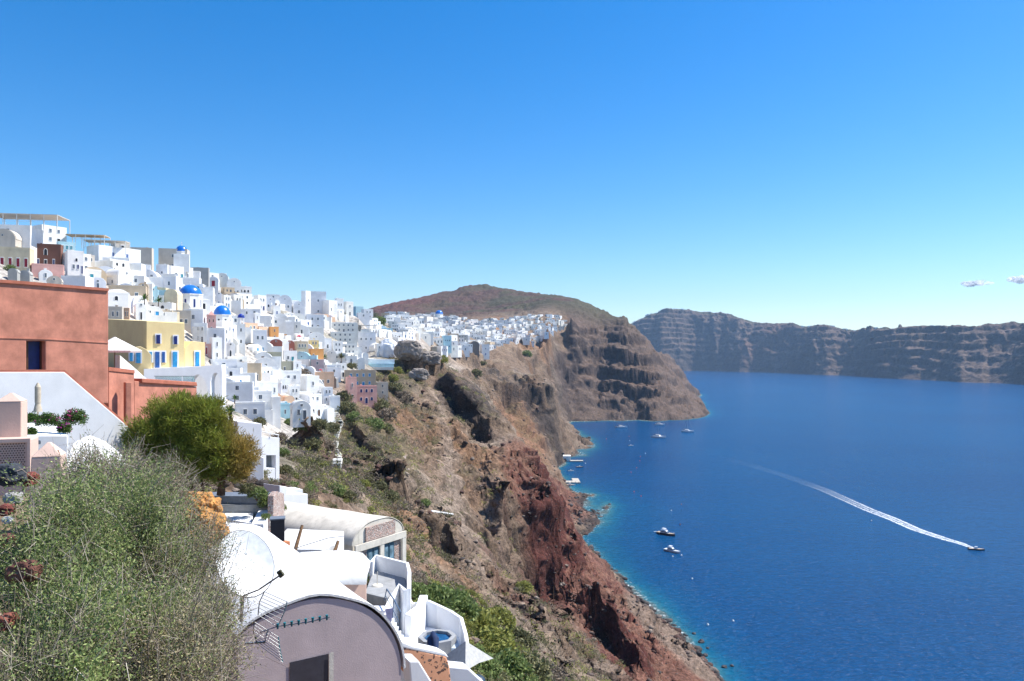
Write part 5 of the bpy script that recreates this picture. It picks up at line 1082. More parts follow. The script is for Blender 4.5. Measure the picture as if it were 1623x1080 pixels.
# lower white roofs beside it
rows = []
for (px, dt) in ((466, 4), (480, 1), (517, -1), (550, -2), (572, 2), (583, 14)): rows.append([PW(px, 893 + dt * 1.2, 26), PW(px, 880 + dt, 25.2), PW(px, 884 + dt * .8, 24), PW(px, 897 + dt * .5, 22.8), PW(px - 2, 917, 21.9), PW(px - 2, 925, 21.9)])
tag(MB().sheet(rows, -.12).build('curved_roof', white2), 'rounded bright white roof above the blush pink wall', 'roof')
tag(slab('pink_wall', [(500, 917), (548, 912), (582, 914), (582, 985), (500, 985)], 21.6, 22.6, 2.2, pinkp, bevel=.05), 'blush pink wall with a small dark floodlight beside the mauve gable', 'wall')
tag(block('floodlight', [gp(531, 931, 104.6), gp(544, 935, 104.6), gp(544, 929, 104.6), gp(533, 926, 104.6)], 104.45, 104.62, dark_m, None, .01), 'small black floodlight on the blush pink wall', 'floodlight')
rows = []
for (pxs, pys, Ys) in (((341, 385, 430, 475), (818, 840, 866, 892), (31, 29.5, 28, 26.5)), ((346, 395, 450, 515), (850, 875, 898, 918), (27, 26, 24.5, 22.6)), ((356, 420, 480, 555), (890, 912, 930, 945), (23, 22, 20.6, 19.6)), ((372, 440, 500, 560), (935, 948, 960, 975), (19, 18.5, 18, 18))):
    rows.append([PW(a, c, Y) for a, c, Y in zip(pxs, pys, Ys)])
tag(MB().sheet(rows, -.3).build('white_roof', white2), 'sloping bright white roof apron between the vaults', 'roof')
tag(slab('orange_wall', [(422, 858), (460, 858), (460, 880), (422, 868)], 33, 34, .3, plaster('orange_plaster', (.60, .24, .12), .1), bevel=.02), 'short strip of orange plaster wall beside the utility box', 'wall')
tag(block('flat_roof', [gp(425, 870, 100.2), gp(545, 872, 100.2), gp(545, 842, 100.2), gp(455, 838, 100.2)], 97, 100.2, white2, None), 'flat white roof in front of the vaulted stone house', 'roof')
# --- vaulted stone house
sh, pt3 = vault_house('stone_vault_house', (-9.3, 51.6), (-.84, .53), 2.55, 1.3, 98.3, 93, 10.5, 'long cream vaulted house with a stone gable and blue grey glass doors', creamy, creamy)
def gab(name, u0, u1, z0, z1, v, mat): 
    b = MB(); b.add([pt3(u0, v, z0), pt3(u1, v, z0), pt3(u1, v, z1), pt3(u0, v, z1), pt3(u0, v + .12, z0), pt3(u1, v + .12, z0), pt3(u1, v + .12, z1), pt3(u0, v + .12, z1)], [(0, 1, 2, 3), (7, 6, 5, 4), (0, 4, 5, 1), (1, 5, 6, 2), (2, 6, 7, 3), (3, 7, 4, 0)]); return b.build(name, mat, sh)
gab('lintel', -2.6, 2.6, 97.9, 98.35, -.32, creamy); gab('pillar', -2.6, -2.15, 94, 97.9, -.3, creamy); gab('pillar', -.15, .25, 94, 97.9, -.3, creamy); gab('pillar', 2.2, 2.6, 94, 97.9, -.3, creamy)
gab('stone_panel', -2.15, -1.3, 94, 97.9, -.12, stonem); gab('stone_panel', 1.5, 2.2, 94, 97.9, -.12, stonem); gab('stone_panel', -1.4, 1.6, 98.36, 99.3, -.13, stonem)
for u0, u1 in ((-1.3, -.75), (-.7, -.15), (.3, .85), (.9, 1.45)):
    d_ = gab('door', u0, u1, 95.6, 97.8, -.14, plain('blue_grey_paint2', (.05, .12, .17), .4)); gab('pane', u0 + .09, u1 - .09, 95.9, 97.6, -.17, glass_dark('door_glass', (.10, .16, .20))).parent = d_
gab('base', -2.6, 2.6, 93, 95.5, -.35, stonem)
# --- wooden poles, shade sail and wires
def pole(p, q, r0, r1, label):
    return tag(MB().tube([p, q], [r0, r1], 8).build('wooden_pole', wood), label, 'pole')
pole(PW(462, 893, 35), PW(479, 833, 36), .11, .07, 'taller leaning wooden pole holding up the shade sail'); pole(PW(528, 882, 37), PW(536, 858, 37.5), .11, .08, 'shorter leaning wooden pole near the stone house corner')
b = MB(); pA, pB, pC = Vector(PW(446, 880, 33)), Vector(PW(529, 864, 37)), Vector(PW(478, 874, 37)); rows = []
for i in range(7):
    t = i / 6; rows.append([tuple(pA.lerp(pB, t) + Vector((0, 0, -.25 * math.sin(math.pi * t)))), tuple((pA + Vector((.6, 1.2, -.35))).lerp(pB + Vector((0, .5, -.35)), t) + Vector((0, 0, -.4 * math.sin(math.pi * t))))])
b.sheet(rows, .02); tag(b.build('shade_sail', white_c), 'rolled pale shade sail slung between the wooden poles', 'shade sail')
tag(MB().tube([PW(452, 876, 33.5), PW(478, 866, 35), PW(520, 853, 37), PW(545, 850, 40)], .018, 5).build('cable', dark_m), 'thin dark cable running past the wooden poles', 'cable')
# --- terraces at the right
def terrace_wall(pts, h, t, label, name='curved_parapet', z0=-3, mat=white, closed=False):
    """pts: (px, py) on top of a parapet at height zc; wall of thickness t"""
    return None
zf = 96.6
ta = empty('roof_terrace', (*gp(615, 925, zf), zf), 0, 'small walled roof terrace with a grey floor and a parasol foot', 'terrace')
block('floor', [gp(578, 940, zf), gp(612, 948, zf), gp(646, 932, zf), gp(640, 908, zf), gp(592, 905, zf)], zf - 4, zf, concrete, ta)
def para(pts, zb, zt_, th, root, mat=white, name='parapet'):
    """pts: ground points of the outer line; tops may vary"""
    b = MB(); rows_o = []; rows_i = []; cx_ = sum(p[0] for p in pts) / len(pts); cy_ = sum(p[1] for p in pts) / len(pts)
    n = len(pts); zt_ = zt_ if isinstance(zt_, (list, tuple)) else [zt_] * n
    V = []
    for i, (x, y) in enumerate(pts):
        a = Vector(pts[max(i - 1, 0)]); c = Vector(pts[min(i + 1, n - 1)]); d = (c - a).normalized(); nn = Vector((-d.y, d.x)) * th; V += [(x, y, zb), (x, y, zt_[i]), (x + nn.x, y + nn.y, zt_[i]), (x + nn.x, y + nn.y, zb)]
    for i in range(n - 1): k = 4 * i; b.add([V[j] for j in range(k, k + 8)], [(0, 4, 5, 1), (1, 5, 6, 2), (2, 6, 7, 3), (3, 7, 4, 0)], 0)
    b.add(V[:4], [(0, 1, 2, 3)]).add(V[-4:], [(3, 2, 1, 0)]); o = b.build(name, mat)
    import bmesh
    bm = bmesh.new(); bm.from_mesh(o.data); bmesh.ops.remove_doubles(bm, verts=bm.verts, dist=.001); bmesh.ops.recalc_face_normals(bm, faces=bm.faces); bm.to_mesh(o.data); bm.free()
    m_ = o.modifiers.new('b', 'BEVEL'); m_.width = .05; m_.segments = 2; m_.limit_method = 'ANGLE'
    if root: child(o, root)
    return o
para([gp(591, 912, zf), gp(595, 904, zf), gp(643, 917, zf), gp(646, 932, zf), gp(645, 958, zf)], zf - 3, [zf + .9, zf + 1.0, zf + 1.0, zf + 1.0, zf + .9], .22, ta)
para([gp(645, 961, zf), gp(632, 950, zf), gp(615, 965, zf), gp(603, 985, zf)], zf - 3, [zf + .95, zf + .95, zf + .5, zf + .3], .22, ta, name='low_parapet')
tag(MB().cyl(*gp(598, 929, zf), zf, zf + .08, .36, .30, 16).cyl(*gp(598, 929, zf), zf + .08, zf + .9, .03).build('stone_stand', creamy), 'round stone foot with a short pole on the small roof terrace', 'stand')
zj = 95.0
tj = empty('jacuzzi_terrace', (*gp(690, 1020, zj), zj), 0, 'wavy walled white terrace with a hot tub and a sunbed', 'terrace')
block('floor', [gp(600, 1000, zj + .4), gp(690, 1060, zj), gp(742, 1052, zj), gp(730, 1005, zj), gp(660, 990, zj)], zj - 5, zj, white, tj)
para([gp(640, 968, zj + .5), gp(652, 980, zj + .3), gp(668, 985, zj), gp(676, 992, zj), gp(692, 994, zj), gp(712, 1003, zj), gp(728, 1010, zj), gp(735, 1035, zj), gp(738, 1056, zj)], zj - 4, [zj + 1.6, zj + 1.2, zj + 1.1, zj + 1.5, zj + 1.3, zj + 1.25, zj + 1.1, zj + 1.0, zj + .9], .22, tj)
para([gp(650, 1010, zj), gp(672, 1002, zj), gp(678, 985, zj)], zj - 1, [zj + 1.2, zj + 1.5, zj + 1.6], .5, tj, name='screen_wall')
ht = empty('hot_tub', (*gp(693, 1030, zj), zj), .5, 'dark blue hot tub with a grey rim in the wavy terrace', 'hot tub')
b = MB(); n = 8; ro, ri = 1.05, .8; V = [(ro * math.cos(2 * math.pi * (k + .5) / n), ro * math.sin(2 * math.pi * (k + .5) / n), z_) for z_ in (0, .75) for k in range(n)] + [(ri * math.cos(2 * math.pi * (k + .5) / n), ri * math.sin(2 * math.pi * (k + .5) / n), z_) for z_ in (.75, .45) for k in range(n)]
b.add(V, [(k, (k + 1) % n, (k + 1) % n + n, k + n) for k in range(n)] + [(k + n, (k + 1) % n + n, (k + 1) % n + 2 * n, k + 2 * n) for k in range(n)] + [(k + 2 * n, (k + 1) % n + 2 * n, (k + 1) % n + 3 * n, k + 3 * n) for k in range(n)]); b.build('rim', concrete, ht); MB().add([(ri * math.cos(2 * math.pi * (k + .5) / n), ri * math.sin(2 * math.pi * (k + .5) / n), .6) for k in range(n)], [tuple(range(n))]).build('water', glass_dark('tub_water', (.01, .05, .12)), ht)
tag(block('sunbed', [gp(708, 1028, zj + .3), gp(728, 1030, zj + .3), gp(726, 1016, zj + .3), gp(708, 1014, zj + .3)], zj + .1, zj + .35, plain('pale_blue_cushion', (.52, .62, .70), .8), None, .05), 'pale blue cushioned sunbed beside the hot tub', 'sunbed')
cv = tag(MB().tube([PW(684, 1046, 36.5), PW(683, 1030, 37), PW(683, 1012, 37.4), PW(686, 1006, 37.4), PW(690, 1012, 37.2), PW(690, 1046, 36.8)], [.16, .2, .2, .18, .2, .14], 8).build('folded_parasol', plain('navy_canvas', (.012, .03, .09), .8)), 'folded dark navy parasol cover leaning at the hot tub', 'parasol')
rl_ = empty('stair_railing', PW(612, 965, 34), 0, 'blue grey metal stair railing going down past the white steps', 'railing'); blue_m = plain('blue_grey_metal', (.13, .19, .28), .4, .5, .3)
tp, bp = [PW(613, 934, 35), PW(624, 950, 33.5), PW(635, 971, 32)], [PW(609, 952, 35), PW(622, 980, 33.5), PW(632, 1001, 32)]
for nm, L in (('handrail', tp), ('lower_rail', [tuple(Vector(a).lerp(Vector(c), .55)) for a, c in zip(tp, bp)])): child(MB().tube(L, .035 if nm == 'handrail' else .018, 6).build(nm, blue_m), rl_)
for a, c in zip(tp, bp): child(MB().tube([a, c], .025, 6).build('post', blue_m), rl_)
st_ = MB()
for k in range(12):
    t = k / 11; x, y, z = Vector(PW(600, 965, 34)).lerp(Vector(PW(640, 1040, 32.5)), t); st_.box(x - .9, x + .35, y - .25, y + .4, z - 2.5, z)
tag(st_.build('staircase', white), 'white plastered stairs beside the metal railing', 'stairs')
tag(slab('towel', [(610, 966), (623, 964), (621, 985), (616, 992)], 33.2, 33.3, .02, plain('lilac_cloth', (.55, .52, .70), .9)), 'lilac towel hanging beside the stair railing', 'towel')
tag(slab('spotted_wall', [(627, 1022), (640, 1025), (655, 1028), (690, 1036), (708, 1040), (713, 1055), (716, 1085), (660, 1085), (640, 1062), (628, 1040)], 29, 30.5, .6, spotm, bevel=.08), 'apricot wall studded with dark stones at the bottom edge', 'wall')
tag(slab('wall_cap', [(626, 1012), (640, 1018), (655, 1024), (690, 1031), (706, 1035), (712, 1043), (706, 1042), (688, 1038), (655, 1031), (638, 1027), (627, 1022)], 28.95, 30.45, .75, white, bevel=.05), 'white cap on top of the apricot stone wall', 'wall')
tag(slab('low_white_wall', [(648, 1048), (664, 1048), (690, 1090), (652, 1090)], 27, 27.5, .8, white, bevel=.05), 'white strip of wall with a yellow edge at the bottom of the apricot wall', 'wall')
# parasol at the lower right
px_, py_, Yp = 745, 1022, 36; pr = empty('parasol', PW(px_, 1078, Yp), .2, 'square off white parasol seen from above at the lower right of the terraces', 'parasol')
b = MB(); top_ = Vector(PW(738, 1024, Yp)) - Vector(pr.location); cs = [Vector(PW(a, c, Y)) - Vector(pr.location) for a, c, Y in ((706, 1040, 37), (745, 1022, 38.3), (786, 1047, 36.5), (728, 1063, 34.6))]
for i in range(4):
    a, c = cs[i], cs[(i + 1) % 4]; m = (a + c) / 2 * .92 + top_ * .08; b.add([tuple(a), tuple(m), tuple(c), tuple(top_ + Vector((0, 0, .25)))], [(0, 1, 3), (1, 2, 3)])
b.build('canopy', plain('grey_canvas', (.42, .42, .41), .9), pr); MB().cyl(0, 0, -1, top_.z, .04).build('pole', steel, pr)
tag(MB().dome(*gp(756, 1075, 95.6), 95.4, .42, .35).cyl(*gp(756, 1075, 95.6), 95.0, 95.4, .42).build('fire_bowl', plain('dark_blue_grey', (.03, .05, .08), .4)), 'round dark blue bowl under the square parasol', 'bowl')
tag(slab('lower_terrace_wall', [(700, 1056), (742, 1060), (775, 1090), (690, 1090)], 33, 34, .8, white, bevel=.05), 'white stepped terrace wall under the square parasol', 'wall')
# --- satellite dish and television aerial
dish = empty('satellite_dish', PW(392, 905, 12.5), 0, 'large white satellite dish with a dark rim and a thin arm', 'satellite dish'); c0 = Vector(PW(389, 893, 13.2)); nrm = Vector((.62, -.55, .50)).normalized(); ua = nrm.cross(Vector((0, 0, 1))).normalized(); va = nrm.cross(ua)
b = MB(); rows = []
for j in range(7):
    r_ = .56 * j / 6; rows.append([tuple(c0 + ua * r_ * .95 * math.cos(2 * math.pi * k / 24) + va * r_ * 1.1 * math.sin(2 * math.pi * k / 24) + nrm * (r_ * r_ * .45 - .14)) for k in range(25)])
b.sheet(rows, .012); o = b.build('reflector', plain('dish_white', (.80, .82, .83), .4)); child(o, dish)
b = MB().tube([tuple(c0 + ua * .56 * .95 * math.cos(2 * math.pi * k / 24) + va * .56 * 1.1 * math.sin(2 * math.pi * k / 24)) for k in range(25)], .012, 6); child(b.build('rim', dark_m), dish)
b = MB().tube([PW(385, 945, 12.6), PW(410, 935, 12.2), PW(444, 912, 11.8)], .014, 6); child(b.build('arm', plain('arm_grey', (.20, .20, .17), .5)), dish)
b = MB().tube([PW(443, 914, 11.8), PW(449, 909, 11.8)], .035, 8).tube([PW(440, 909, 11.8), PW(446, 905, 11.8)], .03, 8); child(b.build('receiver', plain('receiver', (.10, .09, .04), .5)), dish)
child(MB().tube([PW(385, 945, 12.9), PW(382, 985, 12.9)], .03, 8).build('mast', steel), dish)
ae = empty('television_aerial', PW(420, 1020, 10), 0, 'grid reflector television aerial with teal dipoles in front of the mauve gable', 'aerial')
Ya = 10.0
child(MB().tube([PW(413, 1002, Ya), PW(440, 993, Ya), PW(490, 986, Ya), PW(523, 978, Ya)], .008, 6).build('boom', steel), ae)
for k in range(8):
    t = k / 7; c_ = Vector(PW(440, 993, Ya)).lerp(Vector(PW(518, 979, Ya)), t); child(MB().tube([tuple(c_ + Vector((0, 0, -.035))), tuple(c_ + Vector((0, 0, .035)))], [.012, .02], 8).build('insulator', teal_pl), ae); child(MB().tube([tuple(c_ + Vector((-.05, -.10, .07))), tuple(c_ + Vector((.05, .10, -.07)))], .003, 5).build('element', steel), ae)
def curve_px(pts, Y): return [PW(a, c, Y) for a, c in pts]
grids = [[(419, 938), (411, 955), (409, 975)], [(455, 954), (450, 972), (440, 994)], [(403, 986), (402, 1003), (407, 1020)], [(441, 1010), (444, 1032), (448, 1050)]]
for i, g in enumerate(grids): child(MB().tube(curve_px(g, Ya + (.05 if i % 2 else -.05)), .007, 6).build('side_bar', dark_m if i % 2 == 0 else teal_pl), ae)
for (ga, gb_) in ((grids[0], grids[1]), (grids[2], grids[3])):
    b = MB()
    for k in range(8):
        t = k / 7; f_ = lambda g: Vector(PW(*(np.interp(t * 2, [0, 1, 2], [p[0] for p in g]), np.interp(t * 2, [0, 1, 2], [p[1] for p in g])), Ya)); b.tube([tuple(f_(ga)), tuple(f_(gb_))], .0045, 5)
    child(b.build('reflector', steel), ae)
child(MB().tube([PW(388, 1020, Ya), PW(420, 1018, Ya), PW(424, 1000, Ya)], .015, 6).build('bracket', steel), ae)
# --- orange painted stones
b = None
for k, (px, py, r, Y) in enumerate(((303, 800, .36, 20), (318, 797, .34, 20.3), (330, 806, .32, 20.2), (312, 822, .42, 19.8), (332, 832, .36, 19.6), (345, 846, .28, 19.5), (322, 850, .34, 19.3))):
    o = link('painted_stone', rock_mesh(r, r, r * .9, 40 + k, 5, .34), plaster('ochre_orange', (.58, .29, .09), .30, .8, 3, .03, .4)); o.location = PW(px, py, Y); tag(o, ['orange painted stone, top left of its heap', 'orange painted stone at the top of the heap', 'orange painted stone at the upper right of the heap', 'largest orange painted stone in the middle of the heap', 'orange painted stone on the right of the heap', 'small orange painted stone low on the right by the white roof', 'orange painted stone at the foot of the heap'][k], 'stone', 'orange stones heaped behind the bush')
tag(MB().tube([PW(345, 838, 19.3), PW(353, 833, 19.3), PW(357, 842, 19.3), PW(352, 850, 19.3), PW(343, 852, 19.3)], .035, 8).build('clay_handle', plaster('ochre_orange', (.62, .25, .05))), 'curled orange clay handle at the right of the orange stones', 'handle')
# ------------------------------------------------------------------ vegetation
rn = np.random.default_rng(11)
def unit(n): v = rn.normal(size=(n, 3)); return v / np.linalg.norm(v, axis=1, keepdims=True)
def cards(P, D, L, Wd, C):
    """diamond shaped leaf faces: base P, direction D, length L, width Wd, colour C"""
    n = len(P); S = np.cross(D, unit(n)); S /= np.linalg.norm(S, axis=1, keepdims=True) + 1e-9
    L = np.broadcast_to(L, (n,))[:, None]; Wd = np.broadcast_to(Wd, (n,))[:, None]
    V = np.stack([P, P + D * L * .5 + S * Wd * .5, P + D * L, P + D * L * .5 - S * Wd * .5], 1).reshape(-1, 3)
    return V, np.arange(4 * n).reshape(n, 4), np.repeat(C, 4, 0)
def card_obj(name, parts, mat, parent=None):
    V = np.concatenate([p[0] for p in parts]); o_ = 0; Fs = []; 
    for p in parts: Fs.append(p[1] + o_); o_ += len(p[0])
    me = mesh_np(name, V, np.concatenate(Fs)); col_attr(me, np.clip(np.concatenate([p[2] for p in parts]), .005, .8)); return link(name, me, mat, parent)
def sticks(P, Q, r, C):
    """thin three sided twigs from P to Q"""
    n = len(P); D = Q - P; D = D / (np.linalg.norm(D, axis=1, keepdims=True) + 1e-9); A = np.cross(D, unit(n)); A /= np.linalg.norm(A, axis=1, keepdims=True); B = np.cross(D, A); r = np.broadcast_to(r, (n,))[:, None]
    ring = [A * r, (-.5 * A + .87 * B) * r, (-.5 * A - .87 * B) * r]; V = np.stack([P + ring[0], P + ring[1], P + ring[2], Q + ring[0] * .5, Q + ring[1] * .5, Q + ring[2] * .5], 1).reshape(-1, 3)
    f = np.array([[0, 1, 4, 3], [1, 2, 5, 4], [2, 0, 3, 5]]); return V, (np.arange(n)[:, None, None] * 6 + f[None]).reshape(-1, 4), np.repeat(C, 6, 0)
def leaf_mat(name, trans=.25, rough=.6):
    t = NT(name, rough, .25); c = t.attr('Col'); t.color(c)
    tr = t.n.new('ShaderNodeBsdfTranslucent'); t.l.new(c, tr.inputs[0]); m = t.n.new('ShaderNodeMixShader'); m.inputs[0].default_value = trans
    t.l.new(t.b.outputs[0], m.inputs[1]); t.l.new(tr.outputs[0], m.inputs[2]); t.l.new(m.outputs[0], t.n['Material Output'].inputs[0]); return t.m
leafm = leaf_mat('leaf', .35); twigm = leaf_mat('twig', 0, .8)
def shell(n, c, r, k=.33, low=-.7):
    u = unit(n); u = u[u[:, 2] > low]; return np.array(c) + u * np.array(r) * (rn.random((len(u), 1)) ** k)
def pick(cols, n, w=None): return np.array(cols)[rn.choice(len(cols), n, p=w)] * (1 + .25 * rn.normal(size=(n, 1)))
# --- the big bush in front
def bush(name, ells, ntip, nleaf, ll, lw, cols, wc, twc, label, base_z, ntw=1600, spread=.05, tip=.5, grp=None):
    root = empty(name, (ells[0][0][0], ells[0][0][1], base_z), 0, label, 'bush', grp); o0 = np.array(root.location); vol = np.array([e[1][0] * e[1][1] for e in ells]); vol = vol / vol.sum(); parts = []; tw = []
    for (c, r), w in zip(ells, vol):
        c = np.array(c) - o0; K_ = shell(int(95 * w * len(ells) ** .5) + 12, c, r, .22); T_ = K_[rn.integers(0, len(K_), int(ntip * w))]; kd_ = T_ - c; kd_ /= np.linalg.norm(kd_, axis=1, keepdims=True) + 1e-9; T_ = T_ + rn.normal(size=T_.shape) * .075 + kd_ * rn.normal(size=(len(T_), 1)) * .09; lump = vnoise(T_[:, 0] / .22, T_[:, 1] / .22, T_[:, 2] / .22, 3) + .5 * vnoise(T_[:, 0] / .09, T_[:, 1] / .09, T_[:, 2] / .09, 5); T_ = T_[lump > -.22]
        out = T_ - c; out /= np.linalg.norm(out, axis=1, keepdims=True) + 1e-9
        hue = vnoise(T_[:, 0] / .5, T_[:, 1] / .5, T_[:, 2] / .5, 9)
        P_ = np.repeat(T_, nleaf, 0) + rn.normal(size=(len(T_) * nleaf, 3)) * spread; D_ = np.repeat(out, nleaf, 0) * tip + unit(len(P_)) + np.array((0, 0, .25)); D_ /= np.linalg.norm(D_, axis=1, keepdims=True)
        cc = pick(cols, len(P_), wc); cc = cc * (1 + .38 * np.repeat(hue, nleaf)[:, None]); parts.append(cards(P_, D_, ll * rn.uniform(.6, 1.3, len(P_)), lw, cc))
        k = rn.choice(len(T_), min(len(T_), int(ntw * w))); root_p = c + np.array((0, 0, -r[2] * .9)) + rn.normal(size=(len(k), 3)) * np.array((r[0] * .35, r[1] * .35, .02)); Q = T_[k] + out[k] * spread * 2.2; M = root_p * .45 + Q * .55 + rn.normal(size=Q.shape) * r[0] * .10 - np.array((0, 0, r[2] * .05)); M2 = M * .4 + Q * .6 + rn.normal(size=Q.shape) * r[0] * .04
        tc = pick(twc, len(k)); rr = .0016 + .0018 * rn.random(len(k)); rr = rr * (ll / .022)
        tw += [sticks(root_p, M, rr * 2, tc), sticks(M, M2, rr * 1.3, tc), sticks(M2, Q, rr, tc)]
        k2 = rn.choice(len(T_), len(k) * 2); Qa = T_[k2] + unit(len(k2)) * spread * 2; tw.append(sticks(Qa, Qa + unit(len(k2)) * spread * 3.2 + out[k2] * spread * 1.5, rr[0] * .7, pick(twc, len(k2))))
    card_obj('foliage', parts, leafm, root); card_obj('twigs', tw, twigm, root); return root
G1 = [(.20, .26, .085), (.27, .32, .12), (.13, .18, .065), (.33, .34, .15)]; BR = [(.30, .25, .14), (.36, .30, .18), (.22, .24, .10), (.40, .34, .22)]; TW = [(.34, .29, .23), (.24, .19, .15), (.42, .37, .30)]
E = lambda px, py, Y, rx, ry, rz: (PW(px, py, Y), (rx, ry, rz))
bush('bush', [E(160, 880, 6.2, .62, .9, .76), E(98, 975, 5.4, .36, .7, .60), E(225, 960, 5.8, .5, .7, .62), E(130, 1060, 4.7, .5, .6, .5)], 15500, 11, .027, .011, G1, [.35, .3, .2, .15], TW, 'largest grey green bush with pale twigs filling the lower left corner', 108.2, 950)
bush('bush', [E(286, 935, 6.4, .34, .7, .60), E(308, 1015, 6.0, .20, .6, .44), E(265, 1060, 5.0, .40, .5, .42)], 8000, 9, .023, .0085, BR + G1, [.22, .22, .2, .1, .1, .1, .03, .03], TW, 'drier olive brown bush leaning against the satellite dish', 108.2, 1700)
bush('bush', [E(30, 1085, 4.3, .36, .5, .30), E(-10, 1050, 4.8, .3, .5, .32)], 1800, 9, .022, .008, G1 + BR, [.2, .2, .1, .1, .1, .1, .1, .1], TW, 'low straw coloured bush in the bottom left corner', 108.2, 900)
bush('bush', [E(235, 775, 9.5, .45, .5, .35), E(160, 765, 8.8, .5, .5, .38)], 2200, 8, .030, .010, G1 + BR, [.2, .2, .15, .1, .15, .1, .05, .05], TW, 'wispy grey green bush behind the largest one, under the white ramp', 108.4, 1400)
# --- the green tree with rusty tips
def tree(name, Y, lobes, trunks, label, ntip, nleaf, ll, lw, colf, cat='tree', spread=.16, k=.35, grp=None, base=None):
    root = empty(name, PW(base[0], base[1], Y), 0, label, cat, grp); o0 = np.array(root.location); s = Y / F; parts = []; tot = sum(l[2] * l[3] for l in lobes)
    for (px, py, rx, ry) in lobes:
        c = np.array(PW(px, py, Y)) - o0; r = np.array((rx * s, (rx + ry) * .5 * s, ry * s)); T_ = shell(int(ntip * rx * ry / tot), c, r, k, -.9); T_ += rn.normal(size=T_.shape) * r * .06
        lump = vnoise(T_[:, 0] / (r[0] * .42), T_[:, 1] / (r[0] * .42), T_[:, 2] / (r[0] * .42), 3); T_ = T_[lump > -.2]; out = T_ - c; out /= np.linalg.norm(out, axis=1, keepdims=True)
        P_ = np.repeat(T_, nleaf, 0) + rn.normal(size=(len(T_) * nleaf, 3)) * spread; D_ = np.repeat(out, nleaf, 0) * .7 + unit(len(P_)) * .8 + np.array((0, 0, .5)); D_ /= np.linalg.norm(D_, axis=1, keepdims=True)
        pxs = CX + F * (P_[:, 0] + o0[0]) / (P_[:, 1] + o0[1]); parts.append(cards(P_, D_, ll * rn.uniform(.6, 1.3, len(P_)), lw, colf(P_, pxs, np.repeat(rn.normal(size=len(T_)), nleaf))))
    card_obj('crown', parts, leafm, root); b = MB()
    for pts, r0, r1 in trunks: b.tube([tuple(Vector(PW(px, py, Y)) - root.location) for px, py in pts], [r0 + (r1 - r0) * i / (len(pts) - 1) for i in range(len(pts))], 8)
    b.build('trunk', plain('bark', (.13, .075, .045), .9, .2, 0, .3, 5), root); return root
def tcol(P_, px, h):
    g = np.array((.23, .28, .04)); r = np.array((.44, .25, .08)); d = np.array((.12, .17, .025)); w = np.clip(ss(335, 395, px) * .8 + .22 * h + .1, 0, 1)[:, None]; m = g * (1 - w) + r * w; k = np.clip(.25 * h + .2, 0, .6)[:, None]; return (m * (1 - k) + d * k) * (1 + .2 * rn.normal(size=(len(P_), 1)))
tree('tamarisk_tree', 44, [(245, 690, 40, 42), (228, 730, 24, 28), (275, 668, 42, 42), (318, 675, 42, 40), (300, 725, 50, 40), (348, 712, 40, 44), (378, 722, 27, 30), (362, 745, 30, 24), (255, 740, 34, 26), (330, 660, 28, 28)],
     [([(350, 785), (352, 765), (345, 735), (335, 700)], .26, .12), ([(352, 765), (362, 745), (378, 725)], .14, .05), ([(305, 780), (300, 750), (290, 710)], .16, .07), ([(322, 780), (318, 750), (330, 715)], .10, .05)],
     'dense feathery green tree with rusty brown tips on its right side', 6500, 20, .32, .04, tcol, base=(340, 780))
def yucca(px, py, rpx, Y, label, trunk=0, n=90, col=((.06, .13, .03), (.10, .17, .05)), name='yucca', wd=.06, droop=.2, cat='plant'):
    root = empty(name, PW(px, py + trunk, Y), 0, label, cat); s = Y / F; R_ = rpx * s; D = unit(n); D[:, 2] = np.abs(D[:, 2]) * .8 - droop; D /= np.linalg.norm(D, axis=1, keepdims=True); z0 = trunk * s; P_ = np.zeros((n, 3)) + (0, 0, z0); mid = P_ + D * R_ * .55; C_ = pick(col, n); S = np.cross(D, (0, 0, 1.)); S /= np.linalg.norm(S, axis=1, keepdims=True) + 1e-9; tipp = P_ + D * R_ - np.array((0, 0, R_ * .12)); w = wd * R_
    V = np.stack([P_ - S * w * .5, P_ + S * w * .5, mid + S * w * .6, mid - S * w * .6, tipp], 1).reshape(-1, 3); i = np.arange(n)[:, None] * 5; Fq = np.concatenate([i + [[0, 1, 2, 3]], i + [[3, 2, 4, 4]]]) 
    me = bpy.data.meshes.new('leaves'); me.from_pydata(V.tolist(), [], [tuple(f) for f in (i + [[0, 1, 2, 3]]).tolist()] + [tuple(f) for f in (i + [[3, 2, 4]]).tolist()]); me.update(); col_attr(me, np.repeat(C_, 5, 0)); link('leaves', me, leafm, root)
    if trunk: MB().tube([(0, 0, -.5), (.03, 0, z0 * .5), (0, 0, z0)], [.14, .11, .12], 8).build('trunk', plain('bark', (.13, .075, .045)), root)
    return root
yucca(318, 645, 20, 52, 'spiky green yucca crown behind the top of the tamarisk, left one', 12); yucca(345, 652, 18, 52, 'spiky green yucca crown behind the tree, middle one', 10); yucca(365, 655, 20, 50, 'spiky green yucca crown at the right behind the tree', 12)
yucca(229, 474, 12, 190, 'small palm left of the stone wall by the large blue dome', 6, 60, name='palm_tree', wd=.1, cat='palm'); yucca(251, 477, 11, 192, 'small dark palm right of its neighbour near the large blue dome', 6, 60, name='palm_tree', wd=.1, cat='palm')
yucca(541, 566, 9, YH(541, 580) - 2, 'bushy topped palm on two pale posts above the beige cliff house', 14, 60, ((.12, .13, .05), (.16, .15, .07)), 'palm_tree', .14, cat='palm'); yucca(515, 566, 6, YH(515, 572) - 2, 'little round palm beside the grey white gable', 3, 40, name='palm_tree', wd=.14, cat='palm')
yucca(372, 632, 8, YH(372, 650) - 3, 'potted leafy plant on the white wall in front of the tan hood', 5, 50, name='potted_plant', wd=.2)
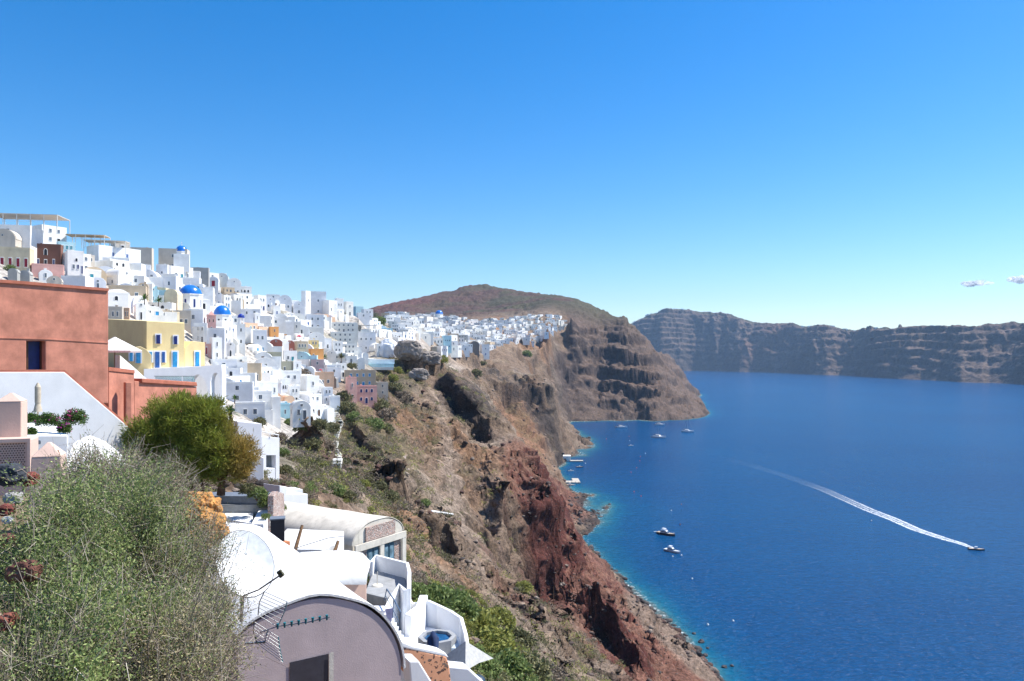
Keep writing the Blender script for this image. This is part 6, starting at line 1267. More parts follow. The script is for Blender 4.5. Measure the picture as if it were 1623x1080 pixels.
# --- flower bed
fl_cols = [(.08, .15, .03), (.12, .20, .04), (.06, .11, .03)]
def flowerbed(px, py, rx, ry, Y, label, flw, nfl=60):
    root = empty('flower_plant', PW(px, py + ry, Y), 0, label, 'flowers'); s = Y / F; c = np.array((0, 0, ry * s)); T_ = shell(420, c, (rx * s, rx * s * .6, ry * s), .5, -.5); P_ = np.repeat(T_, 6, 0) + rn.normal(size=(len(T_) * 6, 3)) * .04
    card_obj('leaves', [cards(P_, unit(len(P_)), .09, .045, pick(fl_cols, len(P_)))], leafm, root)
    if flw is not None: T2 = shell(nfl, c, (rx * s, rx * s * .6, ry * s * 1.15), .2, -.1); T2 = T2[vnoise(T2[:, 0] * 3, T2[:, 1] * 3, T2[:, 2] * 3) > -.1]; P_ = np.repeat(T2, 7, 0) + rn.normal(size=(len(T2) * 7, 3)) * .035; card_obj('blossom', [cards(P_, unit(len(P_)), .08, .07, pick([flw], len(P_)))], leafm, root)
flowerbed(76, 668, 19, 13, 30, 'leafy green planting with a pink head beside the closed parasol', (.60, .10, .32), 26); flowerbed(118, 664, 19, 16, 30, 'tall planting with magenta sprays at the right of the terrace', (.62, .06, .28), 46); flowerbed(102, 680, 9, 8, 29, 'magenta flower cluster low at the terrace edge', (.62, .10, .40), 60); flowerbed(50, 664, 10, 8, 31, 'plain green plants behind the tall chimney', None); flowerbed(50, 686, 5, 6, 29, 'single small green shrub at the foot of the closed parasol', None)
# --- shrubs: prototypes copied over the slope
def shrub_proto(cols, seed, n=260, q=5):
    T_ = shell(n, (0, 0, .45), (1, 1, .75), .3, -.55); T_ = T_[vnoise(T_[:, 0] * 2.2 + seed, T_[:, 1] * 2.2, T_[:, 2] * 2.2) > -.35]; P_ = np.repeat(T_, q, 0) + rn.normal(size=(len(T_) * q, 3)) * .09; D = unit(len(P_)) + np.array((0, 0, .5)); D /= np.linalg.norm(D, axis=1, keepdims=True); return cards(P_, D, .24, .12, pick(cols, len(P_)))
OL = [(.18, .18, .085), (.23, .215, .11), (.125, .13, .06)]; GB = [(.25, .205, .155), (.32, .26, .20), (.18, .15, .11)]; BG = [(.18, .24, .08), (.24, .30, .11), (.12, .17, .05)]; YG = [(.30, .30, .08), (.24, .26, .07)]
SH = {}
for nm, cl in (('olive', OL), ('dry', GB), ('green', BG), ('yellow', YG)): SH[nm] = [shrub_proto(cl, 3 + i, 300, 8) for i in range(2)]
shm = {}
for nm in SH:
    for i, p in enumerate(SH[nm]): me = mesh_np('foliage', p[0], p[1]); col_attr(me, np.clip(p[2], .01, .8)); me.materials.append(leafm); shm[nm, i] = me
stem_me = MB(); 
for k in range(7): a = k * .9; stem_me.tube([(0, 0, -.4), (.3 * math.cos(a), .3 * math.sin(a), .2), (.65 * math.cos(a), .65 * math.sin(a), .6)], [.04, .03, .012], 5)
so = stem_me.build('stem', plain('bark', (.13, .075, .045))); stm = so.data; bpy.data.objects.remove(so)
KW = {'olive': 'olive green', 'dry': 'dry grey brown', 'green': 'fresh green', 'yellow': 'yellow green'}
SHL = [ # px, py, radius px, kind, label tail
 (424,652,12,'dry','dark rounded bush below the white cave houses'), (410,668,9,'olive','bush left of the dark wall under the cave houses'), (458,668,8,'green','bright bush left under the foot of the village'), (476,674,11,'green','brightest bush under the wide white vault'), (505,672,12,'olive','bush right of the brightest one'), (525,674,12,'olive','bush just left of the cliff stairs'), (440,690,12,'dry','bush on the left brink above the black rocks'), (465,697,12,'dry','bush in the middle of the brink above the black rocks'), (495,700,14,'olive','wide bush over the black rocks'), (518,705,12,'dry','bush beside the upper cliff stairs'),
 (445,715,11,'green','bush right of the white apartments'), (450,745,11,'olive','bush under the black rocks at the left'), (462,768,10,'green','bush above the small white block'), (545,625,13,'olive','bush left of the rose pink mansion'), (548,645,14,'olive','bush below the rose pink mansion'), (560,660,12,'green','bush right under the rose pink cellar'), (600,640,16,'olive','big bush right of the rose pink mansion'), (612,655,14,'dry','bush below the big one by the pink mansion'), (590,668,15,'green','dark leafy bush in the hollow below the mansion'), (610,675,12,'olive','bush at the right of the hollow'),
 (622,612,14,'olive','bush on the knoll right of the grey annex'), (636,628,14,'dry','bush behind the knoll'), (622,598,8,'yellow','bright tuft under the pool terrace'), (630,586,7,'yellow','small tuft by the pool terrace end'), (700,568,9,'yellow','long bright tuft under the far village'), (755,590,8,'olive','bush below the big dark stone house'), (765,575,6,'olive','small bush right of the dark stone house foot'), (835,560,7,'green','dark green patch under the steep white quarter'),
 (540,710,9,'olive','bush right of the lower stairs'), (545,730,9,'olive','bush at the bend of the stairs'), (530,775,13,'green','fresh bush above the vaulted stone house'), (550,785,13,'olive','bush right of the fresh one above the stone house'), (575,765,10,'yellow','tuft on the gravel above the stone house'), (600,770,12,'olive','bush left of the leaning one on the gravel'), (618,785,12,'olive','bush on the open gravel slope'), (640,800,12,'dry','grey bush left of the white strip wall'), (665,815,13,'dry','bush under the white strip wall'), (682,830,12,'dry','bush right of the grey pair'), (672,795,9,'green','fresh tuft above the white strip wall'), (700,850,10,'dry','bush beside the ochre patch'),
 (768,850,8,'olive','tuft on the brow above the red cliff'), (655,945,16,'green','first leafy bush right of the roof terrace'), (690,950,22,'green','large leafy bush right of the roof terrace'), (725,965,22,'green','large leafy bush above the hot tub'), (705,985,18,'green','leafy bush touching the wavy wall'), (755,990,22,'yellow','yellowish bush right of the hot tub terrace'), (790,985,20,'yellow','yellowish bush on the brow above the path'), (780,1020,26,'yellow','widest yellowish bush right of the square parasol'), (820,1015,20,'olive','olive bush at the right of the thicket'), (800,1058,26,'green','leafy bush at the bottom edge right of the parasol'), (840,1062,22,'olive','last bush of the thicket at the bottom edge'), (870,1072,16,'dry','straw tuft right of the thicket'), (760,1060,22,'green','bush right behind the square parasol'), (830,930,9,'yellow','bright tuft under the dark red overhang'), (618,900,10,'olive','bush behind the roof terrace'), (640,915,10,'olive','bush at the corner of the roof terrace'), (212,387,5,'olive','round green bush on the skyline roofs'), (14,424,8,'green','bush before the cream townhouse'), (425,790,14,'green','rounded pale green shrub beside the stone wall'), (405,775,14,'green','dark shrub under the rusty side of the tree'), (392,770,12,'olive','shrub right of the tree trunk'), (444,800,8,'green','ivy like shrub right of the stone wall'), (420,815,7,'green','potted shrub on the terrace parapet'), (478,592,13,'dry','large bare grey shrub below the ochre house'), (430,563,5,'olive','row of plants in front of the maroon vaults'), (396,548,6,'dry','scrubby strip left of the pale blue two window house'), (510,605,6,'olive','shrub between the peach house and the stone gable'), (488,618,8,'dry','brown rubble bush inside the lower village'), (478,608,6,'olive','green shrub inside the lower village'), (508,650,5,'green','little bush by the low white court'), (556,578,8,'olive','bush beside the pale palm posts'), (575,590,9,'dry','bush above the roof of the beige cliff house'), (460,600,5,'dry','dark bush by the brown roof'), (300,418,5,'olive','bush by the beige church wall'), (545,497,5,'olive','roof garden bush near the end of the skyline'), (596,505,8,'green','dark grove middle at the end of the skyline'),
 (592,500,7,'olive','dark grove left end at the end of the skyline'), (602,508,9,'green','dark grove right end above the far village')]
for i, (px, py, rp, kd, tl) in enumerate(SHL):
    near_ = {425: 45, 405: 44, 392: 44, 420: 42, 444: 46}.get(px if py > 700 else 0)
    q = PW(px, py + rp, near_) if near_ else hit(px, py + rp * .8, 36)
    if q is None: continue
    s = q[1] / F * rp * (1.45 if py > 925 else 1.1); r = empty('shrub', (q[0], q[1] + s * .4, q[2] - s * .1), rn.random() * 6, KW[kd] + ' ' + tl if kd != 'dry' or 'dark' not in tl else 'brownish ' + tl, 'shrub', 'shrubs on the slope'); r.scale = (s, s, s * rn.uniform(.8, 1.1))
    f = bpy.data.objects.new('foliage', shm[kd, i % 2]); COL.objects.link(f); f.parent = r; g = bpy.data.objects.new('stem', stm); COL.objects.link(g); g.parent = r
# --- uncountable scrub, dry tufts, stones
def scatter(n, rmin, rmax, amin, amax, f):
    m = n * 3; i0 = ((R(amin) - A0 + rn.random(m) * R(amax - amin)) / (A1 - A0) * (NU - 1)).astype(int); j0 = rn.integers(0, NR - 1, m); r = RG[i0, j0]; keep = (r > rmin) & (r < rmax); i0, j0, r = i0[keep], j0[keep], r[keep]
    keep = f(i0, j0, r); i0, j0, r = i0[keep][:n], j0[keep][:n], r[keep][:n]; return XD[i0, j0], YD[i0, j0], ZD[i0, j0], r
def instance(protos, pos, S, name, mat, label, cat, jit=.25):
    Vs = []; Fs = []; Cs = []; o_ = 0; x, y, z = pos; which = rn.integers(0, len(protos), len(x))
    for w, (V, Fq, Cc) in enumerate(protos):
        m = which == w; n = m.sum()
        if not n: continue
        a = rn.uniform(0, 6.28, n); ca, sa = np.cos(a)[:, None], np.sin(a)[:, None]; s = S[m][:, None]
        sz = s * rn.uniform(.6, 1.1, (n, 1)); VX = (V[None, :, 0] * ca - V[None, :, 1] * sa) * s + x[m][:, None]; VY = (V[None, :, 0] * sa + V[None, :, 1] * ca) * s + y[m][:, None]; VZ = V[None, :, 2] * sz + z[m][:, None]
        Vs.append(np.stack([VX, VY, VZ], -1).reshape(-1, 3)); Fs.append((np.arange(n)[:, None, None] * len(V) + Fq[None]).reshape(-1, Fq.shape[1]) + o_); o_ += n * len(V); Cs.append((Cc[None] * rn.uniform(1 - jit, 1 + jit, (n, 1, 1))).reshape(-1, 3))
    me = mesh_np(name, np.concatenate(Vs), np.concatenate(Fs)); col_attr(me, np.clip(np.concatenate(Cs), .008, .8)); return tag(link(name, me, mat), label, cat, kind='stuff')
small = [shrub_proto(c, i, 46, 3) for i, c in enumerate((OL, GB, GB, YG, OL))]
nearp = [shrub_proto(c, i + 9, 130, 5) for i, c in enumerate((OL, GB, BG, YG, OL))]
okf = lambda th: (lambda i, j, r: (H[i, j] > 5) & (town[i, j] < .3) & (terrain_veg[i, j] + .45 * rn.random(len(i)) > th) & (steep[i, j] < .5) & (redn[i, j] < .6))
x, y, z, r = scatter(16000, 95, 620, -30, 14, okf(.36)); instance(small, (x, y, z), rn.uniform(.45, 1.5, len(x)) * (1 + r / 900), 'scrub', leafm, 'low dry scrub dotted over the slope', 'scrub')
x, y, z, r = scatter(4200, 38, 130, -30, 25, okf(.22)); instance(nearp, (x, y, z), rn.uniform(.3, .95, len(x)), 'undergrowth', leafm, 'denser undergrowth on the nearer slope', 'undergrowth')
def thk(i, j, r):
    px = CX + F * XD[i, j] / YD[i, j]; py = HY - F * (ZD[i, j] - CAMZ) / YD[i, j]; return (px > 640 + (py - 930) * .25) & (px < 760 + (py - 930) * 1.0) & (py > 935) & (py < 1130) & (px + .0 < 910) & (r < 135)
x, y, z, r = scatter(5200, 38, 135, -14, 8, thk); instance([shrub_proto(c, i + 19, 150, 6) for i, c in enumerate((BG, YG, BG, OL, YG))], (x, y, z + .05), rn.uniform(.25, .8, len(x)), 'thicket', leafm, 'bright green feathery thicket below the terraces', 'thicket')
def rock_proto(seed, sub=2):
    me = rock_mesh(1, 1, .8, seed, sub, .38); V = np.array([v.co[:] for v in me.vertices]); Fq = np.array([p.vertices[:] for p in me.polygons]); bpy.data.meshes.remove(me); return V, Fq
def rprotos(c): return [(V, Fq, np.tile(np.array(c[i % len(c)]), (len(V), 1))) for i, (V, Fq) in enumerate(RP)]
import bmesh
def hull_rock(seed, n=15):
    r_ = np.random.default_rng(seed); P_ = r_.normal(size=(n, 3)); P_ /= np.linalg.norm(P_, axis=1, keepdims=True); P_ *= np.array((1, .8, .62)) * r_.uniform(.75, 1.05, (n, 1)); bm = bmesh.new(); vs = [bm.verts.new(p) for p in P_]; bmesh.ops.convex_hull(bm, input=vs); bm.verts.index_update()
    for v in [v for v in bm.verts if not v.link_faces]: bm.verts.remove(v)
    bm.verts.index_update(); V = np.array([v.co[:] for v in bm.verts]); Fq = np.array([[v.index for v in f.verts] for f in bm.faces if len(f.verts) == 3]); bm.free(); return V, Fq
RP = [hull_rock(60 + i) for i in range(7)]
stone_m = NT('loose_rock', .95, .2); c = stone_m.attr('Col'); nz = stone_m.noise(2.2, 5, .7); stone_m.color(stone_m.mix(1, c, stone_m.ramp(nz, [(.3, .5), (.7, 1.5)]), 'MULTIPLY')); stone_m.bump(nz, .25, .9); stone_m = stone_m.m
x, y, z, r = scatter(24000, 45, 900, -28, 16, lambda i, j, r: (H[i, j] > 3) & (town[i, j] < .4) & ((rock[i, j] * .5 + .5 * rn.random(len(i))) > .55)); instance(rprotos([(.15, .115, .095), (.10, .075, .065), (.21, .17, .14), (.13, .075, .06), (.055, .048, .045), (.12, .09, .075), (.08, .05, .04)]), (x, y, z), rn.pareto(2.6, len(x)).clip(0, 2.6) * .5 * (.5 + r / 600) + .16, 'loose_stones', stone_m, 'loose volcanic stones and boulders strewn over the slope', 'stones')
x, y, z, r = scatter(26000, 200, 1500, 0, 17, lambda i, j, r: (H[i, j] > -.8) & (H[i, j] < 4.2) & (H0[i, j] > -3)); instance(rprotos([(.05, .045, .045), (.08, .07, .065), (.10, .06, .05), (.16, .13, .11)]), (x, y, z), rn.pareto(2.5, len(x)).clip(0, 3) * .8 + .5, 'shore_rocks', stone_m, 'dark wet boulders along the waterline', 'rocks')
x, y, z, r = scatter(1500, 4, 30, -45, -6, lambda i, j, r: H[i, j] > 90); instance(rprotos([(.20, .07, .05), (.14, .06, .05), (.30, .26, .24), (.08, .08, .09), (.24, .12, .09)]), (x, y, z), rn.pareto(2., len(x)).clip(0, 3) * .05 + .03, 'rubble', stone_m, 'red and grey lava rubble on the near ground', 'rubble')
for (px, py, rp, Y, lb, cl) in ((14, 752, 22, 7.5, 'dark blue grey boulder at the left edge under the lattice block', (.05, .055, .065)), (22, 790, 12, 6.8, 'pale grey stone below the dark boulder', (.34, .33, .31)), (30, 762, 9, 7.6, 'white stone right of the dark boulder', (.55, .54, .52)), (44, 760, 14, 7.8, 'rusty red lava stone between the chimneys', (.20, .06, .045)), (10, 808, 12, 6.5, 'dark red lava rock at the left edge', (.16, .05, .04)), (12, 825, 7, 6.0, 'small white quartz stone at the left edge', (.6, .6, .6)), (40, 905, 22, 5.0, 'rough red brown lava rock in front of the bush', (.15, .065, .05)), (8, 985, 16, 4.6, 'rust red rock low at the left edge', (.20, .07, .05)), (4, 860, 18, 5.6, 'brown lava rock at the left edge halfway down', (.14, .06, .05))):
    s = Y / F * rp; t = NT('rock_%d' % py, .9, .25); nz = t.noise(9 / max(s, .05) * .12, 5, .7); t.color(t.mix(t.ramp(nz, [(.3, 0.), (.7, 1.)]), tuple(v * .55 for v in cl), tuple(min(.8, v * 1.4) for v in cl))); t.bump(nz, s * .25, .8)
    o = link('stone', rock_mesh(s, s * .9, s * .75, py, 4, .3), t.m); o.location = PW(px, py, Y); tag(o, lb, 'stone')
# ------------------------------------------------------------------ boats and things on the water
hullw = plain('gelcoat_white', (.80, .80, .80), .25, .5); hulld = plain('hull_dark', (.03, .035, .045), .25, .5); deckm = plain('teak_deck', (.42, .33, .25), .6); bw = glass_dark('boat_window')
def sea_pt(px, py): Y = CAMZ * F / (py - HY); return ((px - CX) / F * Y, Y)
def hull_mb(L, B, Hh, dr=.4, y0=0, n=10, fine=2.2):
    b = MB(); rows = []
    for i in range(n + 1):
        t = i / n; x = -L / 2 + L * t; w = B / 2 * (1 - max(0, (t - .45) / .55) ** fine) ** .8 if t < 1 else .02; sh = Hh * (1 + .25 * t * t)
        rows.append([(x, y0 - w, sh), (x, y0 - w * .88, sh * .35), (x, y0 - w * .35, -dr), (x, y0 + w * .35, -dr), (x, y0 + w * .88, sh * .35), (x, y0 + w, sh)])
    b.sheet(rows, 0, 0, True); V = [r[0] for r in rows] + [r[-1] for r in rows[::-1]]; b.add([(x, y, z - .04) for x, y, z in V], [tuple(range(len(V)))], 1); b.add(rows[0], [(0, 1, 2, 3, 4, 5)], 0); return b
def yacht(px, py, L, rz, label, dark=False, fly=True):
    x, y = sea_pt(px, py); r = empty('motor_yacht', (x, y, 0), rz, label, 'boat'); B = L * .27; hull_mb(L, B, L * .10).build('hull', [hulld if dark else hullw, deckm if dark else hullw], r)
    z0 = L * .10; c = MB(); c.add([(-L * .30, -B * .38, z0), (L * .16, -B * .34, z0 * 1.05), (L * .16, B * .34, z0 * 1.05), (-L * .30, B * .38, z0), (-L * .26, -B * .34, z0 * 2.0), (L * .03, -B * .3, z0 * 2.0), (L * .03, B * .3, z0 * 2.0), (-L * .26, B * .34, z0 * 2.0)], [(0, 1, 5, 4), (1, 2, 6, 5), (2, 3, 7, 6), (3, 0, 4, 7), (4, 5, 6, 7)]); c.build('cabin', hullw, r)
    w = MB(); w.add([(-L * .24, -B * .385, z0 * 1.3), (L * .10, -B * .35, z0 * 1.3), (L * .05, -B * .335, z0 * 1.75), (-L * .23, -B * .365, z0 * 1.75)], [(0, 1, 2, 3)]).add([(L * .15, -B * .3, z0 * 1.25), (L * .15, B * .3, z0 * 1.25), (L * .06, B * .28, z0 * 1.85), (L * .06, -B * .28, z0 * 1.85)], [(0, 1, 2, 3)]); w.rot(0, (.02, -.02, 0)); w.build('window', bw, r)
    if fly: MB().box(-L * .26, L * .02, -B * .3, B * .3, z0 * 2.0, z0 * 2.35).box(-L * .22, -L * .02, -B * .27, B * .27, z0 * 3.0, z0 * 3.1).box(-L * .21, -L * .19, -B * .25, -B * .2, z0 * 2.3, z0 * 3.0).box(-L * .21, -L * .19, B * .2, B * .25, z0 * 2.3, z0 * 3.0).build('flybridge', hullw, r)
    MB().tube([(L * .2, -B * .4, z0 * 1.2), (L * .35, -B * .28, z0 * 1.7), (L * .48, 0, z0 * 1.8), (L * .35, B * .28, z0 * 1.7), (L * .2, B * .4, z0 * 1.2)], .03, 5).build('railing', steel, r); return r
yacht(1056, 848, 12.5, -.75, 'dark hulled motor yacht with a gangway, upper of the two near boats', True); yacht(1066, 875, 10.5, -.85, 'white motor yacht, lower of the two near boats')
x, y = sea_pt(1044, 844); tag(MB().box(-2.6, 2.6, -.35, .35, .2, .5).rot(-.12, (x - .4, y, 0)).build('gangway', hullw), 'white floating gangway reaching left from the dark yacht', 'gangway')
def catamaran(px, py, L, rz, label, mast=True):
    L = L * 1.3
    x, y = sea_pt(px, py); r = empty('catamaran', (x, y, 0), rz, label, 'boat'); b = hull_mb(L, L * .12, L * .11, .3, -L * .2); c2 = hull_mb(L, L * .12, L * .11, .3, L * .2); n = len(b.v); b.v += c2.v; b.f += [tuple(i + n for i in f) for f in c2.f]; b.mi += c2.mi; b.sm += c2.sm; b.build('hull', [hullw, hullw], r)
    z0 = L * .11; MB().box(-L * .4, L * .2, -L * .22, L * .22, z0 * .7, z0 * 1.05).build('deck', hullw, r); MB().box(-L * .25, L * .1, -L * .17, L * .17, z0 * 1.05, z0 * 1.9, 0, .25).build('cabin', hullw, r); MB().box(-L * .22, L * .09, -L * .165, L * .165, z0 * 1.3, z0 * 1.65).build('window', bw, r)
    MB().box(-L * .42, -L * .2, -L * .2, L * .2, z0 * 2.3, z0 * 2.4).tube([(-L * .4, -L * .18, z0), (-L * .4, -L * .18, z0 * 2.3)], .06).tube([(-L * .4, L * .18, z0), (-L * .4, L * .18, z0 * 2.3)], .06).build('bimini', plain('navy_canvas', (.012, .03, .09)), r)
    if mast: MB().tube([(0, 0, z0), (0, 0, L * 1.35)], [.16, .09], 8).tube([(0, 0, z0 * 2.4), (-L * .36, 0, z0 * 2.5)], .14, 8).build('mast', steel, r); MB().tube([(0, 0, L * 1.3), (L * .48, 0, z0)], .03, 4).tube([(0, 0, L * 1.2), (-L * .3, L * .2, z0)], .03, 4).tube([(0, 0, L * 1.2), (-L * .3, -L * .2, z0)], .03, 4).build('rigging', steel, r)
    return r
catamaran(1044, 694, 14, -.5, 'nearest white sailing catamaran with a tall mast off the headland'); catamaran(1090, 685, 13, -.35, 'white sailing catamaran farthest to the right'); catamaran(1046, 674, 12, -.2, 'small white catamaran straight behind the nearest one'); catamaran(985, 678, 13, .1, 'dark roofed catamaran alone at the left of the bay', False)
def small_boat(px, py, L, rz, label, col=None, name='small_boat'):
    x, y = sea_pt(px, py); r = empty(name, (x, y, 0), rz, label, 'boat'); hull_mb(L, L * .32, L * .1).build('hull', [col or hullw, deckm], r); MB().box(-L * .12, L * .05, -L * .07, L * .07, L * .1, L * .25).build('console', hullw, r); MB().box(-L * .56, -L * .5, -L * .04, L * .04, -.2, L * .18).build('outboard', dark_m, r); return r
small_boat(1000, 707, 7, .3, 'small white boat among the red buoys'); small_boat(904, 770, 9, -.15, 'long low white boat moored in front of the jetty'); small_boat(919, 741, 7, 0, 'small dark boat behind the jetty', hulld); small_boat(905, 747, 6, .2, 'little pale boat tucked behind the jetty arm'); small_boat(1548, 872, 8, -.35, 'dark speedboat drawing a long white wake', hulld, 'speedboat')
for k, (px, py, c, lb) in enumerate(((961, 696, 'r', 'red buoy left of the small white boat'), (997, 692, 'r', 'red buoy above the small white boat'), (998, 699, 'w', 'white buoy just above the small white boat'), (1023, 719, 'w', 'white buoy right of the red buoy line'), (1015, 724, 'r', 'red buoy at the top of the lower line'), (1014, 731, 'r', 'second red buoy of the lower line'), (1009, 742, 'r', 'third red buoy of the lower line'), (1000, 749, 'r', 'lowest red buoy of the lower line'), (1005, 780, 'r', 'red buoy, left of the pair level with the jetty'), (1016, 787, 'r', 'red buoy, right of the pair level with the jetty'), (1080, 800, 'o', 'dark orange buoy right of the pair'), (1064, 810, 'w', 'white float above the dark yacht'), (1078, 832, 'o', 'dark buoy right of the dark yacht'), (1066, 883, 'w', 'white buoy under the white yacht'), (1080, 881, 'w', 'white buoy right of the white yacht'), (1097, 918, 'w', 'white buoy alone in open water'), (1162, 985, 'w', 'white buoy at the lower right'), (1122, 991, 'w', 'white buoy near the lower shore'), (1381, 826, 'w', 'white float beside the wake'), (928, 735, 'w', 'white buoy right of the boathouse'))):
    x, y = sea_pt(px, py); o = MB().dome(0, 0, 0, .5, .55, 12, 5).cyl(0, 0, -.4, 0, .3, .5, 12).cyl(0, 0, .5, .75, .07).build('buoy', {'r': plain('buoy_red', (.65, .05, .03), .4), 'w': hullw, 'o': plain('buoy_rust', (.25, .06, .03), .5)}[c]); o.location = (x, y, .1); tag(o, lb, 'buoy', 'buoys in the bay')
# wake: foam ribbon with broken edges
wk = [(1546, 871, 1.2), (1524, 862, 2.6), (1499, 855, 3.4), (1453, 840, 4.2), (1415, 823, 4.6), (1376, 808, 5.0), (1345, 794, 5.2), (1307, 777, 5.6), (1269, 763, 6), (1230, 750, 6.5), (1184, 736, 7), (1130, 722, 8)]
pts = [(*sea_pt(a, b_), w) for a, b_, w in wk]; V = []; tt = []; N_ = 90
cum = np.r_[0, np.cumsum([math.hypot(pts[i + 1][0] - pts[i][0], pts[i + 1][1] - pts[i][1]) for i in range(len(pts) - 1)])]; T_ = np.linspace(0, cum[-1], N_); xs, ys, ws = [np.interp(T_, cum, [p[i] for p in pts]) for i in range(3)]
dx, dy = np.gradient(xs), np.gradient(ys); ln = np.hypot(dx, dy); 
for i in range(N_):
    for k in range(9): u = (k / 4 - 1); V.append((xs[i] - dy[i] / ln[i] * ws[i] * u, ys[i] + dx[i] / ln[i] * ws[i] * u, .05)); tt.append((T_[i] / cum[-1], abs(u), 0))
me = mesh_np('wake', V, [(i * 9 + k, i * 9 + k + 1, i * 9 + k + 10, i * 9 + k + 9) for i in range(N_ - 1) for k in range(8)]); col_attr(me, np.array(tt))
t = NT('wake_foam', .8, .2); t.color((.82, .87, .90)); sp = t.n.new('ShaderNodeSeparateColor'); t.l.new(t.attr('Col'), sp.inputs[0]); along, across = sp.outputs[0], sp.outputs[1]
n1 = t.noise(.55, 6, .8, t.vscale(t.pos, (1, 1, 1)), 1.2); edge_ = t.ramp(across, [(0., .55), (.3, .35), (.55, .5), (.75, .95), (1., 0.)]); fade = t.ramp(along, [(0., 1.), (.20, .8), (.40, .28), (.55, .05), (1., .0)]); a = t.math('MULTIPLY', t.math('MULTIPLY', edge_, fade), t.ramp(n1, [(.36, .0), (.58, 1.)])); a = t.math('MULTIPLY', a, 1.5, True); t.l.new(a, t.b.inputs['Alpha'])
tag(link('wake', me, t.m), 'long white foam wake behind the speedboat', 'wake', kind='structure')
# jetty, quay, boathouse
jt = empty('jetty', (*sea_pt(905, 766), 0), 0, 'L shaped concrete jetty in the cove', 'jetty'); x0, y0 = sea_pt(891, 767); x1, _ = sea_pt(920, 767)
o = MB().box(x0 - 8, x1, y0, y0 + 9, -1, 1.2).box(x1 - 6, x1, y0 + 9, y0 + 22, -1, 1.2).build('deck', plaster('jetty_concrete', (.48, .44, .38), .1)); child(o, jt)
for k in range(5): child(MB().cyl(x0 + 2 + k * 3.2, y0 + .4, 1.2, 1.9, .18, n=8).build('bollard', dark_m), jt)
bh = empty('boathouse', (*sea_pt(880, 733), 0), 0, 'low white boathouse with a sloping roof on the cove shore', 'house'); xb, yb = sea_pt(891, 732)
child(MB().box(xb - 8, xb + 9, yb, yb + 9, -2, 5.5).box(xb - 14, xb - 8, yb + 3, yb + 12, -2, 8).build('wall', wallmat('white')), bh); child(MB().box(xb - 8.3, xb + 9.3, yb - .3, yb + 9.3, 5.5, 5.9).box(xb - 14.2, xb - 7.9, yb + 2.8, yb + 12.2, 8, 8.4).build('roof', wallmat('white')), bh)
for k in (-4, 3): child(MB().box(xb + k - 1.2, xb + k + 1.2, yb - .1, yb, .3, 3.2).build('door', doormat_('grey')), bh)
tag(MB().box(xb + 8, xb + 22, yb - 3, yb + 3, -1, 1.3).build('quay', plaster('jetty_concrete', (.48, .44, .38))), 'short pale quay right of the boathouse', 'quay')
for k, (px, py, rp) in enumerate(((1112, 1018, 5), (1118, 1040, 4), (1122, 1028, 2.5), (1148, 1058, 4), (1160, 1056, 3), (1140, 1074, 3), (958, 806, 3), (966, 800, 2.5), (1100, 1005, 3))):
    x, y = sea_pt(px, py); s = y / F * rp; o = link('sea_rock', rock_mesh(s, s, s * .8, 90 + k, 3, .3), plain('wet_basalt', (.05, .042, .042), .6)); o.location = (x, y, 0); tag(o, ['largest dark rock standing in the surf at the lower shore', 'dark rock in the white surf below the largest', 'little rock right of the surf rocks', 'flat rock in the shallows at the bottom, left of the pair', 'flat rock in the shallows at the bottom, right of the pair', 'rock awash at the bottom edge', 'rock off the red scree point', 'outer rock off the red scree point', 'rock at the foot of the grey cliff'][k], 'rock')
# ------------------------------------------------------------------ small things on the slope
for (px, p0, p1, lb, h) in ((716, 782, 812, 'lone thin post above the white strip wall', 5), (877, 930, 962, 'weathered post on the path under the red cliff', 5), (1027, 1038, 1068, 'thin post near the bottom right scree', 5), (612, 688, 712, 'dark post right of the mansion hollow', 5), (594, 722, 735, 'short pale post on the gravel slope', 3)):
    q = hit(px, p1, 60)
    if q: s = q[1] / F; tag(MB().tube([(q[0], q[1], q[2] - 1), (q[0] + .1, q[1], q[2] + (p1 - p0) * s)], [.12, .08], 6).build('wooden_post', wood), lb, 'post')
q0, q1 = hit(683, 812, 60), hit(717, 817, 60)
if q0 and q1:
    b = MB(); d = Vector(q1) - Vector(q0); b.tube([tuple(Vector(q0) + d * t + Vector((0, 0, .25))) for t in (0, .25, .5, .75, 1)], [.35] * 5, 6); tag(b.build('strip_wall', white), 'short white strip wall on the slope beside the thin post', 'wall')
def stone_row(pp, label, h=.6):
    L = [hit(np.interp(t, range(len(pp)), [p[0] for p in pp]), np.interp(t, range(len(pp)), [p[1] for p in pp]), 60) for t in np.linspace(0, len(pp) - 1, 12)]; L = [q for q in L if q]; md = sorted(q[1] for q in L)[len(L) // 2] if L else 0; L = [q for q in L if abs(q[1] - md) < 12]
    if len(L) < 2: return
    b = MB(); rows = [[(x, y, z - 1), (x, y, z + h), (x, y + .8, z + h), (x, y + .8, z - 1)] for x, y, z in L]; b.sheet(rows, 0, 0, False); tag(b.build('dry_stone_wall', stonem), label, 'wall')
stone_row([(636, 728), (650, 722), (668, 720)], 'upper short dry stone terrace wall on the gravel slope'); stone_row([(622, 762), (632, 752), (648, 746), (658, 755)], 'lower curved dry stone wall on the gravel slope')
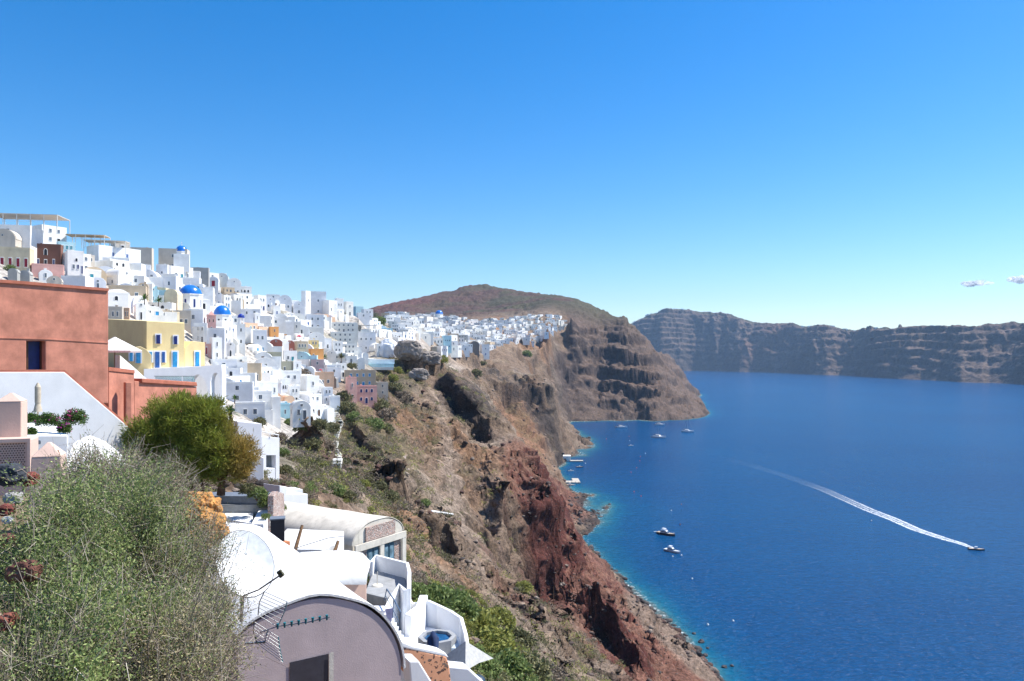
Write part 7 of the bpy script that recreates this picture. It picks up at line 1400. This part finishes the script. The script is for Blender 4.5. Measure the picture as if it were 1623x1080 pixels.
# stairs down the cliff
path_ = [(528, 646), (534, 660), (540, 672), (533, 684), (531, 700), (529, 712), (536, 722), (534, 736)]
cst = empty('cliff_stairs', hit(531, 700, 60), 0, 'pale stone stairs zigzagging down from the foot of the village', 'stairs')
for (a0, b0), (a1, b1) in zip(path_[:-1], path_[1:]):
    L = [hit(a0 + (a1 - a0) * t, b0 + (b1 - b0) * t, 60) for t in np.linspace(0, 1, 5)]; L = [Vector(q) for q in L if q]; m_ = MB(); last = None
    for p in L:
        if last is None or (p - last).length < 9:
            src = last or p
            for i in range(6): w_ = src.lerp(p, i / 5); m_.box(w_.x - .9, w_.x + .9, w_.y - .5, w_.y + .6, w_.z - 1.2, w_.z + .2)
        last = p
    if m_.v: child(m_.build('flight', wallmat('milk')), cst)
# distant settlements along the rim
b = MB(); rr = random.Random(3); pxr, yr_, hr_ = RIM[0], RIM[1], RIM[2]
for k in range(330):
    px = rr.choice([rr.gauss(1390, 60), rr.uniform(1190, 1623), rr.gauss(1450, 30), rr.uniform(1000, 1100)]); 
    if not 1000 < px < 1700: continue
    i = int(np.clip(np.searchsorted(pxr, px), 1, len(pxr) - 2)); jj = np.argmin(np.abs(YY[i] - (yr_[i] + rr.uniform(-60, 140)))); x, y, z = XX[i, jj], YY[i, jj], HH[i, jj]; w = rr.uniform(4, 11); b.box(x - w, x + w, y - 5, y + 5, z - 3, z + rr.uniform(3, 7))
tag(b.build('rim_villages', wallmat('white')), 'tiny white villages along the rim of the far cliffs', 'villages', kind='stuff')
# clouds far beyond the haze
t = NT('cloud', 1, 0); t.color((.95, .95, .95)); tr = t.n.new('ShaderNodeBsdfTranslucent'); tr.inputs[0].default_value = (.95, .95, .95, 1); mx = t.n.new('ShaderNodeMixShader'); mx.inputs[0].default_value = .75; t.l.new(t.b.outputs[0], mx.inputs[1]); t.l.new(tr.outputs[0], mx.inputs[2])
tp_ = t.n.new('ShaderNodeBsdfTransparent'); m2 = t.n.new('ShaderNodeMixShader'); t.l.new(t.ramp(t.noise(.012, 5, .65), [(.38, 0.), (.62, .75)]), m2.inputs[0]); t.l.new(tp_.outputs[0], m2.inputs[1]); t.l.new(mx.outputs[0], m2.inputs[2]); t.l.new(m2.outputs[0], t.n['Material Output'].inputs[0]); cm = t.m
for k, (px, py, wd, hg) in enumerate(((1549, 450, 29, 6), (1612, 444, 17, 7))):
    Y_ = 16000.; s = Y_ / F; b = MB(); r_ = random.Random(k + 4); import bmesh
    bm = bmesh.new()
    for i in range(16): 
        u = r_.uniform(-1, 1); m = Matrix.Translation((u * wd * s * .8, r_.uniform(-1, 1) * 60, r_.uniform(-.5, .6) * hg * s * .6)) @ Matrix.Diagonal((wd * s * r_.uniform(.12, .3), 120, hg * s * r_.uniform(.3, .75), 1)); bmesh.ops.create_icosphere(bm, subdivisions=3, radius=1, matrix=m)
    me = bpy.data.meshes.new('cloud'); bm.to_mesh(me); bm.free(); P_ = np.array([v.co[:] for v in me.vertices]); nn_ = vnoise(P_[:, 0] / 45, P_[:, 1] / 45, P_[:, 2] / 30, 5) * 12; P_[:, 2] += nn_; P_[:, 0] += vnoise(P_[:, 2] / 30, P_[:, 0] / 45, P_[:, 1] / 60, 8) * 18; me.vertices.foreach_set('co', P_.astype(np.float32).ravel())
    o = link('cloud', me, cm); o.location = PW(px, py, Y_); tag(o, 'small white cloud ' + ('left one above the far rim' if k == 0 else 'at the right edge above the far rim'), 'cloud', kind='structure')
HAZE = 4.6e-5
# ------------------------------------------------------------------ haze
me = bpy.data.meshes.new('haze'); 
V = [(x, y, z) for x in (-2500, 9500) for y in (-400, 9800) for z in (-61, 900)]
me.from_pydata(V, [], [(0, 1, 3, 2), (4, 6, 7, 5), (0, 4, 5, 1), (2, 3, 7, 6), (0, 2, 6, 4), (1, 5, 7, 3)])
hm_ = bpy.data.materials.new('haze'); hm_.use_nodes = True; nt = hm_.node_tree; nt.nodes.remove(nt.nodes['Principled BSDF'])
pv = nt.nodes.new('ShaderNodeVolumePrincipled'); pv.inputs['Color'].default_value = (.48, .70, 1, 1); pv.inputs['Density'].default_value = HAZE
pv.inputs['Anisotropy'].default_value = .1
nt.links.new(pv.outputs[0], nt.nodes['Material Output'].inputs['Volume'])
tag(link('haze', me, hm_), 'thin blue haze over the bay', 'haze', kind='stuff')
